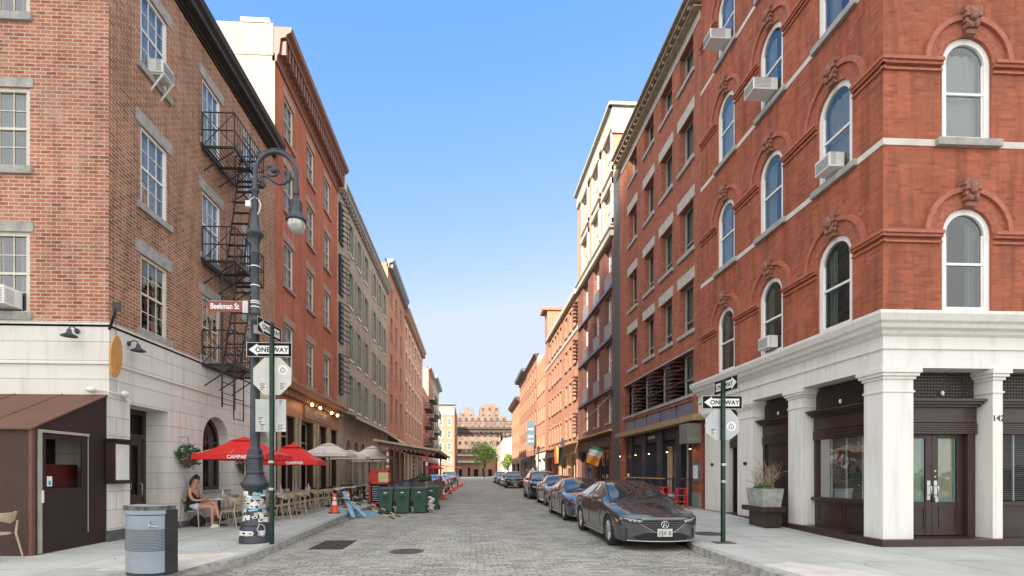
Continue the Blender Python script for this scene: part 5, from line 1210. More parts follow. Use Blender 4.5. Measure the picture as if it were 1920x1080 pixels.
            mb_ = MB(); mb_.tube([(s * q.x, q.y, q.z) for q in (pos(y, 1.9, .01) for y in [D['wb'][0] + .42 + (D['wb'][1] - D['wb'][0] - .84) * i / 10 for i in range(11)])], .03, 6); mb_.build('side_skirt', paint_m if sedan else M_trim, car, (0, 0, 0))
            cp = MB(); cp.tube([(s * .55, defy(.12, .5), .77), (s * .60, defy(.9, .5), pos(.9, 7)[2] + .004), (s * .66, defy(1.4, .5), pos(1.4, 7)[2] + .006)], .004, 4); cp.build('bonnet_gap', M_trim, car, (0, 0, 0))
    return car
def cpaint(name, col, metal=.75):
    return plain(name, col, .2, metal, var=.03, vs=2, coat=1, spec=.6)
P_grey = cpaint('gunmetal_paint', (.085, .09, .095), .6); P_purp = cpaint('violet_grey_paint', (.12, .12, .155), .6); P_black = cpaint('black_paint', (.03, .032, .035), .4); P_silver = cpaint('silver_paint', (.42, .43, .44)); P_blue = cpaint('blue_grey_paint', (.16, .22, .30)); P_tanc = cpaint('champagne_paint', (.42, .36, .28)); P_wht = plain('white_car_paint', (.7, .7, .68), .3, coat=1, var=.02)
cg = 'cars parked along the right kerb'
def at(Dd, x, yfront): return (x, yfront + Dd['L'] / 2, 0)
make_car('parked_car', 'dark grey sedan at the front of the right kerb row with an orange side marker', P_grey, SEDAN, at(SEDAN, 3.88, 9.66), 0, True, cg, 'FJX 8', True).scale = (.965, 1, 1)
make_car('parked_car', 'violet grey sedan parked second behind the dark grey sedan', P_purp, SEDAN, at(SEDAN, 3.98, 15.2), 0, True, cg)
c_ = make_car('parked_car', 'low silver hatchback half hidden between the violet grey sedan and the dark tall car', P_silver, SEDAN, at(SEDAN, 4.42, 22.0), 0, True, cg); c_.scale = (1, .95, 1.03)
make_car('parked_car', 'tall black sport utility car parked fourth in the right kerb row', P_black, SUV, at(SUV, 4.38, 28.0), 0, False, cg)
make_car('parked_car', 'black car with wide grille parked alone further up the right kerb', P_black, SUV, at(SUV, 4.4, 48.0), 0, False, cg)
make_car('parked_car', 'white car right behind the lone black car up the street', P_wht, SEDAN, at(SEDAN, 4.4, 55.0), 0, True, cg)
make_car('parked_car', 'dark blue car in the far part of the right kerb row', P_blue, SEDAN, at(SEDAN, 4.4, 62), 0, True, cg, detail=False)
make_car('parked_car', 'farthest champagne coloured car of the right kerb row', P_tanc, SUV, at(SUV, 4.4, 70), 0, False, cg, detail=False)
gl = 'cars parked along the left side'
make_car('parked_car', 'blue grey hatchback seen from behind with red lights on the left side', P_blue, SUV, (-2.35, 56, 0), R(180), False, gl)
make_car('parked_car', 'champagne coloured car just past the wooden barrier on the left side', P_tanc, SEDAN, (-2.75, 39.0, 0), R(180), True, gl)
make_car('parked_car', 'silver car behind the champagne car on the left side', P_silver, SEDAN, (-2.75, 45.5, 0), R(180), True, gl)
make_car('parked_car', 'dark car far up the left side near the bend', P_black, SEDAN, (-2.8, 68, 0), R(180), True, gl, detail=False)
make_car('parked_car', 'small silver car crossing at the far end of the street', P_silver, SEDAN, (-5.0, 118, 0), R(90), True, None, detail=False)
# ------------------------------------------------------------ poles, signs, lamp
M_lampm = plain('blue_grey_cast_iron', (.052, .06, .072), .45, .3, var=.25, vs=6, bump=.15)
M_green = plain('green_pole_paint', (.014, .042, .028), .4, .3, var=.35, vs=7); M_signb = plain('bare_aluminium', (.42, .44, .44), .45, .5, var=.08, vs=3)
M_blk = plain('sign_black', (.008, .008, .011), .75, spec=.2); M_sw = plain('sign_white', (.78, .78, .76), .45, var=.04)
M_bronzes = plain('sign_brown', (.22, .05, .03), .45, var=.08)
def sheet(par, w, h, loc, rot, mat, name='sign', th=.004, poly=None):
    mb = MB()
    if poly: mb.prism(poly, -th / 2, th / 2, T=lambda x, z, y: (x, y, z))
    else: mb.box(-w / 2, w / 2, -th / 2, th / 2, -h / 2, h / 2)
    o = mb.build(name, mat, par, loc); o.rotation_euler = rot; return o
def oneway(par, loc, rz, tilt=0, right=False, w=.914, h=.305):
    o = sheet(par, w, h, loc, (0, tilt, rz), M_blk, 'one_way_sign')
    bd = MB(); s = -1 if right else 1
    for (a, b_, c_, d_) in ((-w / 2 + .004, w / 2 - .004, h / 2 - .014, h / 2 - .006), (-w / 2 + .004, w / 2 - .004, -h / 2 + .006, -h / 2 + .014), (-w / 2 + .004, -w / 2 + .012, -h / 2 + .014, h / 2 - .014), (w / 2 - .012, w / 2 - .004, -h / 2 + .014, h / 2 - .014)):
        bd.box(a, b_, -.0045, -.003, c_, d_)
    bd.build('border', M_sw, o, (0, 0, 0))
    a = MB(); k = w / .914
    pts = [(-.41, 0), (-.235, .125), (-.235, .082), (.385, .082), (.385, -.082), (-.235, -.082), (-.235, -.125)]
    pts = [(s * x * k, z * h / .305) for x, z in pts]
    if s < 0: pts = pts[::-1]
    a.prism(pts, -.0048, -.003, T=lambda x, z, y: (x, y, z)); a.build('arrow', M_sw, o, (0, 0, 0))
    text('lettering', 'ONE WAY', .135 * k, M_blk, o, Vector((.05 * s * k, -.0058, -.047 * k)), (R(90), 0, 0), 0, bold=.0035 * k, sp=1.05)
    return o
octa = [(.38 * math.cos(R(22.5 + 45 * i)) / math.cos(R(22.5)), .38 * math.sin(R(22.5 + 45 * i)) / math.cos(R(22.5))) for i in range(8)]
def apple_sticker(par, x, z, r=.075):
    s_ = MB(); n = 20
    s_.prism([(x + r * 1.25 * math.cos(2 * math.pi * i / n), z + r * 1.25 * math.sin(2 * math.pi * i / n)) for i in range(n)], -.0045, -.002, T=lambda a, b_, c_: (a, c_, b_)); st_ = s_.build('sticker', M_sw, par, (0, 0, 0))
    k = MB(); k.tube([(x + r * .62 * math.cos(t_) * (1 + .08 * math.cos(2 * t_)), -.007, z - .008 + r * .62 * math.sin(t_)) for t_ in [math.pi / 2 + .25 + (2 * math.pi - .5) * i / 18 for i in range(19)]], .0055, 5)
    k.tube([(x, -.007, z + r * .5), (x + .008, -.007, z + r * .85)], .005, 5); k.tube([(x - .02, -.007, z + r * .6), (x - .035, -.007, z + r * .85)], .004, 5)
    k.tube([(x - .015, -.007, z + .006), (x + .015, -.007, z + .006)], .004, 5); k.tube([(x - .016, -.007, z - .02), (x, -.007, z - .028), (x + .016, -.007, z - .02)], .004, 5)
    k.build('sticker_drawing', M_blk, st_, (0, 0, 0))
def code_sticker(par, x, z, w=.07):      # small printed sticker, plain lines
    s_ = MB(); s_.box(x - w, x + w, -.0042, -.002, z - w * .9, z + w * .9); o = s_.build('sticker', plain('paper_sticker', (.62, .62, .56), .6), par, (0, 0, 0))
    k = MB()
    for i in range(4): k.box(x - w * .8, x + w * (.8 if i % 2 else .3), -.0052, -.0043, z - w * .7 + i * .034, z - w * .7 + i * .034 + .014)
    k.build('sticker_print', M_blk, o, (0, 0, 0))
def upole(t, x, y, z0, z1, plate=False):
    mb = MB(); w = .033
    mb.box(-w, w, -.02, -.014, z0, z1); mb.box(-w, -w + .006, -.014, .03, z0, z1); mb.box(w - .006, w, -.014, .03, z0, z1); mb.box(-w - .014, -w, .024, .03, z0, z1); mb.box(w, w + .014, .024, .03, z0, z1)
    for i in range(int((z1 - z0) / .09)): mb.tube([(0, -.024, z0 + .05 + i * .09), (0, -.0195, z0 + .05 + i * .09)], .007, 6, 1)
    mb.build('pole', [M_green, M_blk], t, (0, 0, 0))
    if plate: MB().box(-.2, .2, -.14, .14, z0 - .005, z0 + .015).build('base_plate', plain('rusty_plate', (.10, .07, .05), .8), t, (0, 0, 0))
# left sign post
t = thing('sign_post', 'green sign post with one way signs and sticker marked octagon back beside the lamp', 'sign post', (-4.03, 10.15, .13), 0)
upole(t, 0, 0, 0, 4.50)
o = oneway(t, Vector((-.06, .05, 3.96)), R(0)); o = oneway(t, Vector((-.02, -.03, 4.34)), R(83), 0)
sheet(t, .6, .17, Vector((-.36, .14, 4.40)), (0, R(14), R(-50)), M_signb, 'sign_back')
o = sheet(t, 0, 0, Vector((.0, .05, 3.42)), (0, 0, 0), plain('weathered_sign_back', (.52, .53, .48), .5, .1, var=.08), 'octagon_sign_back', poly=octa)
apple_sticker(o, .21, .13); code_sticker(o, .20, -.22, .062); code_sticker(o, -.19, -.22, .07)
o = sheet(t, .61, .66, Vector((-.03, .05, 2.62)), (0, 0, 0), M_signb, 'sign_back')
code_sticker(o, .2, -.24, .085); code_sticker(o, -.2, -.12, .055); code_sticker(o, .20, .22, .04); code_sticker(o, -.16, -.26, .05)
for z in (1.65, 1.1): MB().box(-.045, .045, -.03, .04, z, z + .05).build('clamp', M_grey, t, (0, 0, 0))
# right sign post
t = thing('sign_post', 'green sign post with one way signs and bent octagon back on the right pavement', 'sign post', (5.24, 9.93, zr(5.24, 9.93)), 0)
upole(t, 0, 0, 0, 3.38, True)
oneway(t, Vector((.0, .05, 2.92)), 0, w=.86, h=.29); oneway(t, Vector((.045, -.0, 3.27)), R(-89), 0, True)
o = sheet(t, 0, 0, Vector((.0, .05, 2.44)), (0, 0, 0), M_signb, 'octagon_sign_back', poly=[(x * .94, z * .94 + (.05 if z < -.2 and abs(x) < .2 else 0)) for x, z in octa])
apple_sticker(o, .19, -.02, .08); code_sticker(o, -.2, -.16, .05)
for z in (1.25, 1.6): MB().box(-.045, .045, -.03, .04, z, z + .05).build('clamp', M_grey, t, (0, 0, 0))
# street lamp
t = thing('street_lamp', 'ornate blue grey cast iron street lamp with curled arm and sticker covered base', 'street lamp', (-4.50, 10.5, .13))
mb = MB()
mb.lathe([(.31, 0), (.31, .10), (.295, .14), (.285, .22), (.30, .26), (.29, .32), (.27, .345), (.285, .37), (.285, .40), (.25, .43), (.225, .50), (.20, .75), (.205, 1.02), (.215, 1.12), (.26, 1.16), (.275, 1.21), (.275, 1.25), (.24, 1.28), (.21, 1.34), (.175, 1.42)], (0, 0, 0), 16)
mb.lathe([(.175, 1.42), (.19, 1.44), (.19, 1.47), (.165, 1.50), (.16, 1.74), (.185, 1.76), (.185, 1.80), (.155, 1.83), (.15, 1.93), (.125, 1.95), (.10, 2.0), (.10, 2.2)], (0, 0, 0), 8, 0, False)
mb.lathe([(.098, 2.2), (.092, 3.5), (.088, 4.6), (.105, 4.62), (.105, 4.66), (.092, 4.68), (.092, 4.74), (.108, 4.76), (.108, 4.8), (.09, 4.83), (.085, 5.2), (.078, 6.0), (.10, 6.03), (.105, 6.06), (.085, 6.10), (.085, 6.25), (.105, 6.30), (.11, 6.36), (.17, 6.42), (.175, 6.46), (.12, 6.50), (.09, 6.62), (.075, 6.75), (.06, 7.0), (.055, 7.3), (.085, 7.34), (.085, 7.38), (.055, 7.42), (.055, 7.6)], (0, 0, 0), 20)
for i in range(8):
    a = 2 * math.pi * i / 8; mb.tube([(.205 * math.cos(a), .205 * math.sin(a), .45), (.19 * math.cos(a), .19 * math.sin(a), 1.1)], .012, 5)
mb.build('post', M_lampm, t, (0, 0, 0))
mb = MB(); cxx = .42; arcp = [(cxx - .42 * math.cos(R(a)), 0, 7.72 + .46 * math.sin(R(a))) for a in range(0, 181, 9)]
mb.tube([(0, 0, 7.55)] + arcp + [(.84, 0, 7.35)], .046, 10)
mb.tube([(.84, 0, 7.42), (.84, 0, 7.3)], .062, 10); mb.lathe([(.02, 8.25), (.045, 8.22), (.045, 8.17), (.02, 8.15)], (.36, 0, 0), 10)
sp = [(.34 + (.10 + .06 * (a / 360)) * math.cos(R(a)) * .9, 0, 7.80 + (.05 + .10 * (a / 360)) * math.sin(R(a))) for a in range(0, 400, 20)]
mb.tube(sp, .022, 6); mb.ellip((.38, 0, 7.80), (.075, .05, .07))
mb.tube([(.10, 0, 7.50), (.14, 0, 7.46), (.20, 0, 7.47), (.21, 0, 7.53), (.16, 0, 7.57), (.10, 0, 7.55), (.08, 0, 7.60), (.14, 0, 7.68), (.25, 0, 7.66), (.36, 0, 7.56), (.50, 0, 7.50), (.62, 0, 7.53), (.69, 0, 7.62), (.70, 0, 7.74), (.64, 0, 7.80)], .024, 6)
mb.tube([(.67, 0, 7.56), (.71, 0, 7.66), (.70, 0, 7.78)], .04, 6)
for a in range(50, 140, 8): mb.ellip((cxx - .42 * math.cos(R(a)), 0, 7.78 + .46 * math.sin(R(a))), (.03, .035, .025), n=6, k=4)
mb.tube([(0, 0, 7.5), (.12, 0, 7.50)], .03, 6); mb.build('arm', M_lampm, t, (0, 0, 0))
mb = MB(); mb.lathe([(.0, 7.32), (.05, 7.31), (.055, 7.2), (.10, 7.17), (.115, 7.12), (.12, 6.95), (.135, 6.88), (.19, 6.80), (.205, 6.77), (.205, 6.73), (.18, 6.72), (.0, 6.74)], (.84, 0, 0), 22)
for i in range(10):
    a = 2 * math.pi * i / 10; mb.tube([(.84 + .118 * math.cos(a), .118 * math.sin(a), 7.14), (.84 + .125 * math.cos(a), .125 * math.sin(a), 6.92)], .009, 5)
hd_ = mb.build('lantern', M_lampm, t, (0, 0, 0))
gls = plain('lamp_globe_glass', (.42, .40, .385), .12, var=.15, vs=5, spec=.9, coat=1)
mb = MB(); mb.lathe([(.175, 6.73), (.18, 6.66), (.16, 6.58), (.12, 6.51), (.06, 6.47), (0, 6.46)], (.84, 0, 0), 24); mb.build('globe', gls, hd_, (0, 0, 0))
mb = MB(); mb.box(-.16, -.06, -.10, -.02, 6.98, 7.10); mb.tube([(.08, -.02, 7.15), (.13, -.04, 7.05), (.11, -.05, 6.92), (.06, -.03, 6.85)], .014, 5); mb.tube([(-.14, -.06, 7.08), (0, -.05, 7.2), (.1, -.02, 7.16)], .010, 5); mb.build('junction_box', M_wplast, t, (0, 0, 0))
mb = MB()
for z in (5.75, 5.35, 4.98, 4.9, 5.02): mb.lathe([(.094, z), (.097, z + .012), (.094, z + .024)], (0, 0, 0), 14)
mb.build('cable_tie', M_wplast, t, (0, 0, 0))
# stickers on the lamp base
rs = random.Random(5); SM = [plain('sticker_' + n_, c_, .5, var=.05) for n_, c_ in (('white', (.72, .71, .68)), ('cream', (.6, .58, .5)), ('pale_blue', (.25, .42, .52)), ('black', (.02, .02, .02)), ('grey', (.4, .4, .4)))]
def radat(z):
    return (.25 + (.225 - .25) * (z - .43) / .07 if z < .5 else (.225 + (.2 - .225) * (z - .5) / .25 if z < .75 else .2 + (.206 - .2) * (z - .75) / .27)) + .012
for i in range(98):
    if i < 92: z = .47 + rs.random() * .60; a = R(-90) + (rs.random() - .5) * 3.0; rad = radat; sw, sh = .03 + rs.random() * .05, .02 + rs.random() * .035
    else: z = .22; a = R(-90 + (-55, -42, -20, -6, 5, 46)[i - 92]); rad = lambda z: .306; sw, sh = (.05, .05)
    s_ = MB(); n = 6; m_ = rs.choice([0, 0, 0, 1, 1, 2, 3, 4]) if i < 92 else 0; lift = .0008 * (i % 9)
    kind = rs.random()
    pts = []
    if kind < .65: pts = [(-1, -1), (-.3, -1), (.3, -1), (1, -1), (1, 1), (.3, 1), (-.3, 1), (-1, 1)]
    else: pts = [(math.cos(2 * math.pi * k / 12), math.sin(2 * math.pi * k / 12)) for k in range(12)]
    P3 = []
    for (u, v) in pts:
        aa = a + u * sw / .21; zz = z + v * sh; r_ = rad(zz) + lift; P3.append((r_ * math.cos(aa), r_ * math.sin(aa), zz))
    s_.face(P3)
    o = s_.build('sticker', SM[m_], t, (0, 0, 0))
    if m_ in (0, 1) and i % 2 == 0:
        q = MB(); P3 = []
        for (u, v) in pts:
            aa = a + u * .55 * sw / .21; zz = z + v * sh * .4; r_ = rad(zz) + lift + .003; P3.append((r_ * math.cos(aa), r_ * math.sin(aa), zz))
        q.face(P3); q.build('sticker_print', SM[rs.choice([3, 3, 2, 4])], o, (0, 0, 0))
text('graffiti', 'SKT', .10, SM[0], t, Vector((.02, -.318, .17)), (R(90), 0, 0), .0, bold=.004)
mb = MB(); mb.tube([(.20, -.25, .42), (.16, -.285, .30), (.20, -.27, .17), (.26, -.20, .15), (.275, -.17, .25), (.26, -.19, .36), (.22, -.24, .40)], .014, 6); mb.build('chain_lock', SM[4], t, (0, 0, 0))
s_ = thing('street_name_sign', 'brown street name sign reading Beekman St, on the side of the street lamp', 'street sign', (-5.02, 10.40, 5.02))
MB().box(-.39, .37, -.006, .006, -.11, .11).build('sign_plate', M_bronzes, s_, (0, 0, 0)); MB().box(.31, .42, -.012, .012, -.125, .125).build('bracket', M_grey, s_, (0, 0, 0))
text('lettering', 'Beekman St', .165, M_sw, s_, Vector((-.05, -.0085, -.05)), (R(90), 0, 0), 0, sx=.74, bold=.004)
mb = MB(); mb.box(-.36, .3, -.003, .003, .105, .118); mb.build('sign_edge', M_grey, s_, (0, 0, 0))
# litter bin
t = thing('litter_bin', 'grey metal litter bin with perforated curved front on the left pavement', 'litter bin', (-4.66, 7.36, .13), R(-24))
def halfoval(rx, ry, z0, z1, mb, m=0, n=24, cap=True):
    P = [(rx * math.cos(math.pi + math.pi * i / n), ry * math.sin(math.pi + math.pi * i / n)) for i in range(n + 1)] + [(rx, .12), (-rx, .12)]
    mb.prism(P, z0, z1, m)
mb = MB(); halfoval(.365, .24, .04, .86, mb); mb.build('drum', plain('powder_coated_blue_grey', (.26, .31, .36), .4, .2, var=.10, vs=4), t, (0, 0, 0), bevel=.01)
mb = MB(); halfoval(.385, .26, .87, .97, mb, 0); mb.build('top_band', MATS['powder_coated_blue_grey'], t, (0, 0, 0)); mb = MB(); halfoval(.388, .263, .93, .985, mb); mb.build('rim', plain('worn_dark_rim', (.09, .09, .10), .5, .4, var=.7, vs=14), t, (0, 0, 0))
mb = MB(); halfoval(.34, .22, .985, .99, mb); mb.build('lid', plain('dusty_lid', (.26, .26, .25), .7), t, (0, 0, 0))
mb = MB(); mb.box(-.36, .36, .12, .15, .02, .93); mb.box(.355, .39, -.02, .15, .02, .93); halfoval(.35, .23, .0, .04, mb); mb.build('frame', M_black, t, (0, 0, 0))
mb = MB()
for j in range(15):
    for i in range(56):
        a = math.pi + math.pi * (i + .5 * (j % 2) + 1.5) / 59; x, y = .3665 * math.cos(a), .2415 * math.sin(a); nx, ny = math.cos(a) / .365, math.sin(a) / .24; l = math.hypot(nx, ny); nx /= l; ny /= l
        z = .36 + j * .021; r_ = .0062; tx, ty = -ny, nx
        mb.face([(x + nx * .003 + tx * r_ * c1, y + ny * .003 + ty * r_ * c1, z + r_ * c2) for c1, c2 in ((1, 0), (.5, .87), (-.5, .87), (-1, 0), (-.5, -.87), (.5, -.87))])
tag(mb.build('perforation', M_dark, t, (0, 0, 0)), kind='stuff')
mb = MB(); mb.box(.26, .28, -.19, -.17, .70, .80); mb.tube([(.27, -.185, .74), (.31, -.2, .72), (.36, -.13, .70)], .012, 5); mb.build('latch', M_grey, t, (0, 0, 0))
# ------------------------------------------------------------ things on the left corner building
t = thing('vestibule', 'dark brown canvas entrance vestibule with sloping roof on the left corner', 'vestibule', (-7.66, 9.0, .13))
M_cv = plain('brown_canvas', (.052, .026, .018), .75, var=.15, vs=3, bump=.2); M_cvd = plain('dark_brown_canvas', (.026, .012, .010), .7, var=.2, vs=3, bump=.2); M_cvr = plain('light_brown_canvas', (.125, .055, .035), .8, var=.12, vs=2, bump=.2)  # canvas tones: roof lightest, front middle, side panel darkest
x1 = -7.66; y0 = 8.98; y1 = 10.72; zf, zb = 2.40, 3.23
mb = MB(); g = Fac('F', y0); wall(mb, g, -13.5, x1 - .06, .13, zf - .03, [(-11.4, -8.24, 1.36, 2.33)], .03); mb.build('front_panel', M_cv, t)
mb = MB(); MB().face([(-11.4, y0 + .02, 1.36), (-8.24, y0 + .02, 1.36), (-8.24, y0 + .02, 2.33), (-11.4, y0 + .02, 2.33)]).build('clear_window', glass('clear_vinyl', (.75, .75, .7), 1.0, .03), t)
mb = MB(); mb.box(x1 - .065, x1 + .0, y0 - .01, y0 + .05, .13, zf - .02); mb.build('corner_post', plain('reddish_brown_post', (.13, .055, .035), .6), t)
mb = MB(); T_ = lambda x, y, z: (x, y, z)
sideop = (9.10, 10.2, .13, 2.34); fv = Fac('L', x1)
wall(mb, fv, y0 + .05, y1, .13, zf - .03, [(9.24, 10.06, 1.30, 2.2)], .02); mb.face([(x1, y0, zf - .03), (x1, y1, zf - .03), (x1, y1, zb)]); mb.build('side_panel', M_cvd, t)
mb = MB(); mb.mesh([(-13.5, y0 - .06, zf - .03), (x1 + .03, y0 - .06, zf - .03), (x1 + .03, y1, zb), (-13.5, y1, zb), (-13.5, y0 - .06, zf - .06), (x1 + .03, y0 - .06, zf - .06), (x1 + .03, y1, zb - .03), (-13.5, y1, zb - .03)], [(0, 1, 2, 3), (4, 5, 6, 7), (0, 1, 5, 4), (1, 2, 6, 5)])
for x in (-8.55, -9.5, -10.5, -11.5): mb.tube([(x, y0 - .05, zf - .025), (x, y1, zb + .005)], .012, 5)
mb.build('roof_canvas', M_cvr, t)
MB().face([(x1 - .01, 9.24, 1.3), (x1 - .01, 10.06, 1.3), (x1 - .01, 10.06, 2.2), (x1 - .01, 9.24, 2.2)]).build('door_window', M_glass2, t)
mb = MB(); mb.box(x1 + .001, x1 + .035, 9.07, 9.13, .15, 2.36); mb.box(x1 + .001, x1 + .035, 9.13, 10.22, 2.31, 2.36); mb.box(x1 + .002, x1 + .012, 10.21, 10.225, .4, 2.31); mb.build('door_frame', plain('aluminium_strip', (.55, .54, .50), .4, .5), t)
mb = MB(); mb.box(x1 + .03, x1 + .05, 9.12, 9.15, 1.05, 1.27); mb.build('handle', M_wplast, t); mb = MB(); mb.box(x1 + .003, x1 + .006, 9.26, 9.37, 1.34, 1.52); o = mb.build('sticker', M_sw, t); mb = MB(); mb.box(x1 + .0065, x1 + .0075, 9.29, 9.345, 1.36, 1.44); mb.build('sticker_print', plain('teal_ink', (.03, .35, .30), .5), o)
mb = MB(); mb.box(-8.6, -8.0, 9.6, 10.4, .13, 1.75); mb.build('inner_cabinet', plain('dim_red_upholstery', (.22, .03, .02), .8), t)
def wall_lantern(x, y, z, sd, lab):
    t = thing('wall_lamp', lab, 'wall lamp', (x, y, z), 0 if sd == 'F' else R(90))
    mb = MB(); mb.ellip((0, -.02, .06), (.055, .03, .055)); mb.tube([(0, -.03, .08), (0, -.12, .13), (0, -.2, .10), (0, -.22, .03)], .014, 6)
    mb.build('arm', M_lampm, t, (0, 0, 0)); mb = MB(); mb.lathe([(.025, .05), (.04, .03), (.045, -.02), (.07, -.05), (.14, -.09), (.15, -.11), (.13, -.10), (.0, -.05)], (0, -.22, 0), 18); mb.build('shade', M_lampm, t, (0, 0, 0))
wall_lantern(-8.25, 10.73, 4.50, 'F', 'gooseneck wall lamp on the white front above the vestibule roof')
wall_lantern(-7.61, 11.3, 4.40, 'L', 'gooseneck wall lamp on the white side wall beside the oval sign')
t = thing('hanging_sign', 'orange wooden oval sign hanging from an iron bracket at the white corner', 'sign', (-7.35, 10.55, 4.0))
mb = MB(); n = 28; mb.prism([(.16 * math.cos(2 * math.pi * i / n), .44 * math.sin(2 * math.pi * i / n)) for i in range(n)], -.02, .02, T=lambda a, b_, c_: (a, c_, b_)); o = mb.build('board', plain('orange_wood', (.50, .25, .07), .5, var=.2, vs=5), t, (0, 0, 0)); o.rotation_euler = (0, R(4), R(88))
mb = MB(); mb.tube([(-.27, .2, .62), (.02, -.02, .98)], .03, 8); mb.tube([(0, 0, .95), (0, 0, .43)], .006, 5); mb.box(-.05, .12, -.03, -.02, .92, 1.12); mb.build('bracket', M_black, t, (0, 0, 0))
t = thing('menu_box', 'dark brown menu box with little pitched roof on the white side wall', 'menu box', (-7.615, 10.9, 1.85)); mb = MB(); mb.box(0, .16, -.27, .27, -.5, .42); mb.prism([(0, -.32), (.24, -.32), (.24, .32), (0, .32)], .42, .45); mb.build('case', M_brown, t, (0, 0, 0)); mb = MB(); mb.box(.161, .165, -.2, .2, -.42, .34); mb.build('menu', M_wplast, t, (0, 0, 0))
t = thing('security_camera', 'pair of white security cameras on a cable at the white corner', 'camera', (-7.62, 10.72, 3.3)); mb = MB(); mb.ellip((-.30, -.08, .02), (.10, .07, .06)); mb.ellip((.10, .35, .0), (.07, .11, .07)); mb.tube([(-.3, -.05, .02), (0, -.05, .0), (.05, .1, -.02), (.08, .35, -.02)], .014, 5); mb.tube([(.08, .4, -.05), (.1, .5, -.18)], .03, 6); mb.build('housing', M_wplast, t, (0, 0, 0))
LEAFC = [plain('leaf_dark', (.02, .06, .02), .6, var=.3, vs=3), plain('leaf_mid', (.04, .11, .03), .6, var=.3, vs=3), plain('leaf_teal', (.05, .14, .09), .6, var=.3, vs=3), plain('leaf_lime', (.13, .20, .04), .6, var=.3, vs=3), plain('petal_white', (.6, .6, .55), .7)]
def leaves(mb, c, r, n, size, mats, rng, shell=.5):
    for i in range(n):
        while True:
            p = Vector((rng.uniform(-1, 1), rng.uniform(-1, 1), rng.uniform(-1, 1)))
            if shell < p.length <= 1: break
        q = Vector((c[0] + p.x * r[0], c[1] + p.y * r[1], c[2] + p.z * r[2])); a = Vector((rng.gauss(0, 1), rng.gauss(0, 1), rng.gauss(0, .6))).normalized(); b_ = a.cross(Vector((rng.gauss(0, 1), rng.gauss(0, 1), rng.gauss(0, 1)))).normalized()
        s = size * rng.uniform(.6, 1.3); mb.face([q - a * s, q + b_ * s * .5, q + a * s, q - b_ * s * .5], rng.choice(mats))
for y, z, lab in ((13.25, 2.02, 'hanging flower basket on the white wall left of the arched window'), (16.55, 1.85, 'hanging flower basket on the white wall between the two arched windows')):
    t = thing('flower_basket', lab, 'flower basket', (-7.4, y, z)); mb = MB(); mb.lathe([(.05, -.28), (.16, -.2), (.22, -.05), (.22, -.02)], (0, 0, 0), 14); mb.tube([(-.2, 0, .5), (0, 0, .5), (0, 0, .1)], .01, 5); mb.build('basket', M_brown2, t, (0, 0, 0))
    mb = MB(); leaves(mb, (0, 0, .08), (.27, .36, .24), 700, .045, [0, 1, 2, 2, 1, 4], random.Random(int(y)), .3); leaves(mb, (0, .1, -.15), (.2, .3, .2), 150, .04, [1, 2], random.Random(3), .3); mb.build('foliage', LEAFC, t, (0, 0, 0))
# air conditioners
def aircon(loc, rz, lab, w=.46, h=.32, d=.27, legs=False):
    t = thing('air_conditioner', lab, 'air conditioner', loc, rz); mb = MB(); mb.box(-w / 2, w / 2, -d, .08, 0, h); mb.build('case', M_wplast, t, (0, 0, 0), bevel=.012)
    gr = MB()
    for i in range(9): gr.box(-w / 2 + .03, w / 2 - .03, -d - .006, -d - .001, .04 + i * (h - .08) / 9, .04 + i * (h - .08) / 9 + .012)
    for s in (-1, 1):
        for i in range(8): gr.box(s * w / 2, s * (w / 2 + .005), -d + .04, -.12, .05 + i * .035, .06 + i * .035)
    gr.build('grille', plain('grey_grille', (.28, .29, .30), .6), t, (0, 0, 0))
    if legs:
        mb = MB()
        for s in (-.18, .18): mb.tube([(s, -d + .02, -.01), (s, .05, -.42)], .025, 6); mb.tube([(s, -d, -.01), (s, .06, -.01)], .02, 6)
        mb.tube([(-.2, -d + .05, -.02), (.2, -d + .05, -.02)], .02, 5); mb.build('bracket', M_wplast, t, (0, 0, 0))
    return t
aircon((XL + .02, 12.35, 11.18), R(90), 'window air conditioner on bracket legs in the top side window of the left corner house', legs=True)
aircon((-9.75, 10.75, 5.02), 0, 'window air conditioner in the lowest front window of the left corner house', .62, .38, .35)
aircon((XL + .02, 17.3, 8.0), R(90), 'window air conditioner behind the street lamp on the fire escape side')
aircon((XR - .02, 10.66, 8.34), R(-90), 'white air conditioner in the nearest second storey arched window of the red corner building')
aircon((XR - .02, 13.0, 4.95), R(-90), 'white air conditioner in the lowest middle arched window above the white entablature', d=.2)
aircon((XR - .02, 13.0, 11.86), R(-90), 'white air conditioner in the middle column third storey arched window of the red building', d=.6)
aircon((XR - .02, 15.36, 15.3), R(-90), 'white air conditioner in the highest visible arched window of the red corner building', d=.6)
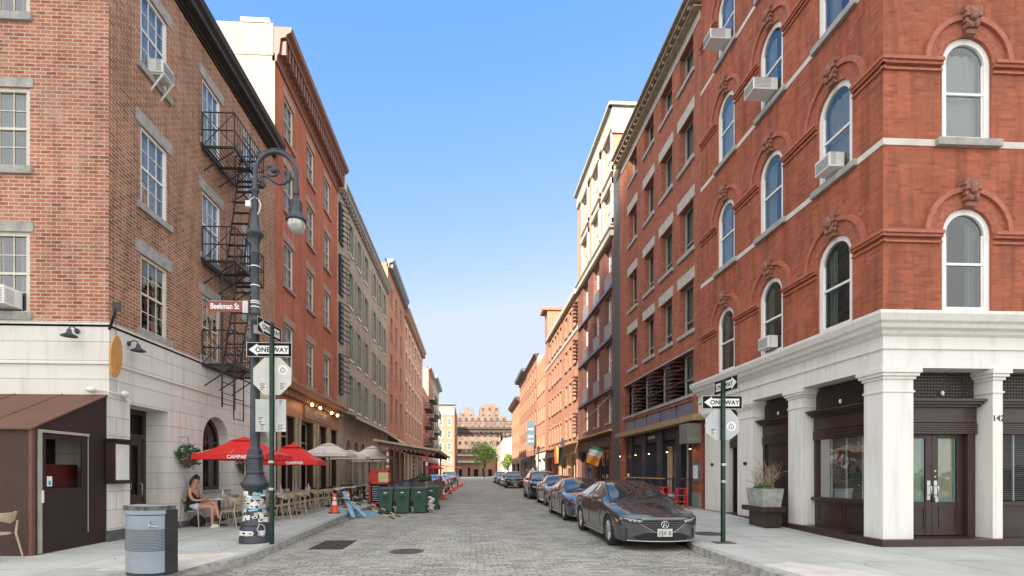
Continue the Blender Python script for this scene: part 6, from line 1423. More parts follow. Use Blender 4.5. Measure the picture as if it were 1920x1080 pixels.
# ------------------------------------------------------------ pavement cafe
M_taupe = plain('taupe_chair_plastic', (.42, .33, .23), .5, var=.1, vs=4); M_dkwood = plain('dark_stained_wood', (.07, .03, .02), .45, var=.3, vs=8); M_dgrey = plain('table_leg_black', (.02, .02, .022), .5)
M_tabtop = plain('pale_table_top', (.46, .38, .28), .4, var=.15, vs=6); M_cloth = plain('white_tablecloth', (.74, .74, .72), .8, var=.05)
M_red = plain('red_canvas', (.62, .018, .014), .65, var=.1, vs=2); M_beige = plain('blush_canvas', (.68, .60, .54), .8, var=.06, vs=2)
def cafe_chair(m):
    t = thing('cafe_chair', 'x', 'chair')
    mb = MB(); n = 12
    prof = [(.21 * math.cos(R(a)), .20 * math.sin(R(a))) for a in range(0, 360, 30)]
    mb.prism(prof, .43, .455); mb.build('seat', m, t, (0, 0, 0))
    mb = MB(); N = 12      # curved back wraps round -X side
    for i in range(N):
        a0, a1 = R(105 + 150 * i / N), R(105 + 150 * (i + 1) / N)
        def q(a, z, r): return (r * math.cos(a) - .02, r * math.sin(a), z)
        k0 = .62 + .10 * abs(i - N / 2) / (N / 2); k1 = .62 + .10 * abs(i + 1 - N / 2) / (N / 2)
        mb.face([q(a0, k0, .235), q(a1, k1, .235), q(a1, .80, .265), q(a0, .80, .265)], 0, True); mb.face([q(a0, k0, .225), q(a1, k1, .225), q(a1, .80, .255), q(a0, .80, .255)], 0, True)
        mb.face([q(a0, .80, .265), q(a1, .80, .265), q(a1, .80, .255), q(a0, .80, .255)], 0)
    mb.build('backrest', m, t, (0, 0, 0))
    for sx, sy in ((1, 1), (1, -1), (-1, 1), (-1, -1)):
        mb = MB()
        if sx > 0: mb.tube([(.17, sy * .15, .44), (.22, sy * .20, 0)], [.018, .012], 7)
        else: mb.tube([(-.22, sy * .17, .66), (-.19, sy * .17, .44), (-.29, sy * .20, 0)], [.014, .018, .012], 7)
        mb.build('leg', m, t, (0, 0, 0))
    return t
def cafe_table(mtop, w=.7, cloth=False):
    t = thing('cafe_table', 'x', 'table'); mb = MB(); mb.box(-w / 2, w / 2, -w / 2, w / 2, .72, .75); mb.build('table_top', mtop, t, (0, 0, 0))
    mb = MB(); mb.tube([(0, 0, 0), (0, 0, .72)], .035, 10); mb.build('column', M_dgrey, t, (0, 0, 0)); mb = MB(); mb.box(-.25, .25, -.03, .03, 0, .03); mb.box(-.03, .03, -.25, .25, .003, .033); mb.build('foot', M_dgrey, t, (0, 0, 0)); return t
ch0 = cafe_chair(M_taupe); tb0 = cafe_table(M_tabtop); used = {}
def place(src, key, x, y, rz, label, group, z=.13):
    o = src if key not in used else dup(src); used[key] = 1; o.location = (x, y, z); o.rotation_euler = (0, 0, rz); o['label'] = label; o['group'] = group; return o
gc, gt = 'taupe cafe chairs on the left pavement', 'pale cafe tables on the left pavement'
place(ch0, 'c', -7.33, 13.42, 0, 'taupe cafe chair in which the seated woman sits', gc)
place(ch0, 'c', -6.33, 13.32, R(172), 'taupe cafe chair facing the seated woman across her table', gc)
place(ch0, 'c', -6.95, 14.45, R(-80), 'taupe cafe chair at the far side of the seated woman\'s table', gc)
place(tb0, 't', -6.84, 13.72, 0, 'pale square cafe table in front of the seated woman', gt)
ordn = ['nearest', 'second', 'third', 'fourth']
for i, y in enumerate((15.35, 16.85, 18.3, 19.7)):
    place(tb0, 't', -6.45, y, 0, 'pale cafe table %s in the row beyond the street lamp' % ordn[i], gt)
    place(ch0, 'c', -5.85, y - .05, R(180 - 12 + 8 * (i % 3)), 'taupe cafe chair on the kerb side of the %s table past the lamp' % ordn[i], gc)
    place(ch0, 'c', -5.88, y + .62, R(172), 'second taupe kerb side chair just beyond the %s table past the lamp' % ordn[i], gc)
    place(ch0, 'c', -7.1, y, R(6), 'taupe cafe chair on the wall side of the %s table past the lamp' % ordn[i], gc)
place(ch0, 'c', -7.88, 8.52, R(178), 'taupe cafe chair cut by the left edge before the brown vestibule', gc)
# table ware
def ware(x, y, lab, z=.88):
    t = thing('table_setting', lab, 'tableware', (x, y, z), 0, 'table settings'); mb = MB()
    for dx, dy in ((-.2, -.15), (.2, .12)): mb.lathe([(0, .004), (.07, .004), (.115, .018), (.12, .02), (.11, .012)], (dx, dy, 0), 16)
    mb.build('plate', M_sw, t, (0, 0, 0)); mb = MB(); mb.prism([(-.02, -.2), (.13, -.18), (.13, -.04), (-.02, -.06)], .002, .02); mb.build('napkin', M_cloth, t, (0, 0, 0))
    mb = MB()
    for dx, dy in ((.05, .2), (-.08, .12)): mb.lathe([(.025, .0), (.03, .02), (.036, .11)], (dx, dy, 0), 12)
    mb.lathe([(.04, 0), (.042, .16), (.02, .21), (.018, .27)], (-.02, .24, 0), 12); mb.build('glassware', plain('drinking_glass', (.45, .48, .48), .05, spec=1, coat=1), t, (0, 0, 0))
ware(-6.84, 13.72, 'plates, glasses and a bottle on the seated woman\'s table')
for i, y in enumerate((15.35, 16.85, 18.3, 19.7)): ware(-6.45, y, 'white plates and glasses on the %s cafe table past the lamp' % ordn[i])
# dark bistro set further on
ch1 = cafe_chair(M_dkwood); tb1 = cafe_table(M_cloth)
gd, gw = 'dark bistro chairs before the brown bar', 'white topped bistro tables'
dkl = iter(['nearest kerb side', 'nearest wall side', 'second kerb side', 'second wall side', 'third kerb side', 'third wall side', 'fourth kerb side', 'fourth wall side', 'farthest kerb side', 'farthest wall side'])
for i, y in enumerate((21.2, 22.6, 24.0, 25.6, 27.4)):
    x = -5.9 + .1 * (i % 2)
    place(tb1, 't1', x, y, R(10 * i), 'white topped bistro table, %s beyond the taupe chairs' % ['first', 'second', 'third', 'fourth', 'fifth'][i], gw)
    place(ch1, 'c1', x + .55, y + .05, R(170 + 9 * i), 'dark bistro chair, %s of the row past the taupe chairs' % next(dkl), gd); place(ch1, 'c1', x - .6, y, R(10 - 7 * i), 'dark bistro chair, %s of the row past the taupe chairs' % next(dkl), gd)
# umbrellas
def umbrella(x, y, z0, z1, w, m, lab, txt=None, rz=0, polem=None, lean=0):
    t = thing('parasol', lab, 'parasol', (x, y, .13), rz, 'parasols over the pavement tables'); h0, h1 = z0 - .13, z1 - .13; r = w / 2
    mb = MB(); C8 = [(-r, -r), (0, -r), (r, -r), (r, 0), (r, r), (0, r), (-r, r), (-r, 0)]; sc1 = .30
    for i in range(8):
        a, b_ = C8[i], C8[(i + 1) % 8]; zi = h0 + (h1 - h0) * .72
        N = 5; prev = None
        for k in range(N + 1):
            f = sc1 + (1 - sc1) * k / N; zz = zi + (h0 - zi) * k / N - .05 * math.sin(math.pi * k / N)
            cur = ((a[0] * f, a[1] * f, zz), (b_[0] * f, b_[1] * f, zz))
            if prev: mb.face([prev[0], cur[0], cur[1], prev[1]])
            prev = cur
        mb.face([(a[0], a[1], h0), (b_[0], b_[1], h0), (b_[0] * 1.01, b_[1] * 1.01, h0 - .14), (a[0] * 1.01, a[1] * 1.01, h0 - .14)])
    o = mb.build('canopy', m, t, (0, 0, 0), weld=True)
    md = o.modifiers.new('s', 'SOLIDIFY'); md.thickness = .006
    mb = MB()
    for i in range(8):
        a, b_ = C8[i], C8[(i + 1) % 8]; f = sc1 + .03; zi = h0 + (h1 - h0) * .76; mb.face([(0, 0, h1), (a[0] * f, a[1] * f, zi), (b_[0] * f, b_[1] * f, zi)])
    mb.build('vent', m, t, (0, 0, 0))
    mb = MB(); mb.tube([(0, 0, 0.02), (0, 0, h1 + .03)], .022, 8); mb.build('pole', polem or M_dgrey, t, (0, 0, 0))
    mb = MB()
    for i in range(8): mb.tube([(0, 0, h1 - .12), (C8[i][0] * .97, C8[i][1] * .97, h0 + .0)], .008, 4, 0, False)
    mb.build('ribs', polem or M_dgrey, t, (0, 0, 0)); mb = MB(); mb.lathe([(.0, .0), (.24, .0), (.24, .05), (.04, .08)], (0, 0, 0), 16); mb.build('base', M_dgrey, t, (0, 0, 0))
    if txt: text('lettering', txt, .13, M_sw, o, Vector((r * .25, -r * 1.01 - .012, h0 - .12)), (R(90), 0, 0), 0, bold=.004)
M_polew = plain('pale_wood_pole', (.5, .45, .36), .5)
umbrella(-6.25, 13.95, 2.07, 2.58, 1.88, M_red, 'nearest red parasol over the seated woman\'s table behind the lamp', 'CAMPARI', 0, M_polew)
umbrella(-6.20, 17.5, 1.98, 2.60, 1.95, M_red, 'second red parasol, the one right of the sign post', 'CAMPARI', R(8), M_polew)
umbrella(-6.0, 21.2, 2.38, 2.85, 1.9, M_beige, 'large pale pink parasol nearest beyond the red ones')
umbrella(-6.0, 25.0, 2.36, 2.72, 1.9, M_beige, 'pale parasol in the middle of the three beyond the red ones')
umbrella(-5.1, 25.9, 2.40, 2.98, 2.0, M_beige, 'pale parasol next to the wooden shed roof')
umbrella(-6.2, 30.5, 2.36, 2.8, 1.9, M_beige, 'small pale parasol partly hidden behind the others')
umbrella(-6.6, 92, 2.3, 3.1, 3.2, M_red, 'distant red parasol at the far left pavement')
# ------------------------------------------------------------ person
def skin(name, V, E, mat, parent, root=0, sub=2):
    me = bpy.data.meshes.new(name); me.from_pydata([v[:3] for v in V], E, []); o = bpy.data.objects.new('tmp', me); C.objects.link(o)
    o.modifiers.new('k', 'SKIN'); sv = me.skin_vertices[0].data
    for i, v in enumerate(V): sv[i].radius = (v[3], v[4] if len(v) > 4 else v[3]); sv[i].use_root = i == root
    md = o.modifiers.new('u', 'SUBSURF'); md.levels = sub; md.render_levels = sub
    m2 = bpy.data.meshes.new_from_object(o.evaluated_get(bpy.context.evaluated_depsgraph_get())); bpy.data.objects.remove(o)
    for p in m2.polygons: p.use_smooth = True
    m2.materials.clear(); m2.materials.append(mat); q = put(name, m2, parent, (0, 0, 0)); return q
M_skin = plain('skin', (.50, .27, .18), .5, var=.06); M_hair = plain('dark_brown_hair', (.035, .018, .012), .5, var=.3, vs=20); M_top = plain('black_top', (.012, .012, .014), .8); M_denim = plain('pale_denim', (.42, .52, .62), .85, var=.15, vs=14)
t = thing('person', 'woman in black tank top and pale denim shorts seated at a cafe table, legs crossed', 'person', (-7.36, 13.42, .13))
# local metres: she faces +X, seat height .46
V = [(0, 0, .56, .135, .15), (.01, 0, .70, .115, .13), (.00, 0, .84, .12, .14), (.0, 0, .98, .11, .15), (.02, 0, 1.07, .055, .055), (.05, 0, 1.13, .048, .048),
     (.10, -.09, .54, .095, .10), (.30, -.09, .555, .082), (.50, -.08, .56, .066), (.54, -.08, .50, .058), (.53, -.08, .34, .056), (.53, -.08, .14, .036), (.54, -.08, .07, .036), (.64, -.085, .035, .034),     # near leg
     (.10, .09, .55, .095, .10), (.30, .04, .62, .08), (.52, -.01, .66, .066), (.57, -.02, .60, .058), (.64, -.05, .43, .052), (.70, -.08, .27, .034), (.72, -.09, .22, .034), (.81, -.10, .21, .03),    # far leg crossed over
     (.0, -.17, 1.01, .052), (.02, -.20, .86, .043), (.09, -.20, .74, .036), (.20, -.15, .72, .031), (.31, -.10, .75, .023),           # near arm
     (.0, .17, 1.01, .052), (.04, .21, .86, .043), (.12, .20, .75, .036), (.23, .13, .74, .031), (.32, .05, .76, .023)]
E_ = [(0, 1), (1, 2), (2, 3), (3, 4), (4, 5), (0, 6), (6, 7), (7, 8), (8, 9), (9, 10), (10, 11), (11, 12), (12, 13), (0, 14), (14, 15), (15, 16), (16, 17), (17, 18), (18, 19), (19, 20), (20, 21), (3, 22), (22, 23), (23, 24), (24, 25), (25, 26), (3, 27), (27, 28), (28, 29), (29, 30), (30, 31)]
nv = len(V)
# hands: palm and five fingers each
for (px, py, pz, base, s) in ((.34, -.08, .757, 26, 1), (.35, .03, .765, 31, -1)):
    V.append((px, py, pz, .022, .016)); p_i = len(V) - 1; E_.append((base, p_i))
    for k, (dy, l) in enumerate(((-.027, .055), (-.009, .068), (.009, .064), (.026, .05))):
        V.append((px + .035, py + dy, pz + .004, .009)); V.append((px + .035 + l * .55, py + dy * 1.1, pz - .002, .0075)); V.append((px + .035 + l * .9, py + dy * 1.1, pz - .018, .006)); i = len(V)
        E_ += [(p_i, i - 3), (i - 3, i - 2), (i - 2, i - 1)]
    V.append((px + .012, py + s * .036, pz + .004, .009)); V.append((px + .04, py + s * .05, pz + .0, .0075)); i = len(V); E_ += [(p_i, i - 2), (i - 2, i - 1)]
# head joined on the neck
V += [(.065, 0, 1.19, .072, .066), (.075, 0, 1.265, .092, .080), (.07, 0, 1.32, .075, .068), (.12, 0, 1.175, .045, .045)]; h = len(V); E_ += [(5, h - 4), (h - 4, h - 3), (h - 3, h - 2), (h - 4, h - 1)]
bdy = skin('body', V, E_, M_skin, t)
mb = MB(); mb.prism([(.155, -.012), (.155, .012), (.188, .007), (.188, -.007)], 1.205, 1.222); mb.prism([(.155, -.008), (.155, .008), (.172, .005), (.172, -.005)], 1.222, 1.25); mb.build('nose', M_skin, t, (0, 0, 0))
mb = MB()
for s in (-1, 1): mb.ellip((.148, s * .032, 1.248), (.012, .014, .007))
mb.build('eyes', plain('eye', (.05, .03, .02), .2), t, (0, 0, 0)); mb = MB(); mb.ellip((.160, 0, 1.178), (.010, .024, .007)); mb.build('mouth', plain('lips', (.35, .10, .08), .5), t, (0, 0, 0))
mb = MB()
for s in (-1, 1): mb.ellip((.055, s * .082, 1.235), (.020, .010, .03))
mb.build('ears', M_skin, t, (0, 0, 0))
skin('hair', [(.085, 0, 1.325, .045, .05), (.045, 0, 1.30, .088, .088), (.015, 0, 1.25, .085, .08), (.0, 0, 1.19, .05, .055), (-.06, 0, 1.25, .045), (-.075, 0, 1.19, .034), (-.08, 0, 1.10, .02)], [(0, 1), (1, 2), (2, 3), (2, 4), (4, 5), (5, 6)], M_hair, t, 1)
skin('tank_top', [(.0, 0, .50, .13, .16), (.0, 0, .60, .15, .18), (.0, 0, .72, .135, .16), (-.005, 0, .86, .145, .17), (-.005, 0, .97, .13, .16), (.0, -.10, 1.05, .034), (.0, .10, 1.05, .034), (.0, -.075, 1.09, .026), (.0, .075, 1.09, .026)], [(0, 1), (1, 2), (2, 3), (3, 4), (4, 5), (4, 6), (5, 7), (6, 8)], M_top, t, 1)
skin('denim_shorts', [(0, 0, .56, .165, .19), (.0, 0, .62, .15, .18), (.11, -.09, .545, .125, .125), (.25, -.09, .56, .112), (.11, .09, .555, .108, .112), (.24, .06, .61, .096)], [(0, 1), (0, 2), (2, 3), (0, 4), (4, 5)], M_denim, t, 0)
mb = MB(); mb.ellip((.60, -.085, .045), (.115, .045, .042)); mb.box(.49, .72, -.128, -.042, .0, .02); mb.build('shoe', M_sw, t, (0, 0, 0), weld=False)
mb = MB(); mb.ellip((.78, -.10, .215), (.11, .042, .04)); mb.build('shoe', M_top, t, (0, 0, 0))
t = thing('handbag', 'black bag lying under the seated woman\'s chair', 'bag', (-7.28, 13.5, .13)); mb = MB(); mb.ellip((0, 0, .15), (.2, .14, .15)); mb.build('bag', M_top, t, (0, 0, 0)); mb = MB(); mb.tube([(-.1, 0, .28), (0, .02, .34), (.1, 0, .28)], .01, 5); mb.build('handle', M_top, t, (0, 0, 0))
# ------------------------------------------------------------ cones, barricade, bins, board, shed
M_cone = plain('cone_orange', (.85, .09, .02), .5, var=.06); M_refl = plain('cone_white_band', (.72, .70, .68), .4, var=.08)
def cone(x, y, lab, z=0, s=1):
    t = thing('traffic_cone', lab, 'traffic cone', (x, y, z), R(12), 'orange traffic cones'); mb = MB(); mb.box(-.19 * s, .19 * s, -.19 * s, .19 * s, 0, .03); mb.build('base', M_dgrey if s > .99 else M_cone, t, (0, 0, 0))
    mb = MB(); rr = lambda zz: .15 - .125 * (zz - .03) / .68
    mb.lathe([(rr(q), q * s) for q in (.03, .30)] , (0, 0, 0), 20); mb.lathe([(rr(q), q * s) for q in (.43, .48)], (0, 0, 0), 20); mb.lathe([(rr(q), q * s) for q in (.58, .70)] + [(0, .71 * s)], (0, 0, 0), 20); mb.build('cone', M_cone, t, (0, 0, 0))
    mb = MB(); mb.lathe([(rr(q) - .001, q * s) for q in (.30, .43)], (0, 0, 0), 20); mb.lathe([(rr(q) - .001, q * s) for q in (.48, .58)], (0, 0, 0), 20); mb.build('reflective_band', M_refl, t, (0, 0, 0))
cone(-4.86, 17.8, 'nearest orange traffic cone on the left pavement by the blue barricade', .13)
cone(-5.0, 20.3, 'orange traffic cone half hidden behind the blue barricade', .13)
for i, (x, y) in enumerate(((-1.57, 28.9), (-1.45, 35.5), (-1.42, 42), (-1.35, 46), (-1.1, 52), (-.95, 58))): cone(x, y, 'orange traffic cone in the road, %s of six past the wooden barrier' % ['first', 'second', 'third', 'fourth', 'fifth', 'sixth'][i])
M_bblue = plain('pale_blue_barricade', (.20, .38, .46), .6, var=.2, vs=8)
t = thing('barricade', 'collapsed pale blue wooden barricade lying over the left kerb', 'barricade', (-4.3, 18.0, .0)); mb = MB()
def beam(mb, p, q, w, h_):
    p, q = Vector(p), Vector(q); d = (q - p).normalized(); s_ = d.cross(Vector((0, 0, 1))).normalized() * w; u_ = s_.cross(d).normalized() * h_
    vs = [p + a * s_ + b_ * u_ for a, b_ in ((-1, -1), (1, -1), (1, 1), (-1, 1))] + [q + a * s_ + b_ * u_ for a, b_ in ((-1, -1), (1, -1), (1, 1), (-1, 1))]
    mb.mesh(vs, [(0, 1, 2, 3), (7, 6, 5, 4), (0, 4, 5, 1), (1, 5, 6, 2), (2, 6, 7, 3), (3, 7, 4, 0)])
beam(mb, (-4.85, 19.1, .84), (-3.98, 16.9, .06), .07, .02); beam(mb, (-4.55, 18.3, .62), (-3.6, 17.1, .05), .07, .02); mb.build('plank', M_bblue, t)
mb = MB(); beam(mb, (-4.75, 17.9, .17), (-3.3, 17.8, .06), .02, .10); beam(mb, (-4.3, 17.6, .30), (-3.6, 18.6, .05), .05, .02); mb.build('plank', M_bblue, t)
M_ylw = plain('yellow_tape', (.62, .48, .20), .6)
for k, (p, q, lab) in enumerate((((-5.15, 18.6, .80), (-2.55, 16.6, .03), 'black and yellow striped pole, the nearer of two slanting over the kerb'), ((-4.75, 19.0, .82), (-2.45, 17.3, .03), 'black and yellow striped pole, the farther of two slanting over the kerb'))):
    t = thing('striped_pole', lab, 'pole', (p[0], p[1], 0)); p, q = Vector(p), Vector(q); mb = MB(); n = 12
    for i in range(n): mb.tube([p.lerp(q, i / n), p.lerp(q, (i + 1) / n)], .018, 6, i % 2)
    mb.build('pole', [M_ylw, M_blk], t)
M_gbin = plain('dark_green_plastic', (.030, .085, .062), .45, var=.12, vs=3)
def wheelie(x, y, rz, lab):
    t = thing('wheeled_bin', lab, 'bin', (x, y, 0), rz, 'green wheeled bins at the kerb'); mb = MB()
    def tap(z0, w0, d0, z1, w1, d1): mb.mesh([(-w0, -d0, z0), (w0, -d0, z0), (w0, d0, z0), (-w0, d0, z0), (-w1, -d1, z1), (w1, -d1, z1), (w1, d1, z1), (-w1, d1, z1)], [(3, 2, 1, 0), (4, 5, 6, 7), (0, 1, 5, 4), (1, 2, 6, 5), (2, 3, 7, 6), (3, 0, 4, 7)])
    tap(.05, .22, .24, .88, .275, .33); tap(.88, .29, .345, .95, .295, .35); tap(.30, .15, .31 - .05, .72, .17, .335); mb.build('body', M_gbin, t, (0, 0, 0), bevel=.012)
    mb = MB(); tap(.955, .30, .36, 1.0, .29, .35); tap(1.0, .24, .28, 1.03, .2, .22); mb.box(-.22, .22, -.385, -.35, .945, .975); mb.build('lid', M_gbin, t, (0, 0, 0), bevel=.01)
    mb = MB(); mb.box(-.06, .06, -.347, -.342, .80, .835); mb.build('label', M_sw, t, (0, 0, 0)); mb = MB(); mb.box(-.10, .10, -.345, -.338, .60, .625); mb.tube([(-.07, -.34, .70), (-.07, -.35, .66), (.07, -.35, .66), (.07, -.34, .70)], .008, 5); mb.build('grip', M_dgrey, t, (0, 0, 0))
    for s in (-1, 1): mb = MB(); mb.tube([(s * .23, .22, .10), (s * .29, .22, .10)], .10, 16); mb.build('wheel', M_dgrey, t, (0, 0, 0))
wheelie(-3.22, 18.95, R(4), 'dark green wheeled bin, left one of the front three'); wheelie(-2.60, 19.15, R(1), 'dark green wheeled bin, middle one of the front three'); wheelie(-1.96, 19.35, R(-3), 'dark green wheeled bin, right one of the front three'); wheelie(-1.62, 21.0, R(-4), 'dark green wheeled bin tucked behind the right one by the barrier')
t = thing('rubbish_bag', 'crumpled white bag hanging at the right green bin', 'bag', (-1.55, 19.3, 0)); mb = MB(); rb = random.Random(2)
for i in range(16): mb.ellip((rb.uniform(-.07, .07), rb.uniform(-.07, .07), .12 + i * .032), (.07 + rb.random() * .05, .07, .06), n=7, k=5)
mb.build('bag', plain('crumpled_white_plastic', (.50, .47, .42), .6, var=.4, vs=16, bump=.5), t, (0, 0, 0))
t = thing('menu_board', 'red framed menu stand with yellow menu and black chalkboard behind the bins', 'menu board', (-4.16, 22.7, .13)); mb = MB()
for a, b_, c_, d_ in ((-.48, -.40, 0, 1.55), (.40, .48, 0, 1.55), (-.48, .48, .0, .08), (-.48, .48, 1.45, 1.56), (-.48, .48, .92, 1.0), (-.12, -.05, 1.0, 1.5)): mb.box(a, b_, -.04, .04, c_, d_)
mb.box(-.44, -.1, -.03, .02, 1.0, 1.5); mb.box(-.35, -.25, -.04, .04, 1.56, 1.68); mb.box(.3, .42, -.04, .04, 1.56, 1.68); mb.build('frame', plain('red_lacquer', (.50, .03, .015), .4), t, (0, 0, 0))
mb = MB(); mb.box(-.04, .39, -.035, -.02, 1.01, 1.44); mb.build('menu', plain('yellow_paper', (.60, .56, .28), .7), t, (0, 0, 0)); mb = MB(); mb.box(-.4, .4, -.03, .0, .08, .92); o = mb.build('chalkboard', M_blk, t, (0, 0, 0)); mb = MB()
for i in range(9): mb.box(-.33, .1 + .2 * math.sin(i * 2.3), -.034, -.031, .16 + i * .08, .185 + i * .08)
mb.build('chalk_lines', plain('chalk', (.4, .42, .45), .9), o, (0, 0, 0))
t = thing('tarpaulin', 'dark tarpaulin thrown over stacked furniture behind the green bins', 'tarpaulin', (-3.3, 23.5, 0)); mb = MB(); N, Mx = 22, 10; rt = random.Random(4); G_ = {}
for i in range(N + 1):
    for j in range(Mx + 1):
        u, v = i / N, j / Mx; x = -4.45 + 2.65 * u; y = 22.9 + 1.5 * v; ridge = 1.0 + .42 * u + .18 * math.exp(-((u - .78) / .08) ** 2) - max(0, u - .85) * 3.2
        z = ridge * (1 - abs(2 * v - .9) ** 2.2 * .8) + .03 * math.sin(u * 38 + v * 5) + rt.uniform(-.015, .015); z = max(.3, z) if 0 < j < Mx else .25
        G_[i, j] = (x, y, z)
for i in range(N):
    for j in range(Mx): mb.face([G_[i, j], G_[i + 1, j], G_[i + 1, j + 1], G_[i, j + 1]], 0, True)
mb.build('sheet', plain('dark_purple_tarp', (.03, .025, .04), .45, var=.3), t, weld=True); mb = MB(); mb.box(-4.3, -1.95, 23.1, 24.2, .0, .72); mb.build('stacked_furniture', M_dkwood, t)
t = thing('wooden_barrier', 'wooden plank barrier with planter along the edge of the outdoor dining shed', 'barrier', (-1.9, 22, 0)); mb = MB()
for i in range(8): mb.box(-1.93, -1.86, 21.6, 33.0, .06 + i * .14, .06 + i * .14 + .125)
for i in range(8): mb.box(-1.98, -1.93, 21.6 + i * 1.6, 21.7 + i * 1.6, 0, 1.2)
mb.build('planks', plain('brown_planks', (.20, .13, .08), .7, var=.3, vs=6), t); mb = MB(); mb.box(-2.35, -1.98, 21.6, 25.5, .75, 1.15); pb = mb.build('planter', M_dkwood, t); mb = MB(); leaves(mb, (-2.15, 23.5, 1.28), (.26, 1.9, .22), 900, .06, [0, 1, 1, 0], random.Random(8), .1); mb.build('foliage', LEAFC, t)
t = thing('dining_shed', 'open wooden dining shed roof on red and white striped posts over the kerb', 'shed', (-3, 26, 0)); mb = MB()
Pz = lambda x: 3.10 + (x + 4.65) * (2.60 - 3.10) / 3.1
mb.mesh([(x, y, Pz(x) + dz) for dz in (0, .10) for x, y in ((-4.7, 23.9), (-1.5, 23.9), (-1.5, 36), (-4.7, 36))], [(0, 1, 2, 3), (7, 6, 5, 4), (0, 1, 5, 4), (1, 2, 6, 5), (2, 3, 7, 6), (3, 0, 4, 7)]); mb.build('roof', plain('plywood', (.42, .32, .20), .7, var=.2), t)
mb = MB()
for y in (24.1, 27, 30, 33, 35.8): mb.mesh([(x, yy, Pz(x) - dz) for dz in (.004, .16) for x, yy in ((-4.5, y), (-1.7, y), (-1.7, y + .08), (-4.5, y + .08))], [(0, 1, 2, 3), (7, 6, 5, 4), (0, 1, 5, 4), (1, 2, 6, 5), (2, 3, 7, 6), (3, 0, 4, 7)])
mb.islands('rafter', M_dkwood, t)
mb = MB(); 
for i in range(13):
    x = -4.5 + i * .215; mb.mesh([(x, 24.05, Pz(x) - .16), (x + .2, 24.05, Pz(x + .2) - .16), (x + .1, 24.05, Pz(x) - .30)], [(0, 1, 2)])
mb.build('pennant_trim', M_bronzes, t)
M_post = plain('post_red', (.48, .03, .05), .5)
for x in (-4.05, -2.15):
    for y in (24.3, 35.4):
        mb = MB(); z = .13 if x < -4.2 else 0; k = 0
        while z < Pz(x) - .02: mb.box(x - .05, x + .05, y - .05, y + .05, z, min(z + .16, Pz(x) - .002), (k % 2) if x < -3 else (0 if k % 4 else 1)); z += .16; k += 1
        mb.build('post', [M_post, M_sw], t)
# ------------------------------------------------------------ right pavement
M_rst = plain('red_stool_metal', (.60, .025, .02), .3, .1, var=.06, coat=.5)
st0 = thing('bar_stool', 'x', 'stool'); mb = MB(); mb.box(-.16, .16, -.16, .16, .735, .76); mb.build('seat', M_rst, st0, (0, 0, 0), bevel=.02)
for sx in (-1, 1):
    for sy in (-1, 1): mb = MB(); beam(mb, (sx * .13, sy * .13, .74), (sx * .20, sy * .20, 0), .022, .012); mb.build('leg', M_rst, st0, (0, 0, 0))
mb = MB()
for z, r_ in ((.28, .175), (.5, .155)):
    for a, b_ in (((-r_, -r_), (r_, -r_)), ((r_, -r_), (r_, r_)), ((r_, r_), (-r_, r_)), ((-r_, r_), (-r_, -r_))): beam(mb, (*a, z), (*b_, z), .008, .012)
mb.build('foot_rail', M_rst, st0, (0, 0, 0))
for i, (x, y, lab) in enumerate(((7.40, 16.95, 'red metal bar stool nearest the white pillar'), (7.15, 17.7, 'second red metal bar stool from the white pillar'), (7.35, 18.5, 'third red metal bar stool from the white pillar'), (7.35, 19.5, 'fourth red metal bar stool from the white pillar'), (7.6, 20.6, 'farthest red metal bar stool by the bar front'))): place(st0, 'st', x, y, R(8 * i - 10), lab, 'red metal bar stools', .28)
for x, y, l, lab in ((7.75, 17.9, 1.5, 'tall dark bar table behind the red stools near the pillar'), (7.6, 20.3, 1.9, 'long wooden bar table in the middle of the dark bar front'), (7.7, 23.2, 1.4, 'tall wooden bar table at the far end of the bar front')):
    t = thing('bar_table', lab, 'table', (x, y, .28), 0, 'tall bar tables'); mb = MB(); mb.box(-.22, .22, -l / 2, l / 2, 1.04, 1.08); mb.build('table_top', M_dgrey if y < 18 else M_wood, t, (0, 0, 0))
    for s in (-1, 1): mb = MB(); mb.tube([(0, s * l * .38, 0), (0, s * l * .38, 1.04)], .025, 8); mb.box(-.2, .2, s * l * .38 - .03, s * l * .38 + .03, 0, .02); mb.build('leg', M_dgrey, t, (0, 0, 0))
t = thing('candle_jar', 'small cream jar standing on the far wooden bar table', 'jar', (7.6, 23.3, 1.36)); mb = MB(); mb.lathe([(0, 0), (.05, 0), (.05, .14), (.03, .16), (0, .16)], (0, 0, 0), 12); mb.build('jar', M_offw, t, (0, 0, 0))
t = thing('planter', 'tapered grey concrete planter with dry branching shrub on a dark wooden bench', 'planter', (7.62, 12.4, .26), R(-4)); M_conc = plain('planter_concrete', (.34, .36, .34), .8, var=.25, vs=5, bump=.2)
mb = MB(); mb.mesh([(-.24, -.42, .50), (.26, -.42, .50), (.26, .42, .50), (-.24, .42, .50), (-.29, -.50, 1.0), (.31, -.50, 1.0), (.31, .50, 1.0), (-.29, .50, 1.0)], [(3, 2, 1, 0), (0, 1, 5, 4), (1, 2, 6, 5), (2, 3, 7, 6), (3, 0, 4, 7)]); mb.box(-.26, .28, -.47, .47, .93, .95, 1); mb.build('pot', [M_conc, M_dkwood], t, (0, 0, 0), weld=True)
mb = MB(); mb.box(-.36, .34, -.55, .62, .36, .50); mb.box(-.22, .3, -.42, .45, -.06, .36); mb.build('bench', M_brown, t, (0, 0, 0), bevel=.01); t.scale = (.88, .88, .92)
mb = MB(); rp_ = random.Random(9)
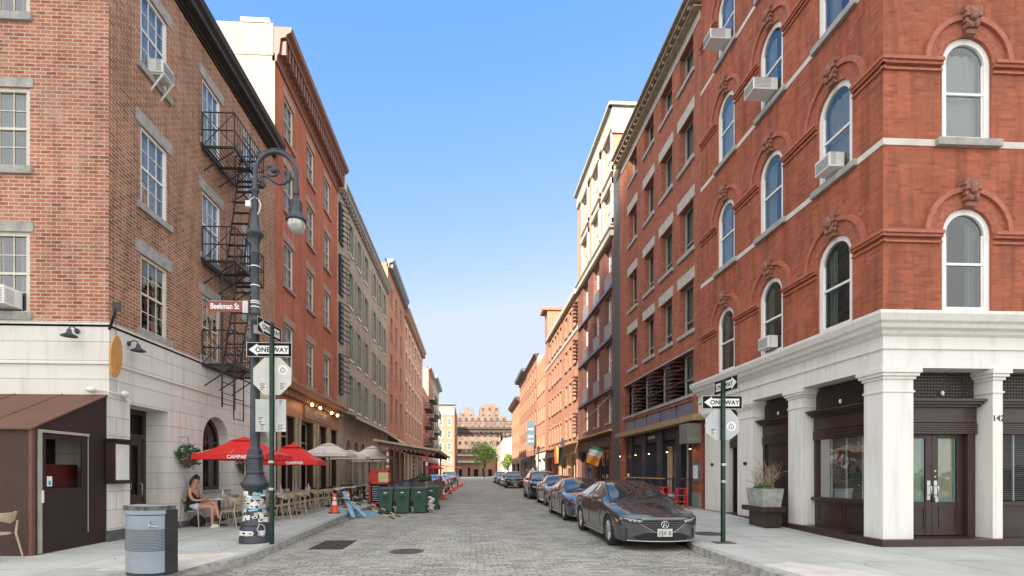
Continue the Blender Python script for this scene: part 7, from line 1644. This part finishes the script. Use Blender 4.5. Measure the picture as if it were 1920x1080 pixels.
def branch(mb, p, d, l, r_, depth, rng, m=0):
    pts = [Vector(p)]; dd = Vector(d).normalized()
    for i in range(4): dd = (dd + Vector((rng.gauss(0, .16), rng.gauss(0, .16), rng.gauss(.03, .10)))).normalized(); pts.append(pts[-1] + dd * l / 4)
    mb.tube(pts, [r_ * (1 - .15 * i) for i in range(5)], 4, m, False)
    if depth > 0:
        for i in range(3): branch(mb, pts[2 + i % 3], dd + Vector((rng.gauss(0, .55), rng.gauss(0, .55), rng.gauss(0, .35))), l * .62, r_ * .6, depth - 1, rng, m)
for i in range(30): branch(mb, (rp_.uniform(-.15, .15), rp_.uniform(-.3, .3), .93), (rp_.gauss(0, .4), rp_.gauss(0, .7), 1), rp_.uniform(.3, .62), .008, 2, rp_)
mb.build('branches', plain('dry_twig', (.36, .28, .20), .8), t, (0, 0, 0)); mb = MB(); leaves(mb, (0, 0, 1.02), (.22, .42, .12), 230, .05, [3, 1, 3], random.Random(12), .1); mb.build('foliage', LEAFC, t, (0, 0, 0))
# flags and street poles
def flag(lab, pole, cor, bands, vert=False):
    t = thing('flag', lab, 'flag', pole[0]); mb = MB(); mb.tube(pole, .018, 6); mb.build('pole', M_wood, t)
    A, B, D, E2 = [Vector(c) for c in cor]; mb = MB(); N = 12; edges = [0]
    for f, m_ in bands: edges.append(edges[-1] + f)
    for bi, (f, m_) in enumerate(bands):
        for j in range(4):
            v0, v1 = edges[bi] + f * j / 4, edges[bi] + f * (j + 1) / 4
            for i in range(N):
                def q(u, v):
                    if vert: u, v = v, u
                    p = A.lerp(B, u).lerp(E2.lerp(D, u), v); return p + Vector((0, .06 * math.sin(u * 7 + v * 3), 0))
                mb.face([q(i / N, v0), q((i + 1) / N, v0), q((i + 1) / N, v1), q(i / N, v1)], bi, True)
    mb.build('cloth', [m_ for _, m_ in bands], t, weld=True)
fg, fw_, fo = plain('flag_green', (.02, .25, .12), .7), plain('flag_white', (.62, .63, .60), .7), plain('flag_orange', (.68, .26, .03), .7)
flag('green white and orange flag on a pole before the maroon brick block', [(8.18, 27.6, 2.65), (6.55, 26.6, 3.06)], [(6.56, 26.6, 3.04), (7.38, 26.9, 2.86), (7.02, 26.8, 1.90), (6.34, 26.6, 2.13)], [(.16, fg), (.36, fw_), (.48, fo)])
flag('red gold and black flag hanging further up the right side', [(8.18, 39, 3.4), (6.5, 38, 3.7)], [(6.5, 38, 3.6), (7.15, 38, 3.5), (7.1, 38, 2.35), (6.6, 38, 2.25)], [(.3, plain('flag_red', (.55, .04, .02), .7)), (.22, plain('flag_gold', (.65, .40, .03), .7)), (.48, M_blk)], True)
t = thing('flag_pole', 'long bare ochre flag pole slanting down from the maroon brick wall', 'flag pole', (8.1, 28, 0)); mb = MB(); mb.tube([(8.16, 27.9, 6.15), (7.2, 34, 4.4)], .03, 6); mb.build('pole', MATS['ochre_canopy'], t); mb = MB(); mb.box(8.05, 8.18, 27.8, 28.0, 6.0, 6.3); mb.build('bracket', M_dgrey, t)
for x, y, h_, lab in ((5.85, 31.0, 3.6, 'thin dark post on the right pavement beside the dining terrace'), (5.85, 42.0, 3.7, 'thin dark post further up the right pavement'), (5.9, 52, 3.2, 'thin grey parking sign post near the lone black car')):
    t = thing('street_post', lab, 'post', (x, y, .15)); mb = MB(); mb.tube([(0, 0, 0), (0, 0, h_)], .045, 8); mb.build('post', M_dgrey, t, (0, 0, 0)); mb = MB(); mb.box(-.12, .12, -.06, -.05, h_ - .55, h_ - .1); mb.build('sign', M_slate, t, (0, 0, 0))
t = thing('banner_sign', 'pale blue vertical banner sign projecting from the deep orange house', 'banner', (7.5, 61, 6.4)); mb = MB(); mb.box(-.5, .5, -.06, .06, -1.5, 1.6); mb.build('panel', plain('banner_blue', (.10, .17, .21), .5, var=.3, vs=.8), t, (0, 0, 0)); mb = MB()
for z in (-1.1, -.5, .4): mb.box(-.36, .36, -.075, -.061, z, z + .28)
mb.build('lettering_band', M_signb, t, (0, 0, 0)); mb = MB(); mb.tube([(.7, 0, 1.5), (-.5, 0, 1.5)], .03, 6); mb.build('bracket', M_dgrey, t, (0, 0, 0))
# trees
def tree(x, y, h_, r_, lab, seed, mats, n=5200, size=.22):
    rg = random.Random(seed); t = thing('street_tree', lab, 'tree', (x, y, 0)); mb = MB(); mb.tube([(0, 0, 0), (.1, 0, h_ * .25), (0, .1, h_ * .45)], [.16, .12, .09], 8)
    lobes = []
    for i in range(11):
        a = rg.uniform(0, 6.28); rr = r_ * rg.uniform(.2, .75); z = h_ * rg.uniform(.42, .88); lobes.append((rr * math.cos(a), rr * math.sin(a), z)); mb.tube([(0, 0, h_ * .3), (rr * .5 * math.cos(a), rr * .5 * math.sin(a), (z + h_ * .3) / 2 + .3), lobes[-1]], [.07, .05, .02], 5)
    mb.build('trunk', M_dkwood, t, (0, 0, 0)); mb = MB()
    for l in lobes: leaves(mb, l, (r_ * .46, r_ * .46, h_ * .17), n // 11, size, mats, rg, .25)
    mb.build('crown', LEAFC, t, (0, 0, 0))
LEAFC[3] = plain('leaf_sunny', (.22, .30, .05), .6, var=.3, vs=3)
tree(3.7, 128, 9.6, 3.4, 'bright green leafy street tree at the end of the street', 3, [1, 3, 3, 3], 3400); tree(8.6, 112, 6.0, 1.6, 'slim yellow green tree before the pale houses at right', 6, [3, 3, 1], 1500)
# far left canopies and clutter at the end of the street
for i, (x, y, w_, c_, lab) in enumerate(((-5.6, 72, 2.6, M_dkwood, 'brown awning frame standing over the far left pavement'), (-5.4, 84, 2.8, M_beige, 'pale sheet roof over the far left pavement'), (-4.2, 104, 4.0, MATS['clear_vinyl'] if False else M_offw, 'low white tent roof at the far end of the left pavement'))):
    t = thing('canopy_tent', lab, 'canopy', (x, y, 0)); mb = MB(); mb.mesh([(-w_ / 2, 0, 3.1), (w_ / 2, 0, 2.6), (w_ / 2, 5, 2.6), (-w_ / 2, 5, 3.1), (-w_ / 2, 0, 3.0), (w_ / 2, 0, 2.5), (w_ / 2, 5, 2.5), (-w_ / 2, 5, 3.0)], [(0, 1, 2, 3), (4, 5, 6, 7), (0, 1, 5, 4), (1, 2, 6, 5), (2, 3, 7, 6), (3, 0, 4, 7)]); mb.build('roof', c_, t, (0, 0, 0)); mb = MB()
    for sx in (-1, 1): mb.tube([(sx * w_ * .45, .1, 0), (sx * w_ * .45, .1, 2.6)], .05, 6)
    mb.build('posts', M_dgrey, t, (0, 0, 0))
# litter and leaves along the kerbs
mb = MB(); rl = random.Random(21)
for i in range(150):
    if i < 90: x, y, z = -4.0 + abs(rl.gauss(0, .18)) + .0, rl.uniform(9.8, 22), .006
    elif i < 120: x, y, z = 4.35 - abs(rl.gauss(0, .15)), rl.uniform(6.8, 9.6), .006
    else: x, y, z = rl.uniform(-6.5, -4.6), rl.uniform(8.5, 17), .137
    a = rl.uniform(0, 6.28); s_ = rl.uniform(.012, .035); c1, s1 = math.cos(a) * s_, math.sin(a) * s_
    mb.face([(x - c1, y - s1, z), (x + s1 * .6, y - c1 * .6, z + s_ * .3), (x + c1, y + s1, z), (x - s1 * .6, y + c1 * .6, z + s_ * .5)], rl.choice([0, 0, 1, 2]))
tag(mb.build('litter', [plain('dead_leaf', (.22, .14, .06), .8), plain('grey_grit', (.12, .115, .10), .9), plain('paper_scrap', (.6, .6, .56), .8)]), 'scattered dead leaves, grit and paper scraps along the kerbs', 'litter', kind='stuff')
